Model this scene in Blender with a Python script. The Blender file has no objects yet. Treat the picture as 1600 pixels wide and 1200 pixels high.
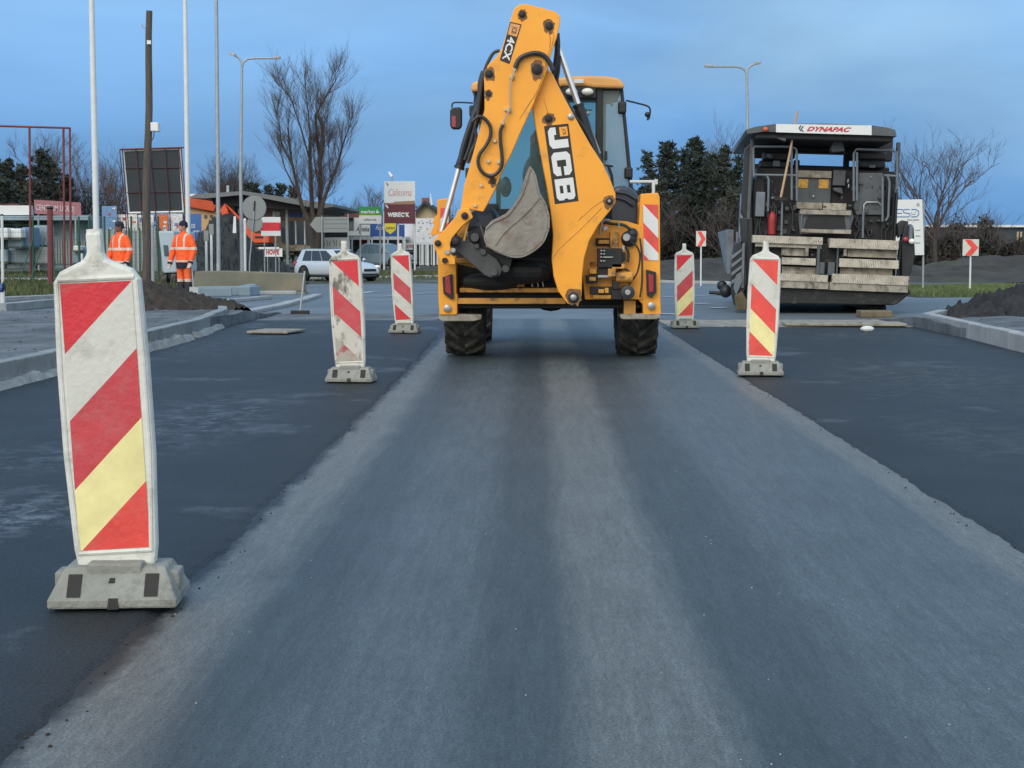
import bpy, bmesh, math, random
from mathutils import Vector, Matrix, noise as mnoise
R = math.radians
scene = bpy.context.scene
# ---------------------------------------------------------------- camera
F_PX = 2310.0
cam_d = bpy.data.cameras.new('camera'); cam = bpy.data.objects.new('camera', cam_d)
scene.collection.objects.link(cam); scene.camera = cam
cam_d.sensor_width = 36; cam_d.lens = F_PX/1600*36; cam_d.clip_start = .1; cam_d.clip_end = 3000
cam.location = (0, 0, 1.2)
cam.rotation_euler = (math.pi/2 - math.atan(213/F_PX), 0, math.atan(34/F_PX))
CAM = Vector((0, 0, 1.2)); CR = cam.rotation_euler.to_matrix()
# ---------------------------------------------------------------- world
SUN_EL, SUN_AZ = R(34), R(205)
w = bpy.data.worlds.new('World'); scene.world = w; w.use_nodes = True
nt = w.node_tree; N = nt.nodes; L = nt.links; N.clear()
out = N.new('ShaderNodeOutputWorld'); bg = N.new('ShaderNodeBackground'); L.new(bg.outputs[0], out.inputs[0])
sky = N.new('ShaderNodeTexSky'); sky.sky_type = 'NISHITA'; sky.sun_disc = False
sky.sun_elevation = SUN_EL; sky.sun_rotation = SUN_AZ; sky.dust_density = 1.5; sky.ozone_density = 2
tc = N.new('ShaderNodeTexCoord'); sep = N.new('ShaderNodeSeparateXYZ'); L.new(tc.outputs['Generated'], sep.inputs[0])
# cloud cover colours by height above the horizon
rp = N.new('ShaderNodeValToRGB'); e = rp.color_ramp.elements
e[0].position = 0; e[0].color = (.120, .315, .640, 1)
e[1].position = .45; e[1].color = (.33, .55, .86, 1)
k = e.new(.07); k.color = (.138, .345, .69, 1)
k = e.new(.15); k.color = (.262, .52, .90, 1)
L.new(sep.outputs['Z'], rp.inputs[0])
# brighter, more neutral cloud where the low sun stands behind the camera
rb = N.new('ShaderNodeMapRange'); rb.inputs[1].default_value = .25; rb.inputs[2].default_value = -.9
rb.inputs[3].default_value = 0; rb.inputs[4].default_value = 1
L.new(sep.outputs['Y'], rb.inputs[0])
mb_ = N.new('ShaderNodeMix'); mb_.data_type = 'RGBA'; L.new(rb.outputs[0], mb_.inputs[0])
L.new(rp.outputs[0], mb_.inputs[6]); mb_.inputs[7].default_value = (1.22, 1.20, 1.12, 1)
mp = N.new('ShaderNodeMapping'); mp.inputs['Scale'].default_value = (1.6, 1.6, 5.5); mp.inputs['Location'].default_value = (.35, .2, .6)
L.new(tc.outputs['Generated'], mp.inputs[0])
nz = N.new('ShaderNodeTexNoise'); nz.inputs['Scale'].default_value = 1.7; nz.inputs['Detail'].default_value = 7; nz.inputs['Roughness'].default_value = .52
nz.inputs['Distortion'].default_value = .6
L.new(mp.outputs[0], nz.inputs[0])
cr = N.new('ShaderNodeMapRange'); cr.inputs[1].default_value = .42; cr.inputs[2].default_value = .68
L.new(nz.outputs[0], cr.inputs[0])
cx = N.new('ShaderNodeMapRange'); cx.inputs[1].default_value = -.25; cx.inputs[2].default_value = .5; cx.inputs[3].default_value = .25; cx.inputs[4].default_value = 1
L.new(sep.outputs['X'], cx.inputs[0])
cz = N.new('ShaderNodeMapRange'); cz.inputs[1].default_value = .0; cz.inputs[2].default_value = .17; cz.inputs[3].default_value = .1; cz.inputs[4].default_value = .75
L.new(sep.outputs['Z'], cz.inputs[0])
m1 = N.new('ShaderNodeMath'); m1.operation = 'MULTIPLY'; L.new(cr.outputs[0], m1.inputs[0]); L.new(cx.outputs[0], m1.inputs[1])
m2 = N.new('ShaderNodeMath'); m2.operation = 'MULTIPLY'; L.new(m1.outputs[0], m2.inputs[0]); L.new(cz.outputs[0], m2.inputs[1])
mc = N.new('ShaderNodeMix'); mc.data_type = 'RGBA'; L.new(m2.outputs[0], mc.inputs[0]); L.new(mb_.outputs[2], mc.inputs[6])
mc.inputs[7].default_value = (.50, .74, .88, 1)
dk = N.new('ShaderNodeTexNoise'); dk.inputs['Scale'].default_value = 2.6; dk.inputs['Detail'].default_value = 5; dk.inputs['Distortion'].default_value = .4
mp9 = N.new('ShaderNodeMapping'); mp9.inputs['Scale'].default_value = (1, 1, 3.2); mp9.inputs['Location'].default_value = (.9, .1, .3); L.new(tc.outputs['Generated'], mp9.inputs[0]); L.new(mp9.outputs[0], dk.inputs[0])
dr = N.new('ShaderNodeMapRange'); dr.inputs[1].default_value = .35; dr.inputs[2].default_value = .68; dr.inputs[3].default_value = .82; dr.inputs[4].default_value = 1.10; L.new(dk.outputs[0], dr.inputs[0])
dv = N.new('ShaderNodeVectorMath'); dv.operation = 'SCALE'; L.new(mc.outputs[2], dv.inputs[0]); L.new(dr.outputs[0], dv.inputs['Scale'])
sm = N.new('ShaderNodeMix'); sm.data_type = 'RGBA'; sm.blend_type = 'ADD'; sm.inputs[0].default_value = .005
L.new(dv.outputs[0], sm.inputs[6]); L.new(sky.outputs[0], sm.inputs[7])
L.new(sm.outputs[2], bg.inputs[0]); bg.inputs[1].default_value = 1.0
# ---------------------------------------------------------------- sun (veiled, behind the camera)
sd = bpy.data.lights.new('sun', 'SUN'); sd.energy = 1.62; sd.angle = R(45); sd.color = (1, .93, .83)
so = bpy.data.objects.new('sun', sd); scene.collection.objects.link(so)
sdir = Vector((math.sin(SUN_AZ)*math.cos(SUN_EL), math.cos(SUN_AZ)*math.cos(SUN_EL), math.sin(SUN_EL)))
so.rotation_euler = sdir.to_track_quat('Z', 'Y').to_euler()
scene.view_settings.view_transform = 'Standard'; scene.view_settings.look = 'None'
scene.view_settings.exposure = 0; scene.view_settings.gamma = 1
scene.render.engine = 'CYCLES'
# ---------------------------------------------------------------- helpers
def ray(x, y): return CR @ Vector(((x-800)/F_PX, (600-y)/F_PX, -1))
def P(x, y, Y):
    d = ray(x, y); return CAM + d*(Y/d.y)
def G(x, y, z=0.0):
    d = ray(x, y); return CAM + d*((z-1.2)/d.z)
def gz(Y):      # the ground dips a little beyond the work site
    t = min(1, max(0, (Y-34)/26)); u = min(1, max(0, (Y-68)/16)); return -.28*t*t*(3-2*t)+.26*u*u*(3-2*u)
class Frame:
    def __init__(s, loc, yaw=0, roll=0):
        s.M = Matrix.Translation(loc) @ Matrix.Rotation(yaw, 4, 'Z') @ Matrix.Rotation(roll, 4, 'Y')
        s.I = s.M.inverted()
    def q(s, x, y, v=0):
        o = s.I @ CAM; d = s.I.to_3x3() @ ray(x, y); return o + d*((v-o.y)/d.y)
    def pl(s, pts, v): return [s.q(a, b, v) for a, b in pts]
def thing(name, label, cat, loc=(0, 0, 0), group=None, M=None):
    o = bpy.data.objects.new(name, None); scene.collection.objects.link(o); o.empty_display_size = .3
    if M is not None: o.matrix_world = M
    else: o.location = loc
    o['label'] = label; o['category'] = cat
    if group: o['group'] = group
    return o
def tag(o, label, cat, group=None):
    o['label'] = label; o['category'] = cat
    if group: o['group'] = group
    return o
MATS = {}
def mat(name, col, rough=.6, metal=0, var=.12, scale=6, bump=0, bscale=60, dirt=None, spec=.5, coat=0, trans=0, stretch=(1, 1, 1), emit=None):
    if name in MATS: return MATS[name]
    m = bpy.data.materials.new(name); m.use_nodes = True; t = m.node_tree; b = t.nodes['Principled BSDF']
    b.inputs['Roughness'].default_value = rough; b.inputs['Metallic'].default_value = metal
    b.inputs['Specular IOR Level'].default_value = spec; b.inputs['Coat Weight'].default_value = coat
    b.inputs['Transmission Weight'].default_value = trans
    c = t.nodes.new('ShaderNodeTexCoord'); mpn = t.nodes.new('ShaderNodeMapping'); mpn.inputs['Scale'].default_value = stretch
    t.links.new(c.outputs['Object'], mpn.inputs[0])
    n = t.nodes.new('ShaderNodeTexNoise'); n.inputs['Scale'].default_value = scale; n.inputs['Detail'].default_value = 6; n.inputs['Roughness'].default_value = .6
    t.links.new(mpn.outputs[0], n.inputs[0])
    r = t.nodes.new('ShaderNodeValToRGB'); r.color_ramp.elements[0].position = .3; r.color_ramp.elements[1].position = .7
    r.color_ramp.elements[0].color = tuple(v*(1-var) for v in col)+(1,); r.color_ramp.elements[1].color = tuple(min(1, v*(1+var)) for v in col)+(1,)
    t.links.new(n.outputs[0], r.inputs[0]); last = r.outputs[0]
    if dirt:
        dc, lo, hi, ds = dirt
        n2 = t.nodes.new('ShaderNodeTexNoise'); n2.inputs['Scale'].default_value = ds; n2.inputs['Detail'].default_value = 8; n2.inputs['Roughness'].default_value = .65
        t.links.new(mpn.outputs[0], n2.inputs[0])
        mr = t.nodes.new('ShaderNodeMapRange'); mr.inputs[1].default_value = lo; mr.inputs[2].default_value = hi; t.links.new(n2.outputs[0], mr.inputs[0])
        mx = t.nodes.new('ShaderNodeMix'); mx.data_type = 'RGBA'; t.links.new(mr.outputs[0], mx.inputs[0]); t.links.new(last, mx.inputs[6])
        mx.inputs[7].default_value = tuple(dc)+(1,); last = mx.outputs[2]
    t.links.new(last, b.inputs['Base Color'])
    if bump:
        n3 = t.nodes.new('ShaderNodeTexNoise'); n3.inputs['Scale'].default_value = bscale; n3.inputs['Detail'].default_value = 4
        t.links.new(mpn.outputs[0], n3.inputs[0])
        bn = t.nodes.new('ShaderNodeBump'); bn.inputs['Strength'].default_value = bump; bn.inputs['Distance'].default_value = .02
        t.links.new(n3.outputs[0], bn.inputs['Height']); t.links.new(bn.outputs[0], b.inputs['Normal'])
    if emit:
        b.inputs['Emission Color'].default_value = tuple(emit[:3])+(1,); b.inputs['Emission Strength'].default_value = emit[3]
    MATS[name] = m; return m
def glass(name, tint, t=.7, rough=.05):
    if name in MATS: return MATS[name]
    m = bpy.data.materials.new(name); m.use_nodes = True; nt = m.node_tree; nt.nodes.clear()
    o = nt.nodes.new('ShaderNodeOutputMaterial'); a = nt.nodes.new('ShaderNodeBsdfTransparent'); a.inputs[0].default_value = tuple(tint)+(1,)
    g = nt.nodes.new('ShaderNodeBsdfPrincipled'); g.inputs['Base Color'].default_value = tuple(v*.5 for v in tint)+(1,); g.inputs['Roughness'].default_value = rough
    nzz = nt.nodes.new('ShaderNodeTexNoise'); nzz.inputs['Scale'].default_value = 5
    mr = nt.nodes.new('ShaderNodeMapRange'); mr.inputs[3].default_value = max(0, 1-t-.08); mr.inputs[4].default_value = 1-t+.08; nt.links.new(nzz.outputs[0], mr.inputs[0])
    x = nt.nodes.new('ShaderNodeMixShader'); nt.links.new(mr.outputs[0], x.inputs[0]); nt.links.new(a.outputs[0], x.inputs[1]); nt.links.new(g.outputs[0], x.inputs[2])
    nt.links.new(x.outputs[0], o.inputs[0]); MATS[name] = m; return m
def mkobj(name, me, parent=None):
    o = bpy.data.objects.new(name, me); scene.collection.objects.link(o)
    if parent: o.parent = parent
    return o
class MB:
    def __init__(s): s.v = []; s.f = []; s.mi = []; s.m = 0; s.ch = []
    def add(s, vs, fs):
        s.ch.append((len(s.v), len(s.f)))
        n = len(s.v); s.v += [tuple(v) for v in vs]; s.f += [tuple(i+n for i in f) for f in fs]; s.mi += [s.m]*len(fs); return s
    def box(s, a, b):
        (x0, y0, z0), (x1, y1, z1) = a, b
        return s.add([(x0,y0,z0),(x1,y0,z0),(x1,y1,z0),(x0,y1,z0),(x0,y0,z1),(x1,y0,z1),(x1,y1,z1),(x0,y1,z1)],
              [(0,3,2,1),(4,5,6,7),(0,1,5,4),(1,2,6,5),(2,3,7,6),(3,0,4,7)])
    def obox(s, c, size, M=None):
        hx, hy, hz = [v/2 for v in size]; c = Vector(c)
        vs = [Vector((a*hx, b*hy, d*hz)) for d in (-1, 1) for a, b in ((-1,-1),(1,-1),(1,1),(-1,1))]
        if M is not None: vs = [M @ v for v in vs]
        return s.add([v+c for v in vs], [(0,3,2,1),(4,5,6,7),(0,1,5,4),(1,2,6,5),(2,3,7,6),(3,0,4,7)])
    def prism(s, pts, d):    # pts: 3D polygon, d: extrusion vector
        d = Vector(d); n = len(pts); a = [Vector(p) for p in pts]
        return s.add(a+[p+d for p in a], [tuple(range(n)), tuple(range(2*n-1, n-1, -1))]+[(i, (i+1) % n, n+(i+1) % n, n+i) for i in range(n)])
    def poly(s, pts): return s.add(pts, [tuple(range(len(pts)))])
    def tube(s, pts, r, n=8, cap=True):
        pts = [Vector(p) for p in pts]; K = len(pts); rr = r if isinstance(r, (list, tuple)) else [r]*K
        up = None; rings = []
        for i in range(K):
            d = (pts[min(i+1, K-1)]-pts[max(i-1, 0)])
            d = d.normalized() if d.length > 1e-9 else Vector((0, 0, 1))
            if up is None: up = Vector((1, 0, 0)) if abs(d.x) < .8 else Vector((0, 1, 0))
            a = (up-d*up.dot(d)).normalized(); b = d.cross(a); up = a
            rings += [pts[i]+a*(math.cos(2*math.pi*j/n)*rr[i])+b*(math.sin(2*math.pi*j/n)*rr[i]) for j in range(n)]
        fs = [(i*n+j, i*n+(j+1) % n, (i+1)*n+(j+1) % n, (i+1)*n+j) for i in range(K-1) for j in range(n)]
        if cap: fs += [tuple(range(n-1, -1, -1)), tuple(range((K-1)*n, K*n))]
        return s.add(rings, fs)
    def ell(s, c, r, n=12, m=8, M=None):
        vs = []; c = Vector(c)
        for i in range(1, m):
            a = math.pi*i/m
            for j in range(n):
                b = 2*math.pi*j/n; p = Vector((r[0]*math.sin(a)*math.cos(b), r[1]*math.sin(a)*math.sin(b), r[2]*math.cos(a)))
                vs.append((M @ p if M is not None else p)+c)
        t = Vector((0, 0, r[2])); t = M @ t if M is not None else t
        vs += [c+t, c-t]; T = len(vs)-2
        fs = [(i*n+j, (i+1)*n+j, (i+1)*n+(j+1) % n, i*n+(j+1) % n) for i in range(m-2) for j in range(n)]
        fs += [(T, j, (j+1) % n) for j in range(n)]+[(T+1, (m-2)*n+(j+1) % n, (m-2)*n+j) for j in range(n)]
        return s.add(vs, fs)
    def lathe(s, prof, c, ax='X', n=24):   # prof: (axial, radius)
        c = Vector(c); vs = []
        for a, r in prof:
            for j in range(n):
                t = 2*math.pi*j/n; u, v = r*math.cos(t), r*math.sin(t)
                vs.append(c+(Vector((a, u, v)) if ax == 'X' else Vector((u, a, v)) if ax == 'Y' else Vector((u, v, a))))
        K = len(prof); fs = [(i*n+j, i*n+(j+1) % n, (i+1)*n+(j+1) % n, (i+1)*n+j) for i in range(K-1) for j in range(n)]
        fs += [tuple(range(n-1, -1, -1)), tuple(range((K-1)*n, K*n))]
        return s.add(vs, fs)
    def build(s, name, mats, parent=None, smooth=False, bev=0, recalc=True):
        me = bpy.data.meshes.new(name); me.from_pydata(s.v, [], s.f)
        for m in (mats if isinstance(mats, (list, tuple)) else [mats]): me.materials.append(m)
        me.polygons.foreach_set('material_index', s.mi)
        if recalc:
            bm = bmesh.new(); bm.from_mesh(me); bmesh.ops.recalc_face_normals(bm, faces=bm.faces); bm.to_mesh(me); bm.free()
        if smooth:
            me.polygons.foreach_set('use_smooth', [True]*len(me.polygons))
            if smooth != 2:
                try: me.set_sharp_from_angle(angle=R(40))
                except Exception: pass
        o = mkobj(name, me, parent)
        if bev:
            b = o.modifiers.new('bevel', 'BEVEL'); b.width = bev; b.segments = 2; b.limit_method = 'ANGLE'; b.angle_limit = R(35)
        return o
def split(mb, name, mats, parent=None, **kw):     # every piece its own object
    ch = mb.ch+[(len(mb.v), len(mb.f))]; r = []
    for (v0, f0), (v1, f1) in zip(ch, ch[1:]):
        q = MB(); q.v = mb.v[v0:v1]; q.f = [tuple(i-v0 for i in f) for f in mb.f[f0:f1]]; q.mi = mb.mi[f0:f1]; r.append(q.build(name, mats, parent, **kw))
    return r
def evalmesh(o):
    dg = bpy.context.evaluated_depsgraph_get(); me = bpy.data.meshes.new_from_object(o.evaluated_get(dg)); return me
def blob(name, mbuild, voxel, mats, parent, smooth_it=3):
    o = mbuild.build('tmp', mats, None)
    r = o.modifiers.new('r', 'REMESH'); r.mode = 'VOXEL'; r.voxel_size = voxel; r.use_smooth_shade = True
    if smooth_it: q = o.modifiers.new('s', 'SMOOTH'); q.iterations = smooth_it; q.factor = .5
    bpy.context.view_layer.update(); me = evalmesh(o); old = o.data; bpy.data.objects.remove(o); bpy.data.meshes.remove(old)
    me.name = name
    if not me.materials:
        for m in (mats if isinstance(mats, (list, tuple)) else [mats]): me.materials.append(m)
    return mkobj(name, me, parent)
def clip(poly, a, b, c):   # keep a*x+b*y <= c
    o = []
    for i in range(len(poly)):
        p, q = poly[i], poly[(i+1) % len(poly)]; dp = a*p[0]+b*p[1]-c; dq = a*q[0]+b*q[1]-c
        if dp <= 0: o.append(p)
        if dp*dq < 0: t = dp/(dp-dq); o.append((p[0]+t*(q[0]-p[0]), p[1]+t*(q[1]-p[1])))
    return o
def stripes(mb, o, r, u, slope, offs, idx, up=True):
    # diagonal bands on the unit square spanned by r (right) and u (down); offs: t on the left edge; bands rise to the right when up
    o, r, u = Vector(o), Vector(r), Vector(u); sq = [(0, 0), (1, 0), (1, 1), (0, 1)]
    s = slope if up else -slope
    prev = -9
    for k, t in enumerate(list(offs)+[9]):
        p = clip(clip(sq, -s, -1, -prev), s, 1, t)   # prev <= y + s*x <= t
        if len(p) >= 3:
            mb.m = idx[k]; mb.poly([o+r*a+u*b for a, b in p])
        prev = t
    mb.m = 0
def text(name, body, o, r, u, m, parent, ext=.002, bold=.0, shear=0, sx=1):
    c = bpy.data.curves.new('t', 'FONT'); c.body = body; c.offset = bold; c.extrude = 0; c.shear = shear; c.resolution_u = 3
    ob = bpy.data.objects.new('t', c); scene.collection.objects.link(ob); bpy.context.view_layer.update()
    me = evalmesh(ob); bpy.data.objects.remove(ob); bpy.data.curves.remove(c)
    xs = [v.co.x for v in me.vertices]; ys = [v.co.y for v in me.vertices]
    x0, x1, y0, y1 = min(xs), max(xs), min(ys), max(ys); o, r, u = Vector(o), Vector(r), Vector(u); n = r.cross(u).normalized()*ext
    for v in me.vertices: v.co = o+r*((v.co.x-x0)/(x1-x0))+u*((v.co.y-y0)/(y1-y0))+n
    me.materials.clear(); me.materials.append(m); me.name = name
    return mkobj(name, me, parent)
def fb(x, y, z=0, s=1): return mnoise.fractal(Vector((x*s, y*s, z*s)), 1, 2.1, 4)
# ---------------------------------------------------------------- materials
def road_mat():
    m = bpy.data.materials.new('worn_asphalt'); m.use_nodes = True; t = m.node_tree; b = t.nodes['Principled BSDF']; nn = t.nodes.new; lk = t.links.new
    c = nn('ShaderNodeTexCoord'); s = nn('ShaderNodeSeparateXYZ'); lk(c.outputs['Object'], s.inputs[0])
    mp = nn('ShaderNodeMapping'); mp.inputs['Scale'].default_value = (2.2, .35, 1); lk(c.outputs['Object'], mp.inputs[0])
    n = nn('ShaderNodeTexNoise'); n.inputs['Scale'].default_value = 1.3; n.inputs['Detail'].default_value = 6; n.inputs['Roughness'].default_value = .65; lk(mp.outputs[0], n.inputs[0])
    a = nn('ShaderNodeMath'); a.operation = 'MULTIPLY_ADD'; lk(n.outputs[0], a.inputs[0]); a.inputs[1].default_value = .22; a.inputs[2].default_value = -.11
    x = nn('ShaderNodeMath'); x.operation = 'ADD'; lk(s.outputs['X'], x.inputs[0]); lk(a.outputs[0], x.inputs[1])
    mr = nn('ShaderNodeMapRange'); mr.inputs[1].default_value = -1.35; mr.inputs[2].default_value = 2.05; lk(x.outputs[0], mr.inputs[0])
    r = nn('ShaderNodeValToRGB'); el = r.color_ramp.elements; f = lambda X: (X+1.35)/3.4
    D = (.043, .058, .064, 1); M = (.074, .094, .104, 1); B = (.112, .126, .124, 1); E = (.128, .134, .128, 1)
    el[0].position = 0; el[0].color = E; el[1].position = 1; el[1].color = E
    for X, col in ((-1.02, E), (-.86, D), (-.72, D), (-.5, M), (-.25, M), (-.13, D), (.05, D), (.17, B), (.44, B), (.56, D), (.80, D), (1.0, M), (1.5, M), (1.72, M), (1.79, E)):
        q = el.new(f(X)); q.color = col
    lk(mr.outputs[0], r.inputs[0])
    # black asphalt smeared over the edge of the old surface, with a frayed outline
    fr = nn('ShaderNodeTexNoise'); fr.inputs['Scale'].default_value = 1; fr.inputs['Detail'].default_value = 10; fr.inputs['Roughness'].default_value = .74; mpf = nn('ShaderNodeMapping'); mpf.inputs['Scale'].default_value = (3.5, 2.4, 1); lk(c.outputs['Object'], mpf.inputs[0]); lk(mpf.outputs[0], fr.inputs[0])
    fa = nn('ShaderNodeMath'); fa.operation = 'MULTIPLY_ADD'; lk(fr.outputs[0], fa.inputs[0]); fa.inputs[1].default_value = .26; fa.inputs[2].default_value = -.13
    fx = nn('ShaderNodeMath'); fx.operation = 'ADD'; lk(s.outputs['X'], fx.inputs[0]); lk(fa.outputs[0], fx.inputs[1])
    fm = nn('ShaderNodeMapRange'); fm.inputs[1].default_value = -1.165; fm.inputs[2].default_value = -1.225; lk(fx.outputs[0], fm.inputs[0])
    fm2 = nn('ShaderNodeMapRange'); fm2.inputs[1].default_value = 1.93; fm2.inputs[2].default_value = 1.99; fm2.inputs[4].default_value = .8; lk(fx.outputs[0], fm2.inputs[0])
    fs = nn('ShaderNodeMath'); fs.operation = 'MAXIMUM'; lk(fm.outputs[0], fs.inputs[0]); lk(fm2.outputs[0], fs.inputs[1])
    # streaks drawn out along the lane, plus stone grain
    mp2 = nn('ShaderNodeMapping'); mp2.inputs['Scale'].default_value = (22, 1.8, 1); lk(c.outputs['Object'], mp2.inputs[0])
    n2 = nn('ShaderNodeTexNoise'); n2.inputs['Scale'].default_value = 1; n2.inputs['Detail'].default_value = 5; n2.inputs['Roughness'].default_value = .7; lk(mp2.outputs[0], n2.inputs[0])
    m2 = nn('ShaderNodeMapRange'); m2.inputs[1].default_value = .3; m2.inputs[2].default_value = .7; m2.inputs[3].default_value = .78; m2.inputs[4].default_value = 1.26; lk(n2.outputs[0], m2.inputs[0])
    n3 = nn('ShaderNodeTexNoise'); n3.inputs['Scale'].default_value = 130; n3.inputs['Detail'].default_value = 2; lk(c.outputs['Object'], n3.inputs[0])
    m3 = nn('ShaderNodeMapRange'); m3.inputs[1].default_value = .3; m3.inputs[2].default_value = .7; m3.inputs[3].default_value = .6; m3.inputs[4].default_value = 1.45; lk(n3.outputs[0], m3.inputs[0])
    n5 = nn('ShaderNodeTexNoise'); n5.inputs['Scale'].default_value = 1; n5.inputs['Detail'].default_value = 3; n5.inputs['Roughness'].default_value = .75; mp5 = nn('ShaderNodeMapping'); mp5.inputs['Scale'].default_value = (60, 14, 1); lk(c.outputs['Object'], mp5.inputs[0]); lk(mp5.outputs[0], n5.inputs[0])
    m5 = nn('ShaderNodeMapRange'); m5.inputs[1].default_value = .3; m5.inputs[2].default_value = .72; m5.inputs[3].default_value = .78; m5.inputs[4].default_value = 1.3; lk(n5.outputs[0], m5.inputs[0])
    q5_ = nn('ShaderNodeMath'); q5_.operation = 'MULTIPLY'; lk(m5.outputs[0], q5_.inputs[0]); lk(m3.outputs[0], q5_.inputs[1])
    n4 = nn('ShaderNodeTexNoise'); n4.inputs['Scale'].default_value = 1.1; n4.inputs['Detail'].default_value = 7; n4.inputs['Roughness'].default_value = .7; lk(c.outputs['Object'], n4.inputs[0])
    m4 = nn('ShaderNodeMapRange'); m4.inputs[1].default_value = .3; m4.inputs[2].default_value = .75; m4.inputs[3].default_value = .88; m4.inputs[4].default_value = 1.16; lk(n4.outputs[0], m4.inputs[0])
    p1 = nn('ShaderNodeMath'); p1.operation = 'MULTIPLY'; lk(m2.outputs[0], p1.inputs[0]); lk(q5_.outputs[0], p1.inputs[1])
    p2 = nn('ShaderNodeMath'); p2.operation = 'MULTIPLY'; lk(p1.outputs[0], p2.inputs[0]); lk(m4.outputs[0], p2.inputs[1])
    vm = nn('ShaderNodeVectorMath'); vm.operation = 'SCALE'; lk(r.outputs[0], vm.inputs[0]); lk(p2.outputs[0], vm.inputs['Scale'])
    fmx = nn('ShaderNodeMix'); fmx.data_type = 'RGBA'; lk(fs.outputs[0], fmx.inputs[0]); lk(vm.outputs[0], fmx.inputs[6]); fmx.inputs[7].default_value = (.011, .014, .017, 1)
    lk(fmx.outputs[2], b.inputs['Base Color']); b.inputs['Roughness'].default_value = .52; b.inputs['Specular IOR Level'].default_value = .55
    bn = nn('ShaderNodeBump'); bn.inputs['Strength'].default_value = .5; bn.inputs['Distance'].default_value = .006; lk(n3.outputs[0], bn.inputs['Height']); lk(bn.outputs[0], b.inputs['Normal'])
    return m
M_ROAD = road_mat()
M_FRESH = mat('fresh_asphalt', (.0125, .0175, .0215), .57, var=.3, scale=1.6, bump=.5, bscale=130, dirt=((.13, .15, .18), .575, .78, .85), spec=.45)
def add_spots(m, spots):
    t = m.node_tree; b = t.nodes['Principled BSDF']; nn, lk = t.nodes.new, t.links.new; last = b.inputs['Base Color'].links[0].from_socket; c = nn('ShaderNodeTexCoord')
    n = nn('ShaderNodeTexNoise'); n.inputs['Scale'].default_value = 6; n.inputs['Detail'].default_value = 10; n.inputs['Roughness'].default_value = .78; n.inputs['Distortion'].default_value = .3; lk(c.outputs['Object'], n.inputs[0])
    mr = nn('ShaderNodeMapRange'); mr.inputs[1].default_value = .47; mr.inputs[2].default_value = .62; lk(n.outputs[0], mr.inputs[0])
    g = nn('ShaderNodeTexNoise'); g.inputs['Scale'].default_value = 90; g.inputs['Detail'].default_value = 3; lk(c.outputs['Object'], g.inputs[0]); gr = nn('ShaderNodeMapRange'); gr.inputs[1].default_value = .3; gr.inputs[2].default_value = .7; gr.inputs[3].default_value = .35; gr.inputs[4].default_value = 2.0; lk(g.outputs[0], gr.inputs[0])
    gs = nn('ShaderNodeVectorMath'); gs.operation = 'SCALE'; lk(last, gs.inputs[0]); lk(gr.outputs[0], gs.inputs['Scale']); last = gs.outputs[0]
    for cx, cy, rx, ry, col, am in spots:
        s = nn('ShaderNodeVectorMath'); s.operation = 'SUBTRACT'; s.inputs[1].default_value = (cx, cy, 0); lk(c.outputs['Object'], s.inputs[0])
        d = nn('ShaderNodeVectorMath'); d.operation = 'MULTIPLY'; d.inputs[1].default_value = (1/rx, 1/ry, 0); lk(s.outputs[0], d.inputs[0]); l = nn('ShaderNodeVectorMath'); l.operation = 'LENGTH'; lk(d.outputs[0], l.inputs[0])
        f = nn('ShaderNodeMapRange'); f.inputs[1].default_value = 1; f.inputs[2].default_value = .3; f.inputs[3].default_value = 0; f.inputs[4].default_value = am; lk(l.outputs['Value'], f.inputs[0])
        u = nn('ShaderNodeMath'); u.operation = 'MULTIPLY'; lk(f.outputs[0], u.inputs[0]); lk(mr.outputs[0], u.inputs[1])
        x = nn('ShaderNodeMix'); x.data_type = 'RGBA'; lk(u.outputs[0], x.inputs[0]); lk(last, x.inputs[6]); x.inputs[7].default_value = tuple(col)+(1,); last = x.outputs[2]
    lk(last, b.inputs['Base Color'])
def _g(x, y): p = G(x, y, .02); return p.x, p.y
add_spots(M_FRESH, [_g(300, 655)+(.75, 2.4, (.17, .20, .25), .55), _g(30, 800)+(.45, .9, (.22, .26, .31), .7), _g(60, 712)+(.5, .9, (.15, .18, .22), .4), _g(1440, 585)+(1.2, 3.0, (.13, .12, .10), .5), _g(1520, 680)+(.6, 1.5, (.12, .12, .11), .45), _g(330, 540)+(1.0, 3, (.13, .15, .18), .4), _g(560, 700)+(.25, 1.2, (.10, .11, .13), .4), (-2, 22, 3, 3, (.12, .14, .16), .45), (4, 20.5, 2.5, 2.5, (.10, .11, .12), .4)])
M_OLD = mat('old_asphalt', (.12, .145, .165), .55, var=.2, scale=.6, bump=.3, bscale=60, dirt=((.22, .24, .25), .52, .8, .35), spec=.5)
M_SUB = mat('gravel_base', (.115, .13, .145), .9, var=.45, scale=2.5, bump=1, bscale=22, dirt=((.21, .23, .25), .5, .70, .8))
M_KERB = mat('kerb_concrete', (.27, .30, .31), .85, var=.2, scale=3, bump=.3, bscale=50, dirt=((.16, .18, .19), .52, .72, 2.5))
M_KERBL = mat('pale_concrete', (.36, .38, .39), .85, var=.15, scale=3, bump=.3, bscale=40)
M_FOOT = mat('raw_concrete', (.34, .36, .36), .95, var=.25, scale=5, bump=1, bscale=25)
M_SOIL = mat('soil', (.046, .038, .032), 1, var=.4, scale=4, bump=1, bscale=18, dirt=((.12, .11, .10), .6, .75, 9))
M_SOILD = mat('dark_soil', (.030, .032, .036), 1, var=.4, scale=4, bump=1, bscale=18, dirt=((.085, .085, .085), .6, .75, 9))
M_STRUT = mat('dark_red_steel', (.085, .035, .038), .6, var=.2)
M_GRAVD = mat('dark_aggregate', (.035, .043, .048), .95, var=.3, scale=1.5, bump=1, bscale=12)
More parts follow.
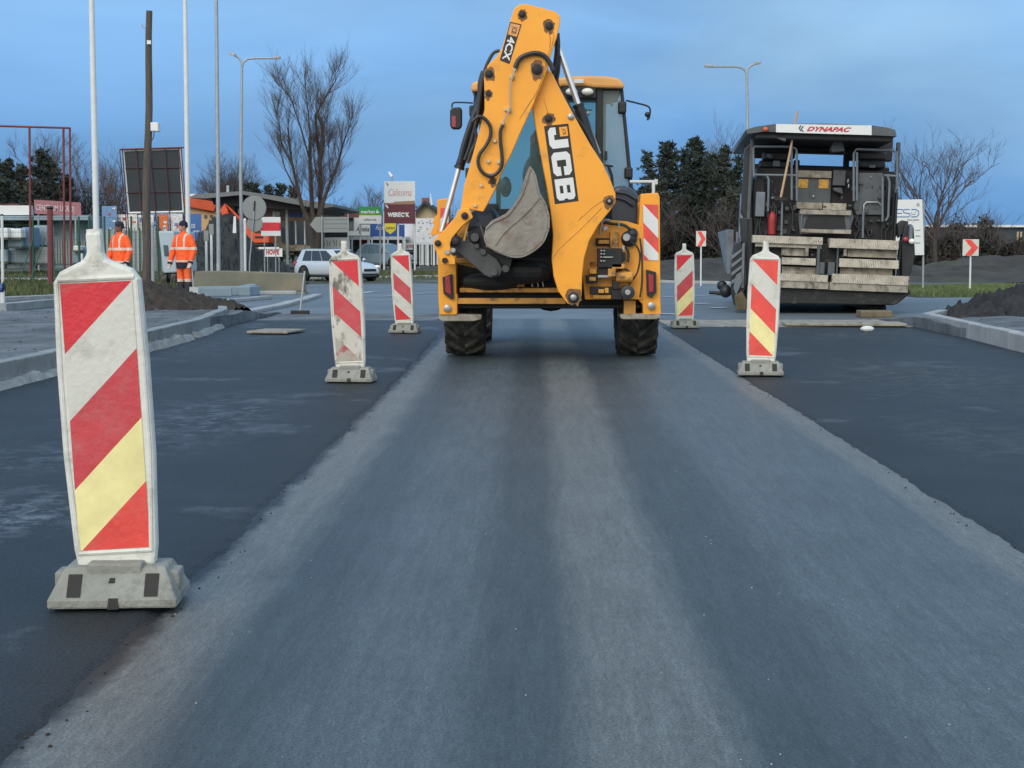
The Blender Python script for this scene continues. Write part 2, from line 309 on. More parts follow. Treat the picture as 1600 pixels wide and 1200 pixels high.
M_EARTH = mat('bank_earth', (.050, .049, .046), 1, var=.4, scale=.6, bump=1, bscale=6, dirt=((.06, .075, .035), .5, .7, .4))
M_SAND = mat('grey_sand', (.22, .235, .235), .95, var=.12, scale=5, bump=.4, bscale=30)
M_GROUND = mat('rough_ground', (.07, .075, .05), 1, var=.45, scale=.3, bump=1, bscale=4, dirt=((.09, .085, .07), .5, .7, .15))
M_GRASS = mat('grass_blades', (.085, .11, .045), .9, var=.5, scale=.6, dirt=((.13, .12, .07), .5, .75, .8))
M_GRASSR = mat('green_grass_blades', (.12, .165, .065), .9, var=.4, scale=.8, dirt=((.17, .18, .09), .5, .75, 1))
M_WHITE = mat('white_plastic', (.72, .73, .68), .55, var=.08, scale=5, bump=.6, bscale=9, dirt=((.34, .33, .28), .53, .76, 7))
M_WHITED = mat('dirty_white_plastic', (.66, .66, .60), .55, var=.12, scale=6, dirt=((.16, .15, .13), .55, .68, 7))
M_RED = mat('red_film', (.66, .034, .05), .4, var=.14, scale=5, bump=.15, bscale=50, dirt=((.42, .10, .10), .55, .8, 7))
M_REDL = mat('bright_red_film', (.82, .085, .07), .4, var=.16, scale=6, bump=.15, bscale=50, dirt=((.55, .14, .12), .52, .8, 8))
M_REDF = mat('faded_red_film', (.58, .065, .08), .45, var=.16, scale=4, bump=.15, bscale=50, dirt=((.50, .16, .17), .5, .8, 6))
M_WFILM = mat('white_film', (.66, .67, .62), .45, var=.06, scale=6, bump=.15, bscale=50, dirt=((.40, .39, .34), .52, .78, 7))
M_HEADLIT = mat('headlit_white_film', (.88, .80, .38), .4, var=.14, scale=9)  # lower white bands: headlight glow put into the colour as yellow
M_WFILMD = mat('torn_white_film', (.60, .58, .52), .55, var=.1, scale=6, dirt=((.15, .145, .13), .51, .58, 5), stretch=(1, 1, .5))
M_TORN = mat('torn_red_film', (.42, .10, .11), .6, var=.15, scale=5, dirt=((.42, .39, .34), .42, .50, 4.5))
M_RUBBER = mat('recycled_rubber', (.28, .29, .265), .85, var=.2, scale=6, bump=.5, bscale=40, dirt=((.12, .12, .11), .55, .75, 7))
M_DARKHOLE = mat('dark_recess', (.035, .035, .033), .9)
M_YEL = mat('machine_yellow', (.96, .40, .035), .42, var=.06, scale=2.5, dirt=((.36, .19, .06), .58, .84, 4.5), coat=.1)
M_YELD = mat('dirty_machine_yellow', (.62, .30, .06), .6, var=.25, scale=4, dirt=((.07, .05, .035), .50, .66, 6))
M_YROOF = mat('cab_roof_yellow', (.80, .40, .12), .5, var=.07, scale=3, coat=.1)
M_BLK = mat('black_paint', (.018, .02, .024), .45, var=.3, scale=6)
M_BLKM = mat('greasy_black', (.012, .013, .016), .6, var=.4, scale=5)
M_HOSE = mat('rubber_hose', (.025, .028, .034), .45)
M_TYRE = mat('tyre_rubber', (.028, .03, .03), .8, var=.3, scale=5, dirt=((.15, .14, .11), .46, .72, 5))
M_CHROME = mat('chrome_rod', (.80, .82, .84), .18, metal=.7)
M_STEEL = mat('steel', (.40, .41, .42), .4, metal=.7, var=.1)
M_BUCK = mat('worn_bucket_steel', (.27, .25, .22), .6, metal=.15, var=.22, scale=3.5, bump=.4, bscale=22, dirt=((.16, .085, .05), .52, .74, 5))
M_LINK = mat('grey_link_steel', (.065, .07, .075), .6, var=.3, scale=6, dirt=((.17, .16, .14), .58, .8, 6))
M_BLUEBLK = mat('dark_blue_plastic', (.028, .042, .07), .35, var=.15, coat=.3)
M_LENSR = mat('red_lens', (.38, .03, .05), .25, coat=.4)
M_LENSA = mat('amber_lens', (.6, .16, .03), .3)
M_CAR = mat('silver_paint', (.62, .68, .73), .3, metal=.25, var=.03, coat=.6)
M_CARB = mat('blue_grey_paint', (.27, .37, .47), .3, metal=.25, var=.03, coat=.6)
M_CARG = mat('car_glass', (.03, .045, .065), .12, var=.1)
M_CARGL = mat('pale_car_glass', (.14, .22, .28), .15, var=.15)
M_LAMP = mat('lamp_glass', (.86, .86, .80), .2, coat=.5)
M_POLEW = mat('white_pole_paint', (.68, .72, .72), .4, var=.05)
M_GALV = mat('galvanised_steel', (.36, .40, .42), .5, metal=.3, var=.12)
M_WOOD = mat('weathered_wood', (.10, .085, .07), .9, var=.3, scale=4, bump=.5, bscale=30, stretch=(6, 6, .7))
M_WOODL = mat('pale_wood_handle', (.55, .38, .24), .6, var=.12, scale=6)
M_RDST = mat('red_steel', (.17, .042, .045), .6, var=.2)
M_BOARD = mat('dark_board', (.014, .024, .034), .6, var=.25, scale=1.2, bump=.4, bscale=2)
M_BARK = mat('bark', (.060, .050, .042), .95, var=.3, scale=5)
M_TWIG = mat('twigs', (.105, .082, .076), .95, var=.2, scale=3)
M_PINE = mat('pine_needles', (.036, .052, .042), .85, var=.4, scale=.7)
M_PINEG = mat('grey_green_needles', (.055, .066, .052), .85, var=.4, scale=.7)
M_SCRUB = mat('scrub_twigs', (.075, .070, .060), .9, var=.4, scale=.8)
M_SGREY = mat('sign_back_grey', (.24, .265, .27), .55, metal=.2, var=.05)
M_WSIGN = mat('white_sign', (.74, .77, .78), .5, var=.03)
M_MAROON = mat('maroon_sign', (.13, .025, .04), .5, var=.05)
M_GREEN = mat('green_sign', (.03, .30, .09), .5, var=.05)
M_BLUE = mat('blue_sign', (.03, .10, .34), .5, var=.05)
M_YSIGN = mat('yellow_sign', (.80, .66, .05), .5, var=.05)
M_INK = mat('dark_lettering', (.05, .055, .07), .6)
M_REDINK = mat('red_lettering', (.50, .03, .05), .6)
M_HV = mat('plain_orange', (.95, .13, .03), .7)
M_SKIN = mat('skin', (.50, .26, .19), .55, var=.1, scale=20)
M_SKIND = mat('shaded_skin', (.20, .10, .075), .55, var=.1, scale=20)
M_NAVY = mat('navy_cloth', (.018, .022, .035), .9, bump=.3, bscale=60)
M_GLOVE = mat('pale_glove', (.55, .50, .46), .8)
M_GREYP = mat('grey_machine_paint', (.085, .098, .11), .5, var=.15, scale=4, dirt=((.03, .03, .03), .55, .75, 5))
M_GREYL = mat('light_grey_machine_paint', (.15, .18, .21), .45, var=.12, scale=4)
M_TREAD = mat('dusty_tread_plate', (.50, .46, .39), .75, var=.25, scale=10, bump=.8, bscale=30, dirt=((.10, .085, .065), .50, .70, 9))
M_DUST = mat('dusty_steel', (.34, .31, .26), .8, var=.3, scale=5, dirt=((.07, .06, .05), .5, .7, 6))
M_CREAM = mat('cream_wall', (.50, .43, .28), .85, var=.1, scale=.8)
M_BEIGE = mat('beige_wall', (.62, .40, .22), .85, var=.1, scale=.8)
M_ORANGE = mat('orange_roof', (.55, .085, .03), .7, var=.15, scale=2)
M_ROOFD = mat('dark_roof', (.03, .033, .04), .7, var=.2)
M_GLASSY = mat('window_glass', (.06, .09, .12), .15, var=.2)
M_CONC = mat('barrier_concrete', (.19, .19, .15), .9, var=.15, scale=1.5, bump=.3, dirt=((.27, .22, .16), .5, .62, .9))
M_BLUEW = mat('pale_blue_wrap', (.24, .32, .38), .6, var=.2, scale=1.2)
# ---------------------------------------------------------------- ground, roads
def struct(o): o['kind'] = 'structure'; return o
def sheet(name, fl, fr, Y0, Y1, z, m, ny=40, nx=6, skirt=.0, und=0.0, zf=None, feather=0):
    mb = MB(); vs = []; zf = zf or gz
    for i in range(ny+1):
        Y = Y0+(Y1-Y0)*i/ny; a, b = fl(Y), fr(Y)
        for j in range(nx+1):
            X = a+(b-a)*j/nx; vs.append((X, Y, zf(Y)+z+(und*fb(X, Y, 3, .8) if und else 0)))
    fs = [(i*(nx+1)+j, i*(nx+1)+j+1, (i+1)*(nx+1)+j+1, (i+1)*(nx+1)+j) for i in range(ny) for j in range(nx)]
    mb.add(vs, fs)
    if feather:     # the hot layer runs out to nothing in a shallow wedge over the old surface
        j = nx if feather > 0 else 0; idx = [i*(nx+1)+j for i in range(ny+1)]; prev = idx
        for w_, z_ in ((.018, .45), (.05, -.45)):
            n0 = len(mb.v)
            for i in idx: x_, y_, zz = mb.v[i]; mb.v.append((x_+(1 if feather > 0 else -1)*w_*(1+.5*fb(x_, y_, 4, 6)), y_, zf(y_)+z*z_))
            for i in range(ny): mb.f.append((prev[i], prev[i+1], n0+i+1, n0+i)); mb.mi.append(0)
            prev = list(range(n0, n0+ny+1))
    if skirt:
        for j in ([0, nx] if not feather else [0] if feather > 0 else [nx]):
            n0 = len(mb.v); idx = [i*(nx+1)+j for i in range(ny+1)]
            mb.v += [(mb.v[i][0], mb.v[i][1], mb.v[i][2]-skirt) for i in idx]
            for i in range(ny): mb.f.append((idx[i], idx[i+1], n0+i+1, n0+i)); mb.mi.append(0)
        for i in (0, ny):
            n0 = len(mb.v); idx = [i*(nx+1)+j for j in range(nx+1)]
            mb.v += [(mb.v[q][0], mb.v[q][1], mb.v[q][2]-skirt) for q in idx]
            for q in range(nx): mb.f.append((idx[q], idx[q+1], n0+q+1, n0+q)); mb.mi.append(0)
    return struct(mb.build(name, m, None, smooth=True))
C = lambda v: (lambda Y: v)
sheet('ground', C(-900), C(900), -60, 34, -.06, M_GROUND, 10, 8)
sheet('ground', C(-900), C(900), 34, 90, -.06, M_GROUND, 40, 8)
sheet('ground', C(-900), C(900), 90, 1400, -.06, M_GROUND, 6, 8)
sheet('road', C(-26), C(26), 21.5, 80, -.02, M_OLD, 70, 16)
sheet('worn_lane', C(-1.6), C(2.3), -6, 25, 0, M_ROAD, 10, 2)
JL = lambda Y: -1.27+.045*fb(0, Y, 1, 1.1)+.012*fb(3, Y, 1, 9)-.012*max(0, Y-14)
JR = lambda Y: 1.97+.02*fb(9, Y, 1, .9)+.006*fb(5, Y, 1, 7)
sheet('fresh_asphalt', C(-4.75), JL, -6, 24.2, .012, M_FRESH, 700, 14, skirt=.06, und=.003, feather=1)
sheet('fresh_asphalt', JR, C(6.4), -6, 22.3, .010, M_FRESH, 700, 14, skirt=.06, und=.003, feather=-1)
sheet('pavement', C(-30), C(-4.66), -6, 27.5, 0, M_SUB, 70, 60, und=.05, skirt=.3, zf=lambda Y: .19-.20*min(1, max(0, (Y-23.6)/3.6)))
sheet('pavement', C(5.72), C(30), -6, 25.5, 0, M_SUB, 70, 60, und=.05, skirt=.3, zf=lambda Y: .16-.17*min(1, max(0, (Y-22.2)/2.8)))
# crumbs of asphalt and grit along both joints: uncountable
rnd = random.Random(5)
mb = MB()
for i in range(380):
    Y = 2.6+20*rnd.random()**1.6; s_ = rnd.choice((0, 0, 1)); X = (JL(Y)+abs(rnd.gauss(0, .06))) if not s_ else JR(Y)-abs(rnd.gauss(0, .07))
    r_ = rnd.uniform(.0015, .0055); mb.ell((X, Y, r_*.5), (r_*rnd.uniform(.8, 1.6), r_*rnd.uniform(.8, 1.6), r_*.8), 5, 4)
o = mb.build('grit', M_SOIL); o['kind'] = 'stuff'; tag(o, 'dark asphalt crumbs scattered along the joints of the lane', 'grit')
mb = MB()
for i in range(260):
    Y = 2.8+16*rnd.random()**1.5; X = rnd.uniform(-1.2, 1.9); r_ = rnd.uniform(.0012, .0032)
    mb.ell((X, Y, r_*.5), (r_, r_*1.6, r_*.8), 5, 4)
o = mb.build('grit', M_KERBL); o['kind'] = 'stuff'; tag(o, 'pale grit and small stones strewn over the worn lane', 'grit')
mb = MB()
for i in range(900):
    Y = rnd.uniform(13.5, 25.5); X = rnd.uniform(-12.5, -4.8) if i % 4 else rnd.uniform(5.8, 10); r_ = rnd.uniform(.004, .014)*(1 if fb(X, Y, 1, .6) < .1 else 1.6); z_ = (.19 if X < 0 else .16)-(.20*min(1, max(0, (Y-23.6)/3.6)) if X < 0 else .17*min(1, max(0, (Y-22.2)/2.8)))
    mb.ell((X, Y, z_+.02+r_*.2), (r_*rnd.uniform(.8, 1.5), r_, r_*.6), 6, 4)
o = mb.build('gravel', M_SUB); o['kind'] = 'stuff'; tag(o, 'loose stones on the unfinished pavements behind the kerbs', 'gravel')
# kerbs: one bevelled stone a metre
def kerb(pts, h, wd, m, footing=True, z0=-.02, name='kerb'):
    mb = MB(); f = MB(); rr = random.Random(int(pts[0][0]*10)+3)
    # resample to ~1 m
    P2 = [Vector((p[0], p[1], 0)) for p in pts]; out = [P2[0]]; 
    for a, b in zip(P2, P2[1:]):
        n = max(1, round((b-a).length)); out += [a+(b-a)*(i+1)/n for i in range(n)]
    for a, b in zip(out, out[1:]):
        d = (b-a); L_ = d.length; ang = math.atan2(d.y, d.x); M = Matrix.Rotation(ang, 3, 'Z'); c = (a+b)/2
        hh = h+rr.uniform(-.006, .006); mb.obox((c.x, c.y, gz(c.y)+z0+hh/2), (L_-.008, wd, hh), M)
    mb2 = mb.build(name, m, None, bev=.012); struct(mb2)
    return out
kl = kerb([(-4.62, -6), (-4.62, 4), (-4.62, 12), (-4.55, 16.5), (-4.62, 20), (-4.95, 23.5), (-5.5, 26), (-6.4, 28)], .25, .15, M_KERB)
kr = kerb([(5.55, -6), (5.55, 4), (5.62, 16.5), (5.95, 22.4), (6.5, 23.6)], .235, .15, M_KERBL)
# rough concrete haunching cast against the foot of the left kerb
mb = MB()
for sx, pts in ((1, kl), ):
    vs = []; K = 0
    for i in range(0, 620):
        Y = -4+i*.05; 
        X = None
        for a, b in zip(pts, pts[1:]):
            if a.y <= Y <= b.y: X = a.x+(b.x-a.x)*(Y-a.y)/(b.y-a.y)
        if X is None: continue
        hh = max(-.02, .085+.06*fb(0, Y, 7, .55)+.03*fb(0, Y, 2, 3)); wo = .10+.06*fb(4, Y, 7, 1.1)
        gap = 1 if fb(8, Y, 1, .8) > -.22 else 0
        hh = hh*gap-.02*(1-gap)
        vs += [(X+.06, Y, hh), (X+.075+wo*.6, Y, hh*.85), (X+.09+wo, Y, -.02)]; K += 1
    mb.add(vs, [(i*3+j, i*3+j+1, (i+1)*3+j+1, (i+1)*3+j) for i in range(K-1) for j in range(2)])
struct(mb.build('kerb_haunching', M_FOOT))
# low flush kerbs of the side road
kerb([tuple(G(*p)[:2]) for p in ((360, 493), (400, 486), (440, 478), (478, 468), (496, 461))], .07, .25, M_KERBL)
kerb([tuple(G(*p)[:2]) for p in ((0, 486), (80, 478), (160, 471))], .16, .25, M_KERB)
kerb([tuple(G(*p)[:2]) for p in ((0, 470), (100, 464), (240, 462))], .10, .25, M_KERBL)
kerb([tuple(G(*p)[:2]) for p in ((350, 472), (420, 466))], .08, .2, M_KERBL)
kerb([(-30, 66), (-10, 70), (-5, 72), (-1, 72), (5, 64), (9, 60), (14, 56)], .12, .3, M_KERBL)
kerb([(11.5, 31.5), (16, 33), (30, 36)], .1, .2, M_KERBL)
# painted lines on the old asphalt
def line(x0, y0, x1, y1, wd):
    a, b = G(x0, y0), G(x1, y1); d = (b-a).normalized(); n = Vector((-d.y, d.x, 0))*wd/2
    mb = MB(); K = 12; vs = []
    for i in range(K+1):
        p = a+(b-a)*i/K; vs += [(p.x+n.x, p.y+n.y, gz(p.y)-.008), (p.x-n.x, p.y-n.y, gz(p.y)-.008)]
    mb.add(vs, [(2*i, 2*i+1, 2*i+3, 2*i+2) for i in range(K)])
    struct(mb.build('road_marking', M_LINEP))
M_LINEP = mat('worn_line_paint', (.40, .44, .46), .7, var=.25, scale=6)
line(1034, 463, 1130, 458, .2); line(1034, 490, 1048, 489, .5); line(1110, 480, 1135, 480, .5)
line(560, 455, 585, 450, .3); line(600, 462, 690, 452, .15); line(1085, 474, 1105, 473, .35)
# milled step and strips of old surface where the fresh asphalt stops
sheet('milled_strip', C(2.05), C(6.0), 22.3, 24.6, .012, M_DUST, 20, 14, skirt=.05, und=.012)
sheet('milled_strip', C(-4.6), C(-1.6), 24.2, 27, .004, M_SUB, 20, 14, und=.012)
def heap(name, c, rx, ry, h, m, seed, rough=.35, cone=1.0, n=80, rot=0, power=1.2, mod=1.3):
    mb = MB(); vs = []; ca, sa = math.cos(rot), math.sin(rot)
    for i in range(n+1):
        for j in range(n+1):
            u, v = i/n*2-1, j/n*2-1; d = math.hypot(u, v)
            dd = d*(1+.22*fb(u*1.3+seed, v*1.3, seed, 1.3))
            z = max(0, 1-dd**power)*h; 
            z *= 1+rough*fb(u*2+seed, v*2, seed, 1.6)
            if z > 0: z += h*.30*rough*fb(u*7, v*7, seed, 2.6)*2*min(1, z/h*4)
            x, y = u*rx, v*ry
            vs.append((x*ca-y*sa, x*sa+y*ca, z-.03 if z > 0 else -.35))
    mb.add(vs, [(i*(n+1)+j, (i+1)*(n+1)+j, (i+1)*(n+1)+j+1, i*(n+1)+j+1) for i in range(n) for j in range(n)])
    o = mb.build(name, m, None, smooth=2); o.location = c; return o
g_ = G(275, 505, .12)
tag(heap('soil_heap', (-6.45, 25.1, .14), 1.5, 1.8, .47, M_SOIL, 3, .30), 'low heap of brown soil behind the left kerb in front of the workers', 'soil heap')
tag(heap('soil_heap', (8.0, 23.2, .06), 1.8, 2.0, .62, M_SOILD, 7, .5, rot=.2), 'dark soil heap behind the right kerb next to the paver', 'soil heap')
tag(heap('soil_heap', (9.6, 21.0, .04), 1.3, 1.7, .45, M_SOILD, 12, .5), 'low spread of dark soil at the right edge of the photo', 'soil heap')
for i, (x, y, s) in enumerate(((8.45, 19.3, .13), (8.0, 19.9, .09), (8.8, 20.0, .11))):
    mb = MB(); mb.ell((0, 0, s*.4), (s, s*.8, s*.6), 8, 6); o = mb.build('stone', M_KERBL); o.location = (x, y, .13)
    tag(o, 'broken piece of pale concrete on soil behind the right kerb', 'stone', 'concrete lumps by the right soil heap')
# clods round the heaps
rnd = random.Random(11); mb = MB()
for cx_, cy_, sx_, sy_, n_ in ((-6.4, 24.4, 1.4, 1.0, 130), (8.2, 22.0, 1.8, 1.8, 320)):
    for i in range(n_):
        a = rnd.uniform(0, 6.28); q = rnd.uniform(.55, 1.15); r_ = rnd.uniform(.015, .05)
        X, Y = cx_+math.cos(a)*q*sx_, cy_+math.sin(a)*q*sy_
        if (X > -4.95 and cx_ < 0) or (0 < X < 6.1) or (cx_ < 0 and Y > 26) or (cx_ > 0 and Y > 24.2): continue
        mb.ell((X, Y, .15+r_*.3), (r_, r_, r_*.7), 6, 4)
o = mb.build('clods', M_SOIL); o['kind'] = 'stuff'; tag(o, 'loose clods of soil scattered around the heaps', 'soil')
# far banks
o = heap('embankment', (9.5, 74, -.3), 11, 9, 1.0, M_EARTH, 21, .35, n=60); o['kind'] = 'structure'
o = heap('embankment', (25, 72, -.3), 17, 9, 1.0, M_EARTH, 31, .35, n=60); o['kind'] = 'structure'
# grass
def grass(name, label, pts, n, m, seed, h=(.05, .16), zf=None):
    rr = random.Random(seed); mb = MB(); xs = [p[0] for p in pts]; ys = [p[1] for p in pts]; k = 0
    while k < n:
        X, Y = rr.uniform(min(xs), max(xs)), rr.uniform(min(ys), max(ys))
        ins = False; j = len(pts)-1
        for i in range(len(pts)):
            if (pts[i][1] > Y) != (pts[j][1] > Y) and X < (pts[j][0]-pts[i][0])*(Y-pts[i][1])/(pts[j][1]-pts[i][1])+pts[i][0]: ins = not ins
            j = i
        if not ins: continue
        if fb(X, Y, 2, .25) < -.35: k += 1; continue
        k += 1; z = (zf or gz)(Y)-.06; hh = rr.uniform(*h)*(1+.8*fb(X, Y, 2, .3)); a = rr.uniform(0, 3.14); wd = .035+Y*.0007
        dx, dy = math.cos(a)*wd, math.sin(a)*wd; lx, ly = rr.uniform(-.06, .06), rr.uniform(-.06, .06)
        mb.add([(X-dx, Y-dy, z), (X+dx, Y+dy, z), (X+lx, Y+ly, z+hh+.03)], [(0, 1, 2)])
    o = mb.build(name, m, None, recalc=False); o['kind'] = 'stuff'; tag(o, label, 'grass'); return o
sheet('verge', lambda Y: -60, lambda Y: (-13.5+(Y-36)*.8 if Y < 41 else -9.3) if Y < 62 else -1.5, 36, 90, -.004, M_GROUND, 40, 30, und=.05)
sheet('verge', lambda Y: 9.5+(Y-39)*.02, C(60), 36.8, 62, .0, M_GROUND, 20, 30, und=.05)
grass('grass', 'rough dull green grass by the fence on the left verge', [(-30, 36), (-13.5, 36), (-9.6, 41), (-9.4, 62), (-30, 62)], 52000, M_GRASS, 1, (.06, .22))
grass('grass', 'thin grass strip below the billboards behind the cars', [(-16, 63), (-1.6, 73), (-1.6, 78), (-30, 78), (-24, 62)], 12000, M_GRASS, 2, (.06, .2))
grass('grass', 'bright green grass strip beyond the paver on the right', [(9.6, 37.0), (30, 37.0), (30, 60), (11.3, 60)], 70000, M_GRASSR, 3, (.05, .15))
# ---------------------------------------------------------------- beacons
def beacon(px, py, Y, tilt, up, films, label, wear=0, yaw=0):
    b = G(px, py); Y = Y or b.y
    X = (P(px, py, Y)).x; zb = .022 if (X < -1.3 or X > 1.9) else 0
    t = thing('traffic_beacon', label, 'traffic beacon', (X, Y, zb), 'red and white beacons along the open lane'); t.rotation_euler = (0, 0, yaw)
    Mt = Matrix.Rotation(tilt, 4, 'Y')
    f = MB()
    bot = [(-.21, -.14, 0), (.21, -.14, 0), (.21, .14, 0), (-.21, .14, 0)]; lip = [(a*1.0, b_, .028) for a, b_, _ in bot]
    top = [(-.165, -.075, .125), (.165, -.075, .125), (.165, .075, .125), (-.165, .075, .125)]
    f.add(bot+lip+top, [(0, 1, 2, 3), (0, 1, 5, 4), (1, 2, 6, 5), (2, 3, 7, 6), (3, 0, 4, 7), (4, 5, 9, 8), (5, 6, 10, 9), (6, 7, 11, 10), (7, 4, 8, 11), (8, 9, 10, 11)])
    f.box((-.09, -.088, .09), (.09, .088, .140)); f.box((-.205, -.05, .028), (-.15, .05, .105)); f.box((.15, -.05, .028), (.205, .05, .105))
    ft = f.build('foot', M_RUBBER, t, bev=.008)
    h = MB()
    for sx in (-1, 1):
        c = sx*.125; y0, y1 = -.1325, -.088; z0, z1 = .040, .106
        h.prism([(c-.022, y0-.004, z0), (c+.022, y0-.004, z0), (c+.022, y1-.004, z1), (c-.022, y1-.004, z1)], (0, .01, .0))
    h.prism([(-.014, -.147, .0), (.022, -.147, .0), (.020, -.14, .035), (-.010, -.14, .035)], (0, .01, 0))
    h.prism([(-.016, -.1095, .080), (.004, -.1095, .080), (.004, -.1005, .094), (-.012, -.1005, .094)], (0, .01, 0))
    split(h, 'pocket', M_DARKHOLE, ft)
    prof = [(-.126, .112), (.126, .112), (.137, .18), (.150, .50), (.150, .80), (.141, 1.07), (.118, 1.105), (.035, 1.142), (.026, 1.165), (.026, 1.235), (-.026, 1.235), (-.026, 1.165), (-.035, 1.142), (-.118, 1.105), (-.141, 1.07), (-.150, .80), (-.150, .50), (-.137, .18)]
    T = lambda x, y, z: Mt @ Vector((x, y, z))
    m = MB(); m.prism([T(a, -.028, b_) for a, b_ in prof], Mt.to_3x3() @ Vector((0, .056, 0)))
    pn = m.build('panel', M_WHITED if wear else M_WHITE, t, bev=.014)
    m = MB(); m.tube([T(0, 0, .10), T(0, 0, .15)], .034, 12); m.tube([T(0, -.0, 1.12), T(0, 0, 1.24)], [.031, .026], 14)
    for sx in (-1, 1):     # raised side ribs
        m.tube([T(sx*.118, -.026, .165), T(sx*.135, -.026, .5), T(sx*.135, -.026, .8), T(sx*.128, -.026, 1.07)], .0080, 8)
    m.tube([T(-.118, -.026, .168), T(.118, -.026, .168)], .009, 8); m.tube([T(-.124, -.026, 1.078), T(.124, -.026, 1.078)], .009, 8)
    m.build('rim', M_WHITED if wear else M_WHITE, t, smooth=True)
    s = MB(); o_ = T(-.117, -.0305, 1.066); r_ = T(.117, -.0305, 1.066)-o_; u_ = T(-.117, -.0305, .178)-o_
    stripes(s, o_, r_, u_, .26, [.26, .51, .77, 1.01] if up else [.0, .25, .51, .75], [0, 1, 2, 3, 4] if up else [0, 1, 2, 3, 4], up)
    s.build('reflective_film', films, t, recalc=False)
    return t
FR = [M_RED, M_WFILM, M_REDF, M_HEADLIT, M_REDL]
beacon(188, 918, 4.87, R(-2.6), True, FR, 'large red and white beacon in the left foreground with a white stripe coloured yellow as if headlit', yaw=R(4))
beacon(549, 590, 13.06, R(-2.5), False, [M_RED, M_WFILMD, M_REDF, M_WFILMD, M_TORN], 'scuffed beacon with torn muddy film in its lower half, before the silver estate car', wear=1, yaw=R(-4))
beacon(633, 515, 20.6, R(-3.0), False, [M_RED, M_WFILM, M_REDF, M_WFILM, M_RED], 'small leaning beacon left of the digger with clean white stripes falling to the right', yaw=R(-8))
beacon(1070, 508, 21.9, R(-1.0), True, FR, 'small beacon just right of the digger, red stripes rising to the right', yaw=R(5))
beacon(1188, 578, 13.8, R(1.6), False, [M_REDL, M_WFILM, M_REDL, M_HEADLIT, M_REDL], 'beacon standing in front of the paver, stripes falling right, a white one coloured yellow as if headlit', yaw=R(-6))
# ---------------------------------------------------------------- backhoe loader
BX = .18; B = Frame((BX, 16.6, 0))
bh = thing('backhoe_loader', 'yellow backhoe loader seen from behind with its digging arm folded upright', 'digger', M=B.M)
def bq(x, y, Y): return B.q(x, y, Y-16.6)
def plate(name, pts, Y0, Y1, m, parent, bev=.008, build=True, mb=None):
    M_ = mb or MB(); p = [bq(a, b_, Y0) for a, b_ in pts]; M_.prism(p, (0, Y1-Y0, 0))
    if mb is None: return M_.build(name, m, parent, bev=bev)
def disc(mb, x, y, Y0, Y1, rpx, n=16):
    c = bq(x, y, Y0); r = rpx*Y0/F_PX; mb.lathe([(0, r*.85), (.004, r), (Y1-Y0, r)], c, 'Y', n)
def bx(mb, x0, y0, x1, y1, Ya, Yb):
    a, c = bq(x0, y1, Ya), bq(x1, y0, Ya); mb.box((a.x, Ya-16.6, a.z), (c.x, Yb-16.6, c.z))
def hose(mb, pts, Y, r=.018, n=8):
    # smooth the traced path
    P3 = [bq(a, b_, Y if len(q) == 0 else q[0]) for a, b_, *q in pts]; o = []
    for i in range(len(P3)-1):
        p0, p1, p2, p3 = P3[max(i-1, 0)], P3[i], P3[i+1], P3[min(i+2, len(P3)-1)]
        for k in range(5):
            t = k/5; o.append(.5*((2*p1)+(p2-p0)*t+(2*p0-5*p1+4*p2-p3)*t*t+(3*p1-p0-3*p2+p3)*t**3))
    o.append(P3[-1]); mb.tube(o, r, n)
# boom: pressed plate arm with the black lettering panel
boom_px = [(845, 106), (853, 104), (864, 116), (872, 133), (885, 158), (904, 193), (922, 225), (942, 256), (955, 284), (962, 303), (962, 316), (952, 331), (935, 352), (921, 376), (913, 403), (910, 430), (909, 458), (908, 466), (903, 473), (895, 476), (887, 475), (872, 455), (865, 432), (862, 405), (864, 367), (860, 330), (854, 292), (846, 248), (838, 205), (832, 172), (833, 150), (838, 120)]
boom = plate('boom', boom_px, 15.21, 15.44, M_YEL, bh, .012)
m = MB()
for x, y, r_ in ((857, 185, 6), (952, 314, 5.5), (896, 465, 8.5), (838, 108, 8)): disc(m, x, y, 15.19, 15.46, r_)
split(m, 'pivot_pin', M_BLKM, boom, smooth=True)
rr = random.Random(2)
def stain(x, y, Y, r_, par, drip=2.2):
    mb = MB(); pts = []
    for k in range(18):
        a = 2*math.pi*k/18; q = r_*rr.uniform(.85, 1.35); dy = math.sin(a)*q; pts.append((x+math.cos(a)*q, y+(dy*drip*rr.uniform(.7, 1.2) if dy > 0 else dy)))
    mb.poly([bq(a, b_, Y) for a, b_ in pts]); mb.build('grease_stain', mat('grease', (.20, .10, .035), .6, var=.5, scale=20), par, recalc=False)
for x, y, r_ in ((857, 185, 8.5), (952, 314, 8), (896, 462, 11)): stain(x, y, 15.2065, r_, boom, 1.3)
m = MB(); disc(m, 896, 465, 15.18, 15.2, 5); disc(m, 952, 314, 15.182, 15.2, 2.5); disc(m, 892, 182, 15.19, 15.22, 5); split(m, 'pin_cap', M_STEEL, boom, smooth=True)
m = MB()
hose(m, [(863, 405), (875, 388), (905, 360), (940, 325)], 15.207, .003, 5); hose(m, [(903, 345), (925, 325), (950, 308)], 15.207, .003, 5)
hose(m, [(850, 155), (853, 165), (857, 180)], 15.207, .003, 5)
split(m, 'weld_seam', M_YELD, boom)
# lettering
BW_TXT = M_WSIGN
def letter_panel(c00, c10, c01, Y, rects, name, mblack, parent, gap=.09):
    pass
M_DECAL = mat('dark_decal', (.022, .019, .016), .5)
q4 = [bq(x, y, 15.207) for x, y in ((850, 197), (888, 193), (904, 314), (867, 319))]
m = MB(); m.poly(q4); dec = m.build('decal', M_DECAL, boom, recalc=False)
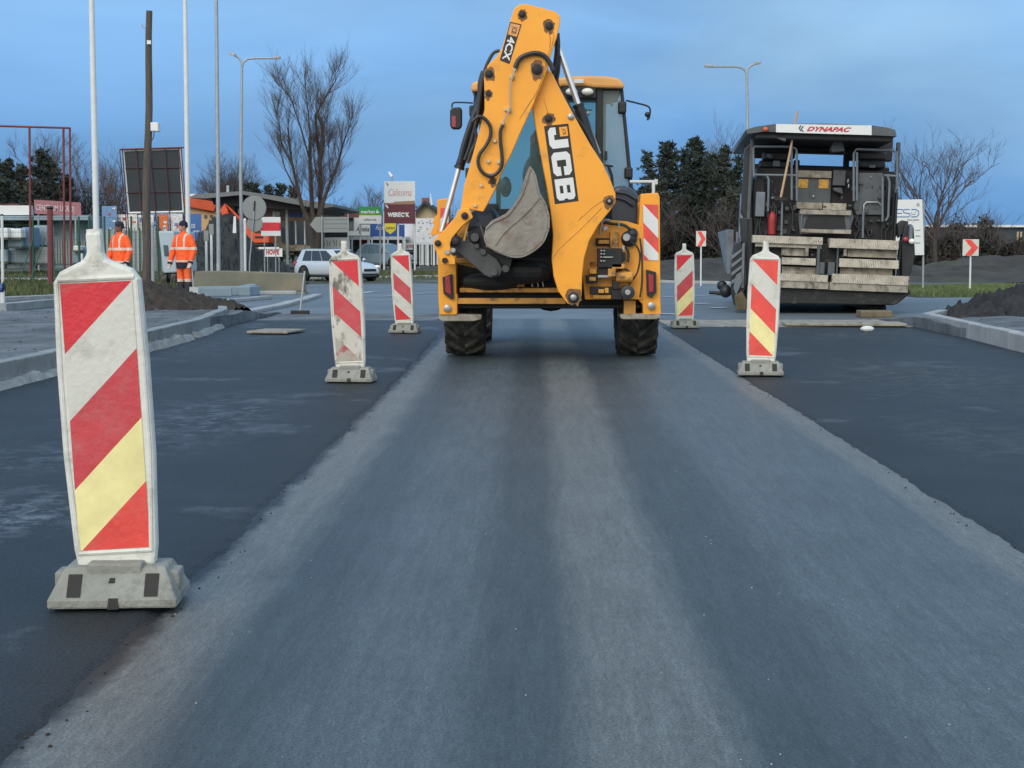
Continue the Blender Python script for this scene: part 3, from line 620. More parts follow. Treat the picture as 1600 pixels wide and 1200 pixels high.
# letter frame: u runs down the panel, v runs across it (letters read top to bottom)
def dmap(q, u, v, lift=.002):   # q: TL, TR, BR, BL ; u down 0..1, v right 0..1
    a = q[0].lerp(q[3], u); b_ = q[1].lerp(q[2], u); p = a.lerp(b_, v); return p-Vector((0, lift, 0))
def glyph(mb, q, u0, u1, v0, v1, rects):   # rects in letter space: x 0..1 (reading direction), y 0..1 (letter up)
    for r_ in rects:
        pts = [(r_[0], r_[1]), (r_[2], r_[1]), (r_[2], r_[3]), (r_[0], r_[3])] if len(r_) == 4 else [(r_[i], r_[i+1]) for i in range(0, len(r_), 2)]
        mb.poly([dmap(q, u0+(u1-u0)*a, v0+(v1-v0)*b_) for a, b_ in pts])
JG = [(.5, .36, .86, .36, .86, 1, .5, 1), (.0, .30, .30, .30, .40, .36, .86, .36, .86, .28, .62, 0, .2, 0, .0, .16)]
JG = [(.58, .30, .96, 1.0), (.0, .14, .16, .0, .78, .0, .96, .14, .96, .30, .0, .30), (.0, .30, .34, .30, .34, .42, .0, .42)]
CG = [(.0, .16, .16, .0, .84, .0, 1, .16, 1, .26, .0, .26), (.0, .26, .34, .74), (.0, .74, 1, .74, 1, .84, .84, 1, .16, 1, .0, .84), (.62, .26, 1, .42), (.62, .58, 1, .74)]
BG = [(.0, .0, .86, .0, 1, .12, 1, .22, .0, .22), (.0, .22, .32, .40), (.68, .22, 1, .40), (.0, .40, .94, .60), (.0, .60, .32, .78), (.68, .60, 1, .78), (.0, .78, 1, .78, 1, .88, .86, 1, .0, 1)]
m = MB(); glyph(m, q4, .03, .31, .12, .90, JG); glyph(m, q4, .35, .65, .12, .90, CG); glyph(m, q4, .69, .965, .12, .90, BG)
m.build('lettering', M_WSIGN, boom, recalc=False)
m = MB(); m.poly([dmap(q4, a, b_, .003) for a, b_ in ((.035, .60), (.155, .60), (.155, .93), (.035, .93))]); m.build('badge', M_YEL, boom, recalc=False)
o_, r_, u_ = dmap(q4, .05, .66, .005), None, None
text('badge_lettering', 'JCB', dmap(q4, .055, .68, .0045), dmap(q4, .135, .68, .0045)-dmap(q4, .055, .68, .0045), dmap(q4, .055, .86, .0045)-dmap(q4, .055, .68, .0045), M_DECAL, boom, 0, .01)
# dipper
dip_px = [(797, 33), (803, 14), (811, 7), (823, 6), (868, 18), (875, 25), (875, 36), (870, 58), (862, 82), (856, 106), (846, 132), (834, 162), (815, 203), (800, 238), (785, 268), (776, 291), (764, 315), (755, 331), (743, 329), (733, 326), (719, 330), (725, 290), (733, 262), (742, 230), (750, 200), (757, 172), (757, 145), (756, 120), (762, 102), (776, 88), (784, 76)]
dip = plate('dipper_arm', dip_px, 15.10, 15.19, M_YEL, bh, .008)
dip2 = plate('inner_plate', dip_px, 15.46, 15.54, M_YEL, dip, .008)
m = MB()
for x, y, r_ in ((816, 22, 5), (858, 40, 6), (839, 108, 8), (764, 115, 6), (763, 146, 4), (770, 283, 4)): disc(m, x, y, 15.08, 15.55, r_)
split(m, 'pivot_pin', M_BLKM, dip, smooth=True)
for x, y, r_ in ((816, 22, 7), (858, 40, 8.5), (839, 108, 11), (764, 115, 8.5), (763, 146, 6), (770, 283, 6)): stain(x, y, 15.0965, r_, dip, 1.6)
m = MB()
for x, y, r_ in ((773, 220, 3), (763, 252, 3), (779, 253, 3), (752, 290, 2.5), (766, 270, 2), (768, 272, 2), (742, 321, 3), (800, 120, 4), (795, 172, 4), (804, 108, 3), (790, 171, 2.5), (785, 193, 3)): disc(m, x, y, 15.07, 15.11, r_, 10)
split(m, 'bolt_head', mat('brass_bolts', (.62, .50, .32), .45, metal=.3), dip, smooth=True)
m = MB(); hose(m, [(857, 50), (860, 62), (858, 78), (852, 100), (842, 135), (828, 160), (812, 185)], 15.097, .0035, 5); hose(m, [(864, 48), (865, 60), (856, 95), (848, 120), (835, 155)], 15.097, .003, 5)
split(m, 'weld_seam', M_YELD, dip)
q5 = [bq(x, y, 15.096) for x, y in ((797, 34), (815, 38), (796, 100), (781, 94))]
m = MB(); m.poly(q5); m.build('decal', M_DECAL, dip, recalc=False)
m = MB(); m.poly([dmap(q5, a, b_) for a, b_ in ((.03, .08), (.32, .08), (.32, .92), (.03, .92))]); m.build('badge', mat('decal_pale_orange', (.75, .36, .13), .5), dip, recalc=False)
text('badge_lettering', 'JCB', dmap(q5, .09, .22, .004), dmap(q5, .27, .22, .004)-dmap(q5, .09, .22, .004), dmap(q5, .09, .76, .004)-dmap(q5, .09, .22, .004), M_DECAL, dip, 0, .01)
text('lettering', '4CX', dmap(q5, .36, .18, .004), dmap(q5, .96, .18, .004)-dmap(q5, .36, .18, .004), dmap(q5, .36, .86, .004)-dmap(q5, .36, .18, .004), M_WSIGN, dip, 0, .03)
# bucket link arms below the dipper
lk_ = plate('bucket_lever', [(733, 325), (739, 340), (722, 353), (706, 372), (703, 382), (705, 397), (711, 404), (711, 413), (690, 414), (685, 400), (678, 386), (677, 377), (684, 369), (697, 356), (712, 338), (716, 328)], 15.04, 15.16, M_YEL, bh, .006)
m = MB()
for x, y, r_ in ((726, 337, 5.5), (684, 380, 5), (695, 407, 4.5), (712, 377, 6)): disc(m, x, y, 15.0, 15.55, r_)
split(m, 'pivot_pin', M_BLKM, lk_, smooth=True)
m = MB(); disc(m, 699, 394, 15.01, 15.05, 4); disc(m, 708, 391, 15.02, 15.05, 4); split(m, 'pin_cap', M_STEEL, lk_, smooth=True)
hk = plate('bucket_link', [(705, 372), (716, 369), (731, 376), (752, 388), (776, 404), (786, 421), (781, 431), (766, 434), (757, 430), (744, 419), (728, 405), (712, 393), (704, 384)], 15.16, 15.30, M_LINK, bh, .012)
m = MB()
for p in ([(731, 362), (752, 354), (762, 372), (772, 388), (800, 404), (797, 418), (787, 428), (776, 428), (756, 405), (735, 392)], ): m.prism([bq(a, b_, 15.32) for a, b_ in p], (0, .12, 0))
for x, y, r_ in ((742, 371, 7), (755, 394, 5), (772, 425, 6), (790, 420, 6), (745, 385, 4)): disc(m, x, y, 15.13, 15.46, r_)
m.prism([bq(a, b_, 15.1) for a, b_ in ((749, 353), (752, 352), (762, 378), (758, 380))], (0, .5, 0))
m.build('quick_hitch', M_LINK, hk, bev=.006)
m = MB(); m.prism([bq(a, b_, 15.33) for a, b_ in ((711, 350), (729, 343), (731, 352), (724, 374), (716, 372))], (0, .06, 0)); m.tube([bq(732, 345, 15.1), bq(725, 376, 15.1)], .012, 6); m.build('guide_link', M_YELD, hk)
# bucket: side cheeks and a curved shell open on the left
bk_px = [(826, 261), (834, 272), (841, 303), (851, 320), (856, 338), (856, 357), (848, 377), (833, 391), (815, 400), (797, 400), (777, 392), (760, 382), (756, 371), (759, 355), (768, 345), (790, 334), (802, 321), (811, 306)]
bu = thing('x', '', '', (0, 0, 0)); bpy.data.objects.remove(bu)
m = MB(); m.prism([bq(a, b_, 15.02) for a, b_ in bk_px], (0, .03, 0)); m.prism([bq(a, b_, 15.02)+Vector((0, .6, 0)) for a, b_ in bk_px], (0, .03, 0))
# shell along the round back, from the lip over the top round to the toe
sh = [(826, 261), (834, 272), (841, 303), (851, 320), (856, 338), (856, 357), (848, 377), (833, 391), (815, 400), (797, 400), (777, 392), (760, 382)]
for a, b_ in zip(sh, sh[1:]):
    p, q_ = bq(*a, 15.02), bq(*b_, 15.02); cN = Vector((q_.z-p.z, 0, p.x-q_.x)).normalized()*-.02
    m.prism([p, q_, q_-cN*-1, p-cN*-1], (0, .63, 0))
bucket = m.build('bucket', M_BUCK, bh, bev=.006)
m = MB(); hose(m, [(774, 383), (784, 368), (800, 352), (822, 333), (842, 310)], 15.015, .009, 6); hose(m, [(759, 358), (770, 348), (792, 337), (806, 320), (815, 305), (822, 285), (828, 264)], 15.012, .010, 6); hose(m, [(757, 372), (762, 383), (779, 393), (798, 401), (816, 401), (834, 392), (849, 378), (857, 358)], 15.012, .009, 6)
split(m, 'wear_edge', M_BUCK, bucket, smooth=True)
m = MB()
for k in range(4):
    p = bq(815, 292, 15.06)+Vector((0, .14*k, 0)); m.prism([p, p+Vector((.06, 0, .17)), p+Vector((.09, 0, .16)), p+Vector((.06, 0, -.02))], (0, .06, 0))
split(m, 'tooth', M_BUCK, bucket, bev=.004)
# hydraulic rams
def ram(rod, barrel, Y, rr, rb, name='hydraulic_ram', parent=None):
    m = MB(); a, b_ = [bq(*p, Y) for p in barrel]; m.tube([a, a.lerp(b_, .03), a.lerp(b_, .031), b_], [rb*1.15, rb*1.15, rb, rb], 14); o = m.build(name, M_BLK, parent or bh, smooth=True)
    m = MB(); m.tube([bq(*p, Y) for p in rod], rr, 12); m.build('rod', M_CHROME, o, smooth=True); return o
ram(((690, 362), (717, 262)), ((717, 264), (765, 122)), 15.3, .027, .048)
ram(((868, 62), (905, 168)), ((903, 163), (945, 290)), 15.7, .032, .055)
m = MB(); hose(m, [(870, 52), (871, 75), (869, 95), (866, 112), (860, 128)], 15.6, .03); hose(m, [(874, 88), (872, 110), (870, 130), (880, 150), (886, 162), (897, 180), (915, 205), (935, 250), (947, 290), (954, 300)], 15.62, .022)
split(m, 'hose', M_HOSE, bh, smooth=True)
m = MB(); hose(m, [(805, 106), (811, 93), (822, 86), (837, 83), (850, 87), (859, 98), (864, 110)], 15.06, .024); split(m, 'hose', M_HOSE, dip, smooth=True)
m = MB(); hose(m, [(781, 79), (772, 82), (765, 92), (758, 108), (754, 125), (751, 145), (748, 165), (745, 185), (735, 225), (726, 250)], 15.18, .017)
hose(m, [(756, 112), (751, 130), (749, 160), (737, 190), (724, 230), (719, 255)], 15.25, .03); hose(m, [(753, 130), (745, 165), (733, 200)], 15.28, .028); hose(m, [(742, 200), (744, 220), (735, 240), (731, 255)], 15.14, .017)
split(m, 'hose', M_HOSE, dip, smooth=True)
m = MB(); hose(m, [(738, 190), (748, 182), (758, 186), (766, 198), (766, 213), (759, 228), (750, 240), (747, 253), (752, 267), (764, 275), (776, 271), (784, 258), (784, 240), (782, 222), (782, 205), (786, 195)], 15.05, .018)
split(m, 'hose', M_HOSE, dip, smooth=True)
m = MB(); hose(m, [(786, 195), (791, 182), (797, 168), (797, 148), (798, 130), (804, 110)], 15.05, .009, 6)
split(m, 'steel_pipe', M_STEEL, dip, smooth=True)
# rear frame posts, rails and slide panel
m = MB()
m.prism([bq(*p, 15.6) for p in ((684, 400), (713, 400), (713, 458), (715, 462), (714, 492), (687, 492), (685, 470))], (0, .35, 0))
m.prism([bq(*p, 15.7) for p in ((683, 312), (702, 309), (702, 405), (684, 405))], (0, .25, 0))
rf = m.build('rear_frame', M_YEL, bh, bev=.01)
m = MB(); m.prism([bq(*p, 15.62) for p in ((1001, 303), (1028, 301), (1031, 308), (1032, 470), (1033, 491), (1005, 492), (1004, 475), (998, 470), (1003, 462), (1003, 380), (998, 350), (1000, 315))], (0, .33, 0))
m.prism([bq(*p, 15.72) for p in ((997, 316), (1003, 316), (1003, 336), (999, 338))], (0, .2, 0))
split(m, 'side_post', M_YEL, rf, bev=.01)
m = MB(); bx(m, 714, 466, 884, 475, 15.62, 15.75); bx(m, 718, 450, 880, 457, 15.66, 15.8); bx(m, 712, 403, 750, 411, 15.55, 15.62)
m.prism([bq(*p, 15.6) for p in ((711, 405), (716, 403), (748, 413), (747, 420), (714, 412))], (0, .05, 0))
split(m, 'cross_rail', M_YELD, rf, bev=.006)
m = MB(); m.prism([bq(*p, 15.60) for p in ((911, 372), (928, 352), (945, 343), (980, 346), (1000, 352), (1004, 372), (1004, 468), (914, 468), (910, 430))], (0, .05, 0))
m.build('slide_plate', M_YEL, rf, bev=.006)
m = MB(); bx(m, 806, 428, 820, 449, 15.64, 15.8); m.build('bracket', M_YELD, rf, bev=.02)
# dark interior: chassis and back panel
m = MB(); bx(m, 712, 412, 1004, 478, 15.86, 16.1); bx(m, 745, 342, 1000, 430, 16.02, 16.3); bx(m, 714, 476, 1002, 482, 15.7, 17.5); bx(m, 790, 400, 866, 430, 15.55, 15.9)
m.ell(bq(815, 425, 15.55), (.35, .16, .13), 14, 8); m.ell(bq(770, 440, 15.7), (.35, .12, .10), 14, 8)
m.build('chassis', M_BLKM, bh, bev=.02)
m = MB(); m.prism([bq(*p, 15.75) for p in ((740, 428), (806, 432), (808, 449), (722, 449), (722, 436))], (0, .05, 0)); m.build('mud_guard_plate', mat('muddy_plate', (.12, .095, .07), .8, var=.3, scale=5, dirt=((.03, .028, .025), .5, .65, 7)), bh)
m = MB()
for x in (829, 838, 846): m.tube([bq(x, 432, 15.6), bq(x+3, 448, 15.6)], .006, 6)
disc(m, 831, 437, 15.55, 15.6, 4); split(m, 'fitting', M_STEEL, bh)
# valve block and pipework on the right
vb = MB(); bx(vb, 934, 388, 972, 418, 15.42, 15.6); bx(vb, 966, 394, 978, 408, 15.46, 15.6); bx(vb, 934, 418, 950, 434, 15.46, 15.6); bx(vb, 916, 430, 934, 443, 15.46, 15.6); bx(vb, 957, 438, 968, 452, 15.46, 15.6)
bx(vb, 922, 448, 956, 460, 15.5, 15.6); bx(vb, 956, 452, 972, 468, 15.48, 15.6); bx(vb, 931, 372, 955, 384, 15.54, 15.6)
valve = vb.build('valve_block', M_BLKM, bh, bev=.005)
m = MB(); bx(m, 935, 375, 952, 381, 15.50, 15.54); bx(m, 921, 433, 931, 439, 15.42, 15.46); bx(m, 921, 420, 932, 428, 15.48, 15.6); bx(m, 956, 412, 976, 420, 15.42, 15.6); bx(m, 950, 420, 962, 432, 15.40, 15.6)
bx(m, 935, 452, 944, 458, 15.46, 15.5); bx(m, 945, 450, 951, 458, 15.46, 15.5); bx(m, 926, 461, 955, 467, 15.50, 15.6); bx(m, 953, 362, 966, 388, 15.52, 15.6); bx(m, 922, 409, 931, 414, 15.55, 15.6)
m.lathe([(0, .055), (.17, .06), (.18, .045)], bq(962, 433, 15.48), 'X', 14)
split(m, 'yellow_fitting', M_YELD, valve, bev=.005)
m = MB()
for y in (391, 396, 401, 407): m.box(tuple(bq(938, y+2, 15.40)), tuple(bq(941, y-.5, 15.40)+Vector((0, .03, 0)))); m.box(tuple(bq(942, y+2, 15.40)), tuple(bq(958 if y == 401 else 946, y, 15.40)+Vector((0, .03, 0))))
a = bq(934, 434, 15.44); b_ = bq(955, 430, 15.44); m.box((a.x, a.y, a.z), (b_.x, b_.y+.03, b_.z))
hose(m, [(937, 366), (940, 350), (944, 344), (953, 344)], 15.5, .013); hose(m, [(967, 346), (967, 358)], 15.5, .008); disc(m, 979, 371, 15.42, 15.5, 6); disc(m, 946, 357, 15.45, 15.5, 4); disc(m, 981, 457, 15.40, 15.42, 4.5)
bx(m, 972, 384, 976, 392, 15.45, 15.5)
split(m, 'steel_fitting', M_STEEL, valve, bev=.004)
m = MB(); disc(m, 981, 457, 15.42, 15.6, 11); m.ell(bq(983, 373, 15.55), (.085, .05, .085)); m.ell(bq(988, 365, 15.55), (.06, .05, .06))
hose(m, [(985, 378), (995, 385), (1000, 400), (996, 425), (985, 442), (978, 450)], 15.5, .010); hose(m, [(1000, 372), (1003, 400), (1003, 440), (1000, 465)], 15.5, .010); hose(m, [(977, 385), (982, 395), (981, 410)], 15.5, .014)
hose(m, [(950, 432), (960, 428), (975, 420), (986, 428), (985, 436)], 15.5, .012); hose(m, [(925, 355), (940, 348), (960, 350), (975, 352), (990, 362)], 15.52, .016)
hose(m, [(960, 440), (966, 455), (975, 466)], 15.5, .016)
split(m, 'pressure_hose', M_HOSE, valve, smooth=True)
# tail lamps and hazard panels
for pts, lens in (([(691, 433), (706, 428), (709, 466), (705, 468), (693, 459)], [(695, 433), (703, 431), (705, 461), (696, 456)]), ([(1010, 421), (1025, 425), (1026, 456), (1018, 466), (1011, 461)], [(1013, 428), (1021, 430), (1021, 456), (1014, 457)])):
    tl = plate('tail_lamp', pts, 15.555, 15.62, M_BLK, bh, .006)
    plate('lens', lens, 15.535, 15.556, M_LENSR, tl, .004)
hp = MB(); q_ = [bq(x, y, 15.612) for x, y in ((1005, 319), (1028, 320), (1029, 409), (1006, 406))]
stripes(hp, q_[0], q_[1]-q_[0], q_[3]-q_[0], .27, [.0, .33, .60, .90][:4], [1, 0, 1, 0, 1], False); hp.build('hazard_panel', [M_WSIGN, M_REDL], bh, recalc=False)
hp = MB(); q_ = [bq(x, y, 15.69) for x, y in ((688, 325), (701, 325), (701, 395), (688, 395))]
stripes(hp, q_[0], q_[1]-q_[0], q_[3]-q_[0], .2, [.0, .25, .5, .8], [1, 1, 0, 1, 0], True); hp.build('hazard_panel', [M_WSIGN, M_REDL], bh, recalc=False)
m = MB()
for p in ([(683, 335), (690, 330), (689, 345), (681, 352), (675, 349), (679, 340)], [(678, 352), (684, 350), (683, 365), (675, 370), (673, 364)]): m.prism([bq(a, b_, 15.75) for a, b_ in p], (0, .05, 0))
split(m, 'lamp_bracket', M_YEL, bh, bev=.004)
# stabiliser legs and feet
for pts, pin in (([(685, 490), (752, 492), (752, 499), (740, 502), (690, 502), (685, 498)], (699, 482)), ([(969, 491), (1032, 489), (1033, 496), (1026, 499), (974, 499), (969, 497)], (1018, 478))):
    st = plate('stabiliser', pts, 15.62, 16.05, M_DUST, bh, .01)
    m = MB(); disc(m, pin[0], pin[1], 15.57, 15.6, 6); m.build('pad_pin', M_STEEL, st, smooth=True)
    m = MB(); a = bq(pts[0][0]+6, 470, 15.66); b_ = bq(pts[0][0]+24, 496, 15.66); m.box((a.x, a.y, b_.z), (b_.x, a.y+.2, a.z)); m.build('inner_leg', M_YELD, st)
# wheels
def big_wheel(cx_, cy, R_, W, name='wheel', lugs=17, par=bh):
    n = 48; m = MB(); prof = [(-W/2*.86, R_*.52), (-W/2, R_*.66), (-W/2, R_*.86), (-W/2*.9, R_*.91), (-W/4, R_*.93), (0, R_*.935), (W/4, R_*.93), (W/2*.9, R_*.91), (W/2, R_*.86), (W/2, R_*.66), (W/2*.86, R_*.52)]
    m.lathe(prof, (cx_, cy, R_), 'X', n)
    for k in range(lugs*2):
        s_ = -1 if k % 2 else 1; a0 = 2*math.pi*k/(lugs*2); vs = []
        for f, da in ((0, .0), (.5, .17), (1.0, .36)):   # chevron: leads at the centre, trails at the shoulder
            for dx, ww in ((0, 1),):
                x = cx_+s_*f*W/2*1.0; rb = R_*(.90 if f < 1 else .84); rt = R_*(1.0 if f < .9 else .975)
                for e_, rr in ((-.06, rb), (.06, rb), (.042, rt), (-.042, rt)):
                    a = a0+da+e_*(1.0); vs.append((x, cy+rr*math.sin(a), R_+rr*math.cos(a)))
        fs = []
        for i in range(2):
            for j in range(4): fs.append((i*4+j, i*4+(j+1) % 4, (i+1)*4+(j+1) % 4, (i+1)*4+j))
        fs += [(0, 1, 2, 3), (8, 9, 10, 11)]; m.add(vs, fs)
    t = m.build(name, M_TYRE, par, smooth=True)
    m = MB(); m.lathe([(-W*.30, R_*.2), (-W*.32, R_*.42), (-W*.44, R_*.53), (W*.44, R_*.53), (W*.32, R_*.42), (W*.30, R_*.2)], (cx_, cy, R_), 'X', 28); m.lathe([(-W*.4, .09), (W*.4, .09)], (cx_, cy, R_), 'X', 12); m.build('rim', M_WSIGN, t, smooth=True)
xl = (725-834)*16.1/F_PX-BX; xr = (998-834)*16.1/F_PX-BX
for x in (xl, xr): big_wheel(x, -.02, .62, .43)
for x in (xl+.02, xr+.10): big_wheel(x, 2.35, .58, .40)
m = MB(); m.tube([(xl, -.02, .62), (xr, -.02, .62)], .10, 12); m.tube([(xl+.1, 2.35, .58), (xr+.1, 2.35, .58)], .09, 12); m.ell(((xl+xr)/2, -.02, .66), (.22, .2, .17)); m.build('axle', M_BLKM, bh, smooth=True)
# fenders
for pts in ([(949, 357), (950, 312), (956, 296), (968, 289), (984, 291), (996, 302), (1001, 322), (1002, 357)], [(716, 360), (722, 335), (735, 322), (752, 318), (770, 320), (782, 345), (784, 366)]):
    plate('fender', pts, 16.0, 17.3, M_BLUEBLK, bh, .06)
m = MB(); hose(m, [(958, 308), (975, 312), (990, 322)], 15.98, .02); hose(m, [(962, 300), (980, 303), (993, 311)], 15.98, .018); hose(m, [(955, 345), (975, 350), (998, 352)], 15.98, .014); split(m, 'fender_trim', M_BLUEBLK, bh, smooth=True)
# cab
cab = MB(); Yr, Yf = 16.7, 18.15
for x0, x1 in ((749, 757), (930, 942)): bx(cab, x0, 137, x1, 330, Yr, Yr+.09)
cab.prism([bq(*p, Yr+.02) for p in ((969, 138), (974, 139), (990, 300), (984, 300))], (0, .07, 0)); cab.prism([bq(*p, Yr+.02) for p in ((741, 138), (745, 138), (737, 300), (732, 300))], (0, .07, 0))
bx(cab, 742, 134, 974, 141, Yr, Yf); bx(cab, 740, 318, 778, 335, Yr, Yr+.1); bx(cab, 930, 300, 985, 335, Yr, Yr+.1)
for x in (775, 940): bx(cab, x, 150, x+7, 330, Yf, Yf+.07)
bx(cab, 770, 326, 950, 360, Yf, Yf+.08); bx(cab, 830, 318, 930, 360, Yr+.1, Yf)
cabo = cab.build('cab', M_BLK, bh, bev=.012)
m = MB(); m.prism([bq(*p, Yr-.08) for p in ((736, 143), (736, 131), (742, 127), (760, 124), (880, 121), (886, 119), (920, 118), (950, 119), (966, 122), (975, 130), (976, 138), (930, 137), (915, 134), (880, 134), (860, 140))], (0, Yf-Yr+.25, 0)); m.build('roof', M_YROOF, cabo, bev=.035)
m = MB(); bx(m, 897, 124, 912, 130, Yr-.1, Yr-.06); m.build('number_lamp', M_WSIGN, cabo, bev=.004)
m = MB(); bx(m, 757, 141, 930, 326, Yr+.03, Yr+.035); m.build('rear_window', glass('teal_glass', (.70, .88, .88), .86), cabo)
m = MB(); m.prism([bq(*p, Yr+.05) for p in ((942, 141), (969, 141), (984, 296), (942, 296))], (0, .006, 0)); m.build('side_window', glass('grey_glass', (.78, .88, .86), .62), cabo)
m = MB(); bx(m, 782, 150, 940, 326, Yf+.03, Yf+.035); m.build('windscreen', glass('teal_glass2', (.74, .90, .90), .9), cabo)
m = MB()
for x in (893, 918): m.ell(bq(x, 143.5, Yr-.1), (.068, .05, .042), 14, 8)
wl = split(m, 'work_lamp_lens', M_LAMP, cabo, smooth=True)
m = MB(); bx(m, 878, 133, 932, 155, Yr-.06, Yr+.02); m.build('work_lamp_housing', M_BLK, cabo, bev=.02)
m = MB(); m.ell(bq(838, 275, 17.2), (.16, .10, .26)); m.ell(bq(790, 292, 17.2), (.07, .06, .12)); bx(m, 812, 300, 870, 330, 17.0, 17.5); m.build('seat', M_BLUEBLK, cabo, smooth=True)
# bright door pillar and red and black seat shell seen through the rear window
m = MB(); m.prism([bq(*p, 17.0) for p in ((829, 215), (836, 202), (842, 208), (843, 240), (834, 270), (826, 262), (828, 240))], (0, .12, 0)); m.build('seat_back', M_BLK, cabo, bev=.02)
m = MB(); m.prism([bq(*p, 16.96) for p in ((828, 214), (835, 205), (836, 222), (829, 228))], (0, .04, 0)); m.build('red_panel', M_LENSR, cabo, bev=.01)
m = MB(); m.tube([bq(955, 160, 17.0)-Vector((.08, 0, .02)), bq(955, 160, 17.0)+Vector((.08, 0, .02))], .012, 6); m.tube([bq(955, 154, 17.0), bq(956, 166, 17.0)], .015, 6)
m.tube([bq(946, 258, 16.68), bq(958, 260, 16.68)], .012, 6); m.tube([bq(950, 258, 16.68), bq(956, 275, 16.68), bq(957, 292, 16.68)], .016, 6); bx(m, 945, 236, 949, 250, 16.68, 16.72)
m.tube([bq(912, 168, 17.2), bq(920, 180, 17.2)], .01, 6); m.tube([bq(905, 172, 17.2), bq(925, 172, 17.2)], .008, 6)
split(m, 'cab_fitting', M_BLK, cabo)
m = MB(); m.tube([bq(915, 178, 16.66), bq(938, 240, 16.66)], .012, 6); m.ell(bq(919, 177, 16.6), (.02, .02, .03), 8, 6); m.build('wiper', M_STEEL, cabo)
for x0, y0, x1, y1 in ((966, 158, 979, 177), (976, 261, 989, 279), (733, 164, 741, 182), (727, 262, 734, 280)):
    m = MB(); bx(m, x0, y0, x1, y1, Yr-.02, Yr+.12); m.build('door_hinge', M_BLK, cabo, bev=.02)
m = MB(); hose(m, [(739, 161), (720, 160), (708, 161), (706, 168)], 16.9, .009); mr_ = m.build('mirror_arm', M_BLK, bh, smooth=True)
m = MB(); m.prism([bq(*p, 16.85) for p in ((703, 172), (706, 168), (719, 167), (722, 171), (722, 197), (718, 202), (707, 202), (703, 197))], (0, .07, 0)); mm = m.build('mirror', M_BLK, mr_, bev=.02)
m = MB(); bx(m, 706, 181, 712, 198, 16.842, 16.85); m.build('mirror_glass', M_LENSR, mr_)
m = MB(); hose(m, [(978, 157), (995, 161), (1012, 166), (1016, 173), (1014, 186)], 16.9, .010); mr_ = m.build('mirror_arm', M_BLK, bh, smooth=True)
m = MB(); m.ell(bq(1012, 179, 16.9), (.035, .03, .03)); m.tube([bq(1013, 178, 16.9), bq(1012, 188, 16.9)], .012, 6); m.build('mirror_joint', M_BLK, mr_)
m = MB(); m.tube([bq(984, 284, 16.3), bq(1026, 284, 16.3)], .018, 8); m.tube([bq(1021, 283, 16.0), bq(1021, 303, 16.0)], .018, 8); m.tube([bq(1025, 280, 16.2), bq(1025, 288, 16.2)], .02, 8); m.build('lamp_bar', M_POLEW, bh, smooth=True)
# hood, loader arms and shovel ahead of the cab (hidden from here, seen from the side)
m = MB(); m.box((-.45, 1.65, .75), (.45, 3.0, 1.55)); hd = m.build('bonnet', M_YEL, bh, bev=.08)
m = MB()
for s_ in (-1, 1): m.prism([(s_*.62-.05, 1.7, 1.35), (s_*.62-.05, 1.7, 1.55), (s_*.62-.05, 3.1, 1.25), (s_*.62-.05, 3.7, .55), (s_*.62-.05, 3.6, .42), (s_*.62-.05, 3.0, 1.02)], (.10, 0, 0))
split(m, 'loader_arm', M_YEL, bh, bev=.01)
m = MB(); m.prism([(-1.0, 3.6, .70), (-1.0, 3.65, 1.05), (-1.0, 3.9, 1.25), (-1.0, 4.35, 1.25), (-1.0, 3.95, .9), (-1.0, 4.45, .65), (-1.0, 3.7, .64)], (2.0, 0, 0)); m.build('front_shovel', M_BUCK, bh, bev=.01)
# ---------------------------------------------------------------- paver
PV = Frame((5.37, 27.5, 0), -R(4.8), R(2.0))
pv = thing('asphalt_paver', 'tall dark grey asphalt paver with roof canopy, parked on the right of the digger', 'paver', M=PV.M)
def pb(mb, x0, y0, x1, y1, v0, v1):
    a, c = PV.q(x0, y1, v0), PV.q(x1, y0, v0); mb.box((a.x, v0, a.z), (c.x, v1, c.z)); return mb
def pp(pts, v, d, mb=None):
    mb = mb or MB(); mb.prism([PV.q(a, b_, v) for a, b_ in pts], (0, d, 0)); return mb
def pt(mb, pts, v, r=.02, n=8):
    mb.tube([PV.q(p[0], p[1], p[2] if len(p) > 2 else v) for p in pts], r, n); return mb
# roof canopy
top = [(1165, 203), (1180, 198), (1212, 193.5), (1290, 193), (1362, 196), (1385, 199), (1399, 203), (1401, 213), (1362, 211), (1290, 209), (1212, 206), (1190, 206), (1168, 209)]
rf_ = pp(top, 0, .04).build('roof', M_GREYP, pv)
m = MB(); a = [PV.q(*p, .04) for p in top[:8]]; lowz = [PV.q(*p, .04) for p in ((1401, 212), (1168, 208))]
zt = 3.50; b0, b1 = PV.q(1168, 208, .04), PV.q(1401, 212, .04)
m.add([a_ for a_ in a]+[Vector((p.x, 4.3, p.z-.02)) for p in a]+[b0, b1, Vector((b0.x-.05, 4.4, b0.z-.12)), Vector((b1.x+.03, 4.4, b1.z-.05))],
      [(i, i+1, 9+i, 8+i) for i in range(7)]+[(0, 8, 18, 16), (7, 15, 19, 17), tuple(range(8, 16))+(19, 18)])
m.add([b0, b1, Vector((b1.x+.03, 4.4, b1.z-.05)), Vector((b0.x-.05, 4.4, b0.z-.12))], [(0, 1, 2, 3)])
m.build('roof_shell', M_GREYP, rf_)
m = MB(); pb(m, 1180, 209, 1395, 216, .1, 4.2); m.build('roof_lining', M_BLKM, rf_, bev=.02)
wp = pp([(1212.5, 193.5), (1362, 196), (1362, 211), (1290, 209), (1212.5, 206.5)], -.012, .01).build('fascia', M_WSIGN, rf_)
q0, q1, q2 = PV.q(1260, 205, -.016), PV.q(1329, 206.5, -.016), PV.q(1261.5, 197.5, -.016)
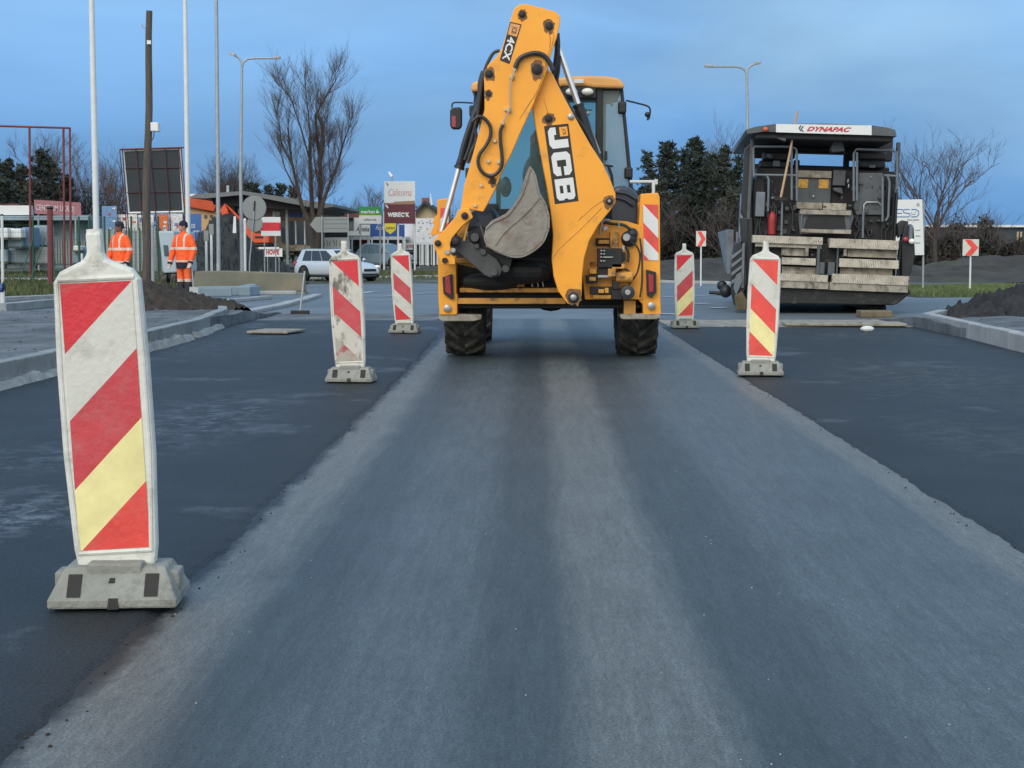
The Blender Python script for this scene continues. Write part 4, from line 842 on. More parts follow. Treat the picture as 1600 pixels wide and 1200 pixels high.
text('lettering', 'DYNAPAC', q0, q1-q0, q2-q0, M_REDINK, rf_, 0, .045, .35)
m = MB()
for s_ in (0, 1): m.poly([PV.q(a+s_*3.4, b_+s_*1.2, -.016) for a, b_ in ((1247.5, 200), (1251, 195.5), (1252.5, 196.5), (1249.5, 200.5), (1252.5, 204.5), (1251, 205.5))])
m.build('emblem', M_INK, rf_, recalc=False)
m = MB(); m.ell(PV.q(1196, 202, -.05), (.05, .05, .045), 10, 8); m.build('beacon_lamp', mat('orange_lamp', (.62, .12, .04), .3), rf_, smooth=True)
m = MB()
for x, y, w_, h_ in ((1206, 212, 6, 5), (1240, 214, 6, 5), (1327, 215, 8, 8), (1364, 216, 8, 7), (1386, 217, 7, 6)): pb(m, x-w_/2, y-h_/2, x+w_/2, y+h_/2, .15, .35)
pp([(1215, 208), (1228, 211), (1228, 221), (1214, 216)], .1, .2, m); pp([(1302, 222), (1308, 217), (1318, 224), (1320, 236), (1300, 238), (1298, 232)], .5, .3, m)
split(m, 'ceiling_lamp', M_GREYP, pv, bev=.01)
# dark cabin interior shell, posts
m = MB(); pb(m, 1168, 216, 1173, 420, .5, .62); pb(m, 1396, 222, 1402, 420, .5, .62); pb(m, 1160, 216, 1166, 300, 2.4, 2.5); pb(m, 1166, 216, 1172, 300, 4.2, 4.3); pb(m, 1366, 216, 1371, 300, 4.2, 4.3)
split(m, 'roof_post', M_GREYP, pv, bev=.01)
m = MB(); pb(m, 1178, 262, 1390, 272, 1.8, 2.3); pb(m, 1177, 268, 1398, 385, 1.1, 4.0); pb(m, 1240, 250, 1250, 270, 2.2, 2.4); pb(m, 1318, 240, 1328, 270, 2.2, 2.4)
pb(m, 1178, 214, 1244, 246, 2.2, 2.5); pb(m, 1322, 214, 1396, 250, 2.2, 2.5); pb(m, 1246, 214, 1320, 238, 2.2, 2.5)
m.build('engine_body', M_BLKM, pv, bev=.02)
m = MB(); pb(m, 1192, 238, 1236, 250, 1.5, 1.9); pb(m, 1186, 252, 1238, 262, 1.5, 1.8); pb(m, 1341, 238, 1386, 249, 1.5, 1.9); pb(m, 1343, 252, 1384, 262, 1.4, 1.8); pb(m, 1190, 264, 1236, 270, 1.4, 1.7)
split(m, 'seat', M_BLK, pv, bev=.03)
m = MB(); pb(m, 1208, 251, 1219, 260, 1.2, 1.3); pb(m, 1198, 240, 1208, 246, 1.4, 1.5); pb(m, 1358, 258, 1368, 262, 1.2, 1.3); m.ell(PV.q(1204, 244, 1.35), (.05, .04, .05)); split(m, 'console', M_GREYL, pv, bev=.01)
m = MB(); pb(m, 1244, 270, 1300, 318, 1.0, 1.15); pb(m, 1301, 266, 1322, 290, .9, 1.1); pp([(1301, 293), (1316, 293), (1318, 304), (1303, 298)], .85, .2, m)
hd_ = m.build('engine_cover', M_GREYP, pv, bev=.015)
m = MB(); pb(m, 1246, 267.5, 1300, 277, .93, 1.0); m.build('dusty_ledge', M_DUST, hd_, bev=.01)
m = MB(); pb(m, 1247, 280, 1263, 293, .985, 1.0); pb(m, 1279, 280.5, 1295, 294, .985, 1.0); split(m, 'warning_sticker', mat('sticker_orange', (.68, .38, .06), .5, dirt=((.45, .2, .05), .5, .6, 30)), hd_)
m = MB(); m.ell(PV.q(1271, 307, .98), (.03, .03, .04)); m.ell(PV.q(1325, 283, .9), (.02, .02, .05)); m.ell(PV.q(1326, 291, .9), (.02, .02, .05)); split(m, 'handle', M_STEEL, hd_, smooth=True)
m = MB(); pb(m, 1244, 317, 1285, 326, .72, 1.0); m.build('rag_ledge', M_DUST, pv, bev=.01)
m = MB(); pb(m, 1286, 318, 1323, 328, .72, 1.0); m.build('tread_ledge', M_TREAD, pv, bev=.01)
m = MB(); m.prism([PV.q(*p, .35) for p in ((1248, 329), (1331, 328), (1334, 340), (1326, 366), (1250, 366), (1248, 345))], (0, .1, 0)); cf = m.build('conveyor_frame', M_GREYP, pv, bev=.01)
m = MB(); m.prism([PV.q(*p, .34) for p in ((1262, 337), (1319, 336), (1322, 357), (1255, 358))], (0, .02, 0)); m.build('opening', M_BLKM, cf)
m = MB(); pt(m, [(1253, 335), (1251, 360), (1330, 360), (1328, 334), (1253, 335)], .31, .018); m.build('guard_bar', M_GREYL, cf, smooth=True)
m = MB(); pb(m, 1250, 329.5, 1330, 334, .28, .35); pb(m, 1252, 360, 1330, 363, .28, .35); split(m, 'frame_lip', M_DUST, cf, bev=.006)
# control boxes
m = MB(); pb(m, 1180, 300, 1196, 338, .38, .6); m.build('control_box', M_GREYL, pv, bev=.012)
m = MB(); pp([(1341, 270), (1380, 270), (1382, 300), (1381, 336), (1338, 336), (1334, 325), (1341, 300)], .55, .3, m); cb = m.build('operator_cabinet', M_GREYP, pv, bev=.015)
m = MB(); m.ell(PV.q(1361, 277, .54), (.02, .02, .02), 8, 6); pt(m, [(1350, 336), (1350, 320), (1354, 316), (1372, 316), (1378, 322)], .50, .015); split(m, 'latch', M_STEEL, cb, smooth=True)
m = MB(); m.tube([PV.q(1206, 366, .42), PV.q(1206, 345, .42), PV.q(1207, 336, .42), PV.q(1207, 331, .42)], [.072, .075, .068, .03], 12); m.build('extinguisher', mat('dull_red_paint', (.34, .02, .025), .45, var=.3, dirt=((.05, .03, .03), .5, .75, 12)), pv, smooth=True)
m = MB(); pb(m, 1176, 338, 1402, 376, .6, 1.1); pb(m, 1174, 280, 1196, 345, .7, 1.0)
m.build('lower_body', M_BLKM, pv, bev=.02)
for pts in ([(1178, 276), (1177, 234), (1179, 229), (1237, 229), (1244, 233), (1245, 240), (1245, 314)], [(1177, 273), (1245, 274)], [(1237, 232), (1237, 312)], [(1198, 274), (1201, 280), (1200, 330)],
            [(1221, 368), (1222, 318), (1220, 311), (1205, 309)], [(1348, 372), (1349, 330)], [(1334, 314), (1334, 240), (1338, 233), (1396, 235), (1401, 238), (1402, 296)], [(1339, 313), (1339, 238)], [(1381, 274), (1401, 275)], [(1379, 276), (1379, 346)], [(1386, 272), (1390, 285), (1388, 338), (1384, 345)]):
    m = MB(); pt(m, pts, .42, .022); m.build('handrail', M_GREYL, pv, smooth=True)
# hydraulic hoses and clutter on the sides
rr = random.Random(4); m = MB()
for k in range(9):
    x = 1178+rr.random()*60; pt(m, [(x, 300+rr.random()*20), (x+rr.uniform(-8, 8), 330), (x+rr.uniform(-8, 8), 350), (x+rr.uniform(-5, 5), 368)], .5, .018, 6)
for k in range(9):
    x = 1335+rr.random()*55; pt(m, [(x, 335+rr.random()*10), (x+rr.uniform(-8, 8), 350), (x+rr.uniform(-8, 8), 362), (x+rr.uniform(-5, 5), 374)], .5, .018, 6)
split(m, 'hose', M_HOSE, pv, smooth=True)
# screed with its walkway steps
m = MB(); pb(m, 1176, 384, 1402, 450, .22, .9); pp([(1178, 448), (1420, 450), (1423, 458), (1404, 474), (1396, 477), (1182, 474)], .0, .9, m); sc = m.build('screed', mat('tarry_black', (.014, .015, .017), .6, var=.4, scale=5, bump=.5, bscale=14, dirt=((.10, .09, .075), .55, .72, 5)), pv, bev=.02)
rr = random.Random(21); m = MB()
for k in range(70):
    x = rr.choice((rr.uniform(1180, 1244), rr.uniform(1330, 1398), rr.uniform(1180, 1398))); y = rr.uniform(276, 366) if not 1246 < x < 1330 else rr.uniform(300, 328)
    if 1246 < x < 1300 and y < 318: continue
    w_, h_ = rr.uniform(1.5, 7), rr.uniform(1.5, 9); v = rr.uniform(.42, .58); pb(m, x, y, x+w_, y+h_, v, v+.2)
for k in range(26):
    x = rr.uniform(1262, 1270)+rr.choice((0, 45, 110, -70))*1.0; y = rr.uniform(386, 428); pb(m, x, y, x+rr.uniform(2, 8), y+rr.uniform(2, 5), .12, .3)
split(m, 'fitting', mat('mixed_grime', (.05, .055, .06), .6, var=.6, scale=3, dirt=((.15, .14, .12), .55, .75, 7)), pv, bev=.006)
def step(x0, y0, x1, y1, v0, v1, m_=M_TREAD):
    a, c = PV.q(x0, y1, v0), PV.q(x1, y0, v0); mb = MB(); mb.box((a.x, v0, a.z), (c.x, v1, c.z))
    o = mb.build('step', m_, sc, bev=.006)
    n = int((c.x-a.x)/.032); mb = MB()
    for k in range(n):
        x = a.x+.02+k*(c.x-a.x-.03)/n; mb.prism([(x, v0-.006, a.z+.006), (x+.011, v0-.006, a.z+.006), (x+.022, v0-.006, c.z-.004), (x+.011, v0-.006, c.z-.004)], (0, .006, 0))
    mb.build('tread_pattern', mat('tread_ribs', (.60, .56, .48), .75, var=.3, scale=6, dirt=((.22, .19, .15), .48, .66, 5)), o)
step(1176, 371, 1286, 379, -.05, .3); step(1296, 376, 1405, 387, -.05, .3); step(1180, 379, 1284, 385, .02, .06); step(1222, 404, 1275, 413, -.06, .2); step(1311, 407, 1405, 417, -.06, .2)
step(1180, 430, 1294, 437, -.12, .2); step(1300, 432, 1421, 442, -.12, .2)
m = MB(); pb(m, 1180, 441, 1295, 448, -.10, .2); pb(m, 1296, 445, 1419, 453, -.10, .2); pb(m, 1222, 418, 1276, 430, .10, .2); pb(m, 1312, 418, 1395, 432, .10, .2); pb(m, 1221, 388, 1262, 399, .10, .22); pb(m, 1324, 390, 1402, 401, .10, .22)
split(m, 'face_plate', M_DUST, sc, bev=.006)
m = MB(); pb(m, 1258, 386, 1264, 400, .02, .1); pb(m, 1318, 388, 1324, 400, .02, .1); split(m, 'bracket', M_DUST, sc, bev=.01)
m = MB(); pb(m, 1275, 384, 1282, 430, -.02, .22); pb(m, 1306, 384, 1311, 432, -.02, .22); pb(m, 1277, 410, 1289, 428, .0, .22); pb(m, 1293, 410, 1305, 430, .0, .22); pb(m, 1404, 376, 1408, 440, -.03, .3); split(m, 'hinge_post', M_GREYP, sc, bev=.008)
# right end gate and depth control
m = MB(); pp([(1408, 380), (1414, 352), (1424, 350), (1428, 356), (1430, 400), (1424, 425), (1418, 436), (1409, 436)], .1, .3, m); pb(m, 1396, 300, 1404, 376, .3, .7); pp([(1402, 350), (1410, 344), (1420, 346), (1416, 360), (1404, 372)], .2, .2, m); eg = m.build('end_gate', M_BLK, pv, bev=.015)
m = MB(); pb(m, 1420, 352, 1427, 378, -.02, .1); m.build('gauge', M_GREYL, eg, bev=.01)
m = MB(); m.ell(PV.q(1425, 377, -.04), (.06, .05, .05)); m.build('lamp', M_LAMP, eg, smooth=True)
m = MB(); m.ell(PV.q(1415, 374, 0), (.05, .04, .05)); m.build('red_reflector', M_LENSR, eg, smooth=True)
# left side: flank, side arm, end gate ladder
m = MB(); m.box((-1.36, 1.0, 1.05), (-1.28, 5.4, 2.35)); m.box((-1.34, 1.2, .85), (1.34, 5.4, 1.2)); m.build('side_panel', M_GREYP, pv, bev=.03)
m = MB(); m.prism([(-1.385, 2.3, 1.35), (-1.385, 4.4, 1.35), (-1.385, 4.6, 2.3), (-1.385, 3.4, 2.34)], (.02, 0, 0)); m.build('decal', mat('faded_red_stripe', (.30, .10, .11), .5, var=.2, dirt=((.5, .5, .55), .45, .6, 2)), pv)
m = MB(); m.box((1.28, 1.0, 1.05), (1.36, 5.4, 2.2)); m.build('side_panel', M_GREYP, pv, bev=.03)
m = MB(); pp([(1148, 380), (1158, 376), (1166, 400), (1168, 440), (1160, 470), (1148, 478), (1144, 460), (1143, 420)], .4, .5, m); pp([(1157, 340), (1176, 340), (1178, 480), (1166, 480)], .5, .4, m); pp([(1164, 232), (1174, 222), (1176, 340), (1166, 350), (1158, 330)], .6, .3, m); m.build('side_arm', M_BLK, pv, bev=.02)
m = MB()
for y in (392, 405, 418, 431): pp([(1143, y+8), (1160, y-4), (1160, y), (1143, y+14)], .36, .05, m)
pp([(1160, 380), (1164, 380), (1162, 450), (1158, 450)], .37, .05, m); pp([(1150, 430), (1158, 425), (1160, 440), (1150, 462), (1146, 450)], .33, .05, m)
split(m, 'ladder_rung', M_GREYL, pv, bev=.006)
m = MB(); pp([(1148, 462), (1160, 455), (1168, 470), (1166, 484), (1150, 486)], .3, .2, m); m.build('side_shoe', mat('muddy_steel', (.12, .10, .06), .9, var=.3), pv, bev=.02)
m = MB(); m.ell(PV.q(1128, 446, 1.6), (.10, .1, .10)); m.ell(PV.q(1134, 455, 1.5), (.12, .1, .13)); pt(m, [(1108, 457), (1122, 458), (1134, 460)], 1.5, .035); m.build('sensor_arm', M_BLK, pv, smooth=True)
# hopper at the front
m = MB(); m.prism([(-1.55, 5.4, .55), (-1.55, 7.0, .7), (-1.75, 7.0, 1.5), (-1.6, 5.4, 1.55)], (.15, 0, 0)); m.prism([(1.40, 5.4, .55), (1.40, 7.0, .7), (1.6, 7.0, 1.5), (1.45, 5.4, 1.55)], (.15, 0, 0)); m.box((-1.4, 5.4, .45), (1.4, 7.2, .6)); m.box((-1.4, 5.3, .6), (1.4, 5.42, 1.5))
m.build('hopper', mat('light_grey_hopper', (.19, .22, .24), .6, var=.3, dirt=((.1, .09, .08), .5, .7, 3)), pv, bev=.02)
for x in (1.25, ):
    m = MB(); m.box((-1.42, 3.0, 1.2), (-1.37, 3.1, 2.55)); m.build('white_post', M_POLEW, pv)
# crawler tracks
for sx in (-1, 1):
    m = MB(); x0, x1 = sx*1.12-.17, sx*1.12+.17; prof = []
    for k in range(9): a = math.pi/2+math.pi*k/8; prof.append((1.35+.42*math.cos(a), .44+.42*math.sin(a)))
    for k in range(9): a = -math.pi/2+math.pi*k/8; prof.append((4.6+.42*math.cos(a), .44+.42*math.sin(a)))
    m.prism([(x0, a, b_) for a, b_ in prof], (x1-x0, 0, 0)); tk = m.build('crawler_track', M_BLKM, pv, bev=.01)
    m = MB()
    for k in range(24):
        v = 1.3+k*.14; m.box((x0-.01, v, .0), (x1+.01, v+.08, .03)); m.box((x0-.01, v, .85), (x1+.01, v+.08, .88))
    for k in range(8):
        a = math.pi/2+math.pi*(k+.5)/8; m.obox((sx*1.12, 1.35+.43*math.cos(a), .44+.43*math.sin(a)), (.36, .09, .03), Matrix.Rotation(a-math.pi/2, 3, 'X'))
    m.build('track_pad', M_TYRE, tk)
# wooden shovel handle leaning on the rail
o_ = PV.M @ PV.q(1220, 308, .32); t_ = PV.M @ PV.q(1246, 173, .22)
m = MB(); m.tube([Vector((0, 0, 0)), (t_-o_)*.5+Vector((.01, 0, 0)), t_-o_], .022, 8)
wh = thing('wooden_rake', 'pale wooden rake handle leaning against the railing of the paver', 'rake', o_)
m.build('handle', M_WOODL, wh, smooth=True)
m = MB(); m.box((-.12, -.02, -.06), (.12, .02, 0)); m.build('head', M_BLKM, wh)
# boards and lumps under and around the paver
m = MB(); m.box((-.9, -.35, 0), (.9, .35, .04)); o = m.build('timber_board', M_DUST, None, bev=.01); p = G(1330, 507, .04); o.location = (p.x-.1, p.y+.1, .028); o.rotation_euler = (0, 0, R(-4)); tag(o, 'dusty wide board lying flat behind the right track of the paver', 'board')
m = MB(); m.box((-.28, -.2, 0), (.28, .2, .12)); o = m.build('timber_block', mat('old_timber', (.17, .14, .09), .9, var=.3), None, bev=.02); p = G(1366, 492, .02); o.location = (p.x, p.y, -.02); tag(o, 'short timber block under the right rear corner of the paver', 'block')
m = MB(); m.ell((0, 0, .03), (.1, .06, .045), 8, 6); o = m.build('crumpled_sheet', M_WSIGN); p = G(1355, 516, .03); o.location = (p.x, p.y, .02); tag(o, 'crumpled white scrap on the fresh asphalt behind the paver', 'litter')
# ---------------------------------------------------------------- workers
def hv_mat(name, cloth, bands, brace=True, navy=None):
    m = bpy.data.materials.new(name); m.use_nodes = True; t = m.node_tree; b = t.nodes['Principled BSDF']; nn, lk = t.nodes.new, t.links.new
    c = nn('ShaderNodeTexCoord'); s = nn('ShaderNodeSeparateXYZ'); lk(c.outputs['Object'], s.inputs[0])
    r = nn('ShaderNodeValToRGB'); r.color_ramp.interpolation = 'CONSTANT'; mz = nn('ShaderNodeMath'); mz.operation = 'DIVIDE'; mz.inputs[1].default_value = 2; lk(s.outputs['Z'], mz.inputs[0]); lk(mz.outputs[0], r.inputs[0])
    el = r.color_ramp.elements; el[0].position = 0; el[0].color = tuple(navy or cloth)+(1,); el[1].position = bands[0][0]/2; el[1].color = (.72, .55, .46, 1)
    for i, (a, b_) in enumerate(bands):
        if i: q = el.new(a/2); q.color = (.78, .60, .50, 1)
        q = el.new(b_/2); q.color = tuple(cloth)+(1,)
    last = r.outputs[0]
    if brace:
        ab = nn('ShaderNodeMath'); ab.operation = 'ABSOLUTE'; lk(s.outputs['X'], ab.inputs[0]); cp = nn('ShaderNodeMath'); cp.operation = 'COMPARE'; cp.inputs[1].default_value = .115; cp.inputs[2].default_value = .022; lk(ab.outputs[0], cp.inputs[0])
        g = nn('ShaderNodeMath'); g.operation = 'GREATER_THAN'; g.inputs[1].default_value = 1.13; lk(s.outputs['Z'], g.inputs[0]); mu = nn('ShaderNodeMath'); mu.operation = 'MULTIPLY'; lk(cp.outputs[0], mu.inputs[0]); lk(g.outputs[0], mu.inputs[1])
        x = nn('ShaderNodeMix'); x.data_type = 'RGBA'; lk(mu.outputs[0], x.inputs[0]); lk(last, x.inputs[6]); x.inputs[7].default_value = (.78, .60, .50, 1); last = x.outputs[2]
    n = nn('ShaderNodeTexNoise'); n.inputs['Scale'].default_value = 9; n.inputs['Detail'].default_value = 3; lk(c.outputs['Object'], n.inputs[0]); bn = nn('ShaderNodeBump'); bn.inputs['Strength'].default_value = .9; bn.inputs['Distance'].default_value = .05; lk(n.outputs[0], bn.inputs['Height']); lk(bn.outputs[0], b.inputs['Normal'])
    lk(last, b.inputs['Base Color']); b.inputs['Roughness'].default_value = .75; return m
M_JACK = hv_mat('orange_hi_vis_jacket', (.98, .13, .025), [(.80, .85), (1.10, 1.16)])
M_TROU = hv_mat('orange_hi_vis_trousers', (.95, .16, .04), [(.33, .40)], False, (.03, .03, .04))
def worker(px, py, Y, yaw, head, label, skin, grip):
    p = P(px, py, Y); z0 = p.z
    t = thing('person', label, 'person', (p.x, Y, z0), 'road workers in orange jackets'); t.rotation_euler = (0, 0, yaw)
    H = Matrix.Rotation(head, 3, 'Z'); hc = Vector((0, -.02, 1.66)); hp = lambda x, y, z: hc+H @ Vector((x, y, z))
    LH, RH = Vector((-.36, -.10, .78)), Vector(grip)
    m = MB(); m.m = 0
    m.ell(hc, (.078, .098, .118), 16, 12, H); m.ell(hp(0, -.03, -.06), (.058, .07, .062), 12, 8, H)
    m.tube([hp(0, -.092, .02), hp(0, -.122, -.022), hp(0, -.10, -.032)], [.008, .015, .010], 6)
    m.tube([hp(-.025, -.092, -.058), hp(.025, -.092, -.058)], .008, 6); m.ell(hp(0, -.085, -.10), (.022, .018, .016), 8, 6)
    for s_ in (-1, 1): m.ell(hp(s_*.080, .005, -.01), (.012, .022, .032), 8, 6, H); m.ell(hp(s_*.032, -.086, .012), (.014, .010, .010), 8, 6)
    m.tube([Vector((0, 0, 1.42)), Vector((0, 0, 1.52)), hp(0, .01, -.06)], [.07, .058, .055], 10)
    m.tube([Vector((0, 0, .92)), Vector((0, 0, 1.1)), Vector((0, 0, 1.3)), Vector((0, 0, 1.44))], [.15, .13, .155, .10], 12)
    for s_, hd in ((-1, LH), (1, RH)):
        sh_ = Vector((s_*.19, 0, 1.41)); el_ = (sh_+hd)/2+Vector((s_*.07, .06, .0)); m.tube([sh_, el_, hd], [.055, .042, .028], 8)
        d = (hd-el_).normalized(); pc = hd+d*.05; m.ell(pc, (.042, .026, .05), 10, 8)
        side = d.cross(Vector((0, 1, 0))).normalized(); fw = Vector((0, -1, 0))
        for k in range(4):
            a = pc+side*(k-1.5)*.021+d*.03; L_ = (.055, .065, .060, .045)[k]; cu = .55 if grip[1] < -.2 and s_ == 1 else .25
            b1 = a+(d+fw*cu*.6).normalized()*L_*.5; b2 = b1+(d+fw*cu*2).normalized()*L_*.45; m.tube([a, b1, b2], [.010, .009, .008], 6)
        a = pc-side*.036*s_; m.tube([a, a+(fw*.8-side*s_*.7+d*.6).normalized()*.035, a+(fw*1-side*s_*.2+d*1).normalized()*.06], [.012, .010, .008], 6)
        m.tube([Vector((s_*.09, 0, .94)), Vector((s_*.11, -.02, .5)), Vector((s_*.12, .02, .10))], [.085, .06, .045], 10)
        m.tube([Vector((s_*.12, .06, .05)), Vector((s_*.125, -.05, .045)), Vector((s_*.14, -.16, .035))], [.05, .045, .035], 8)
    blob('body', m, .0075, skin, t, 1)
    m = MB()
    rings = [(.79, .235, .165), (.90, .232, .165), (1.05, .225, .158), (1.2, .235, .16), (1.34, .235, .15), (1.43, .19, .12), (1.49, .10, .085), (1.53, .085, .085)]
    n = 24; vs = [(rx*math.cos(2*math.pi*j/n), ry*math.sin(2*math.pi*j/n), z) for z, rx, ry in rings for j in range(n)]
    m.add(vs, [(i*n+j, i*n+(j+1) % n, (i+1)*n+(j+1) % n, (i+1)*n+j) for i in range(len(rings)-1) for j in range(n)]+[tuple(range(n)), tuple(range((len(rings)-1)*n, len(rings)*n))])
    for s_, hd in ((-1, LH), (1, RH)):
        sh_ = Vector((s_*.19, 0, 1.39)); el_ = (sh_+hd)/2+Vector((s_*.07, .06, .0)); m.ell(sh_, (.085, .085, .085)); m.tube([sh_, sh_.lerp(el_, .5), el_, el_.lerp(hd, .6), hd], [.088, .086, .080, .070, .064], 12)
    j = blob('jacket', m, .014, M_JACK, t, 3)
    m = MB(); m.tube([Vector((0, 0, .66)), Vector((0, 0, .80))], [.19, .20], 20); m.build('tunic_hem', M_NAVY, t, smooth=True)
    for s_, hd in ((-1, LH), (1, RH)):
        el_ = (Vector((s_*.19, 0, 1.39))+hd)/2+Vector((s_*.07, .06, .0)); d = (hd-el_).normalized(); m = MB(); m.tube([hd-d*.02, hd+d*.025], [.066, .060], 12); m.build('cuff', M_NAVY, j, smooth=True)
        m = MB(); m.ell(hd+d*.055, (.048, .036, .055), 10, 8); 
        for k in range(4): m.tube([hd+d*.07+d.cross(Vector((0, 1, 0))).normalized()*(k-1.5)*.024, hd+d*.12+d.cross(Vector((0, 1, 0))).normalized()*(k-1.5)*.024+Vector((0, -.02, 0)), hd+d*.14+d.cross(Vector((0, 1, 0))).normalized()*(k-1.5)*.022+Vector((0, -.045, 0))], [.014, .013, .011], 6)
        blob('glove', m, .006, M_GLOVE, t, 1)
    m = MB()
    for s_ in (-1, 1): m.tube([Vector((s_*.095, 0, .88)), Vector((s_*.105, -.01, .6)), Vector((s_*.115, 0, .3)), Vector((s_*.12, .02, .12))], [.125, .098, .085, .090], 14)
    blob('trousers', m, .014, M_TROU, t, 2)
    for s_ in (-1, 1): m = MB(); m.tube([Vector((s_*.12, .09, .06)), Vector((s_*.125, -.02, .06)), Vector((s_*.145, -.17, .045))], [.055, .06, .045], 10); m.tube([Vector((s_*.12, .04, .05)), Vector((s_*.12, .03, .2))], .065, 10); m.build('boot', M_BLK, t, smooth=True)
    m = MB(); m.ell(hp(0, .008, .045), (.092, .110, .098), 16, 10, H); m.ell(hp(0, .02, .0), (.090, .105, .05), 16, 8, H); o = m.build('knitted_hat', M_NAVY, t, smooth=True)
    m = MB()
    for s_ in (-1, 1): m.ell(hp(s_*.032, -.0945, .010), (.009, .006, .006), 6, 4)
    split(m, 'eye', M_BLK, t)
    return t
worker(190, 463, 35.5, R(-34), R(-30), 'man in orange jacket behind the big left beacon, dark face turned left', M_SKIND, (.33, -.12, .80))
wk2 = worker(289, 462, 35.5, R(-28), R(-32), 'man in orange jacket and trousers with a shovel, right of the wooden pole', M_SKIN, (.30, -.12, .80))
p = P(300, 414, 35.45); q_ = P(303, 468, 35.3)
sv = thing('shovel', 'long-handled shovel held upright by the worker right of the wooden pole', 'shovel', (q_.x, q_.y, q_.z))
m = MB(); m.tube([Vector((0, 0, .12)), Vector((p.x-q_.x, .12, p.z-q_.z+.12))], .018, 8); m.build('handle', M_GALV, sv, smooth=True)
m = MB(); m.prism([(-.10, 0, .30), (.10, 0, .30), (.11, -.02, .1), (.0, -.04, -.02), (-.11, -.02, .1)], (0, .012, 0)); m.build('blade', M_GALV, sv)
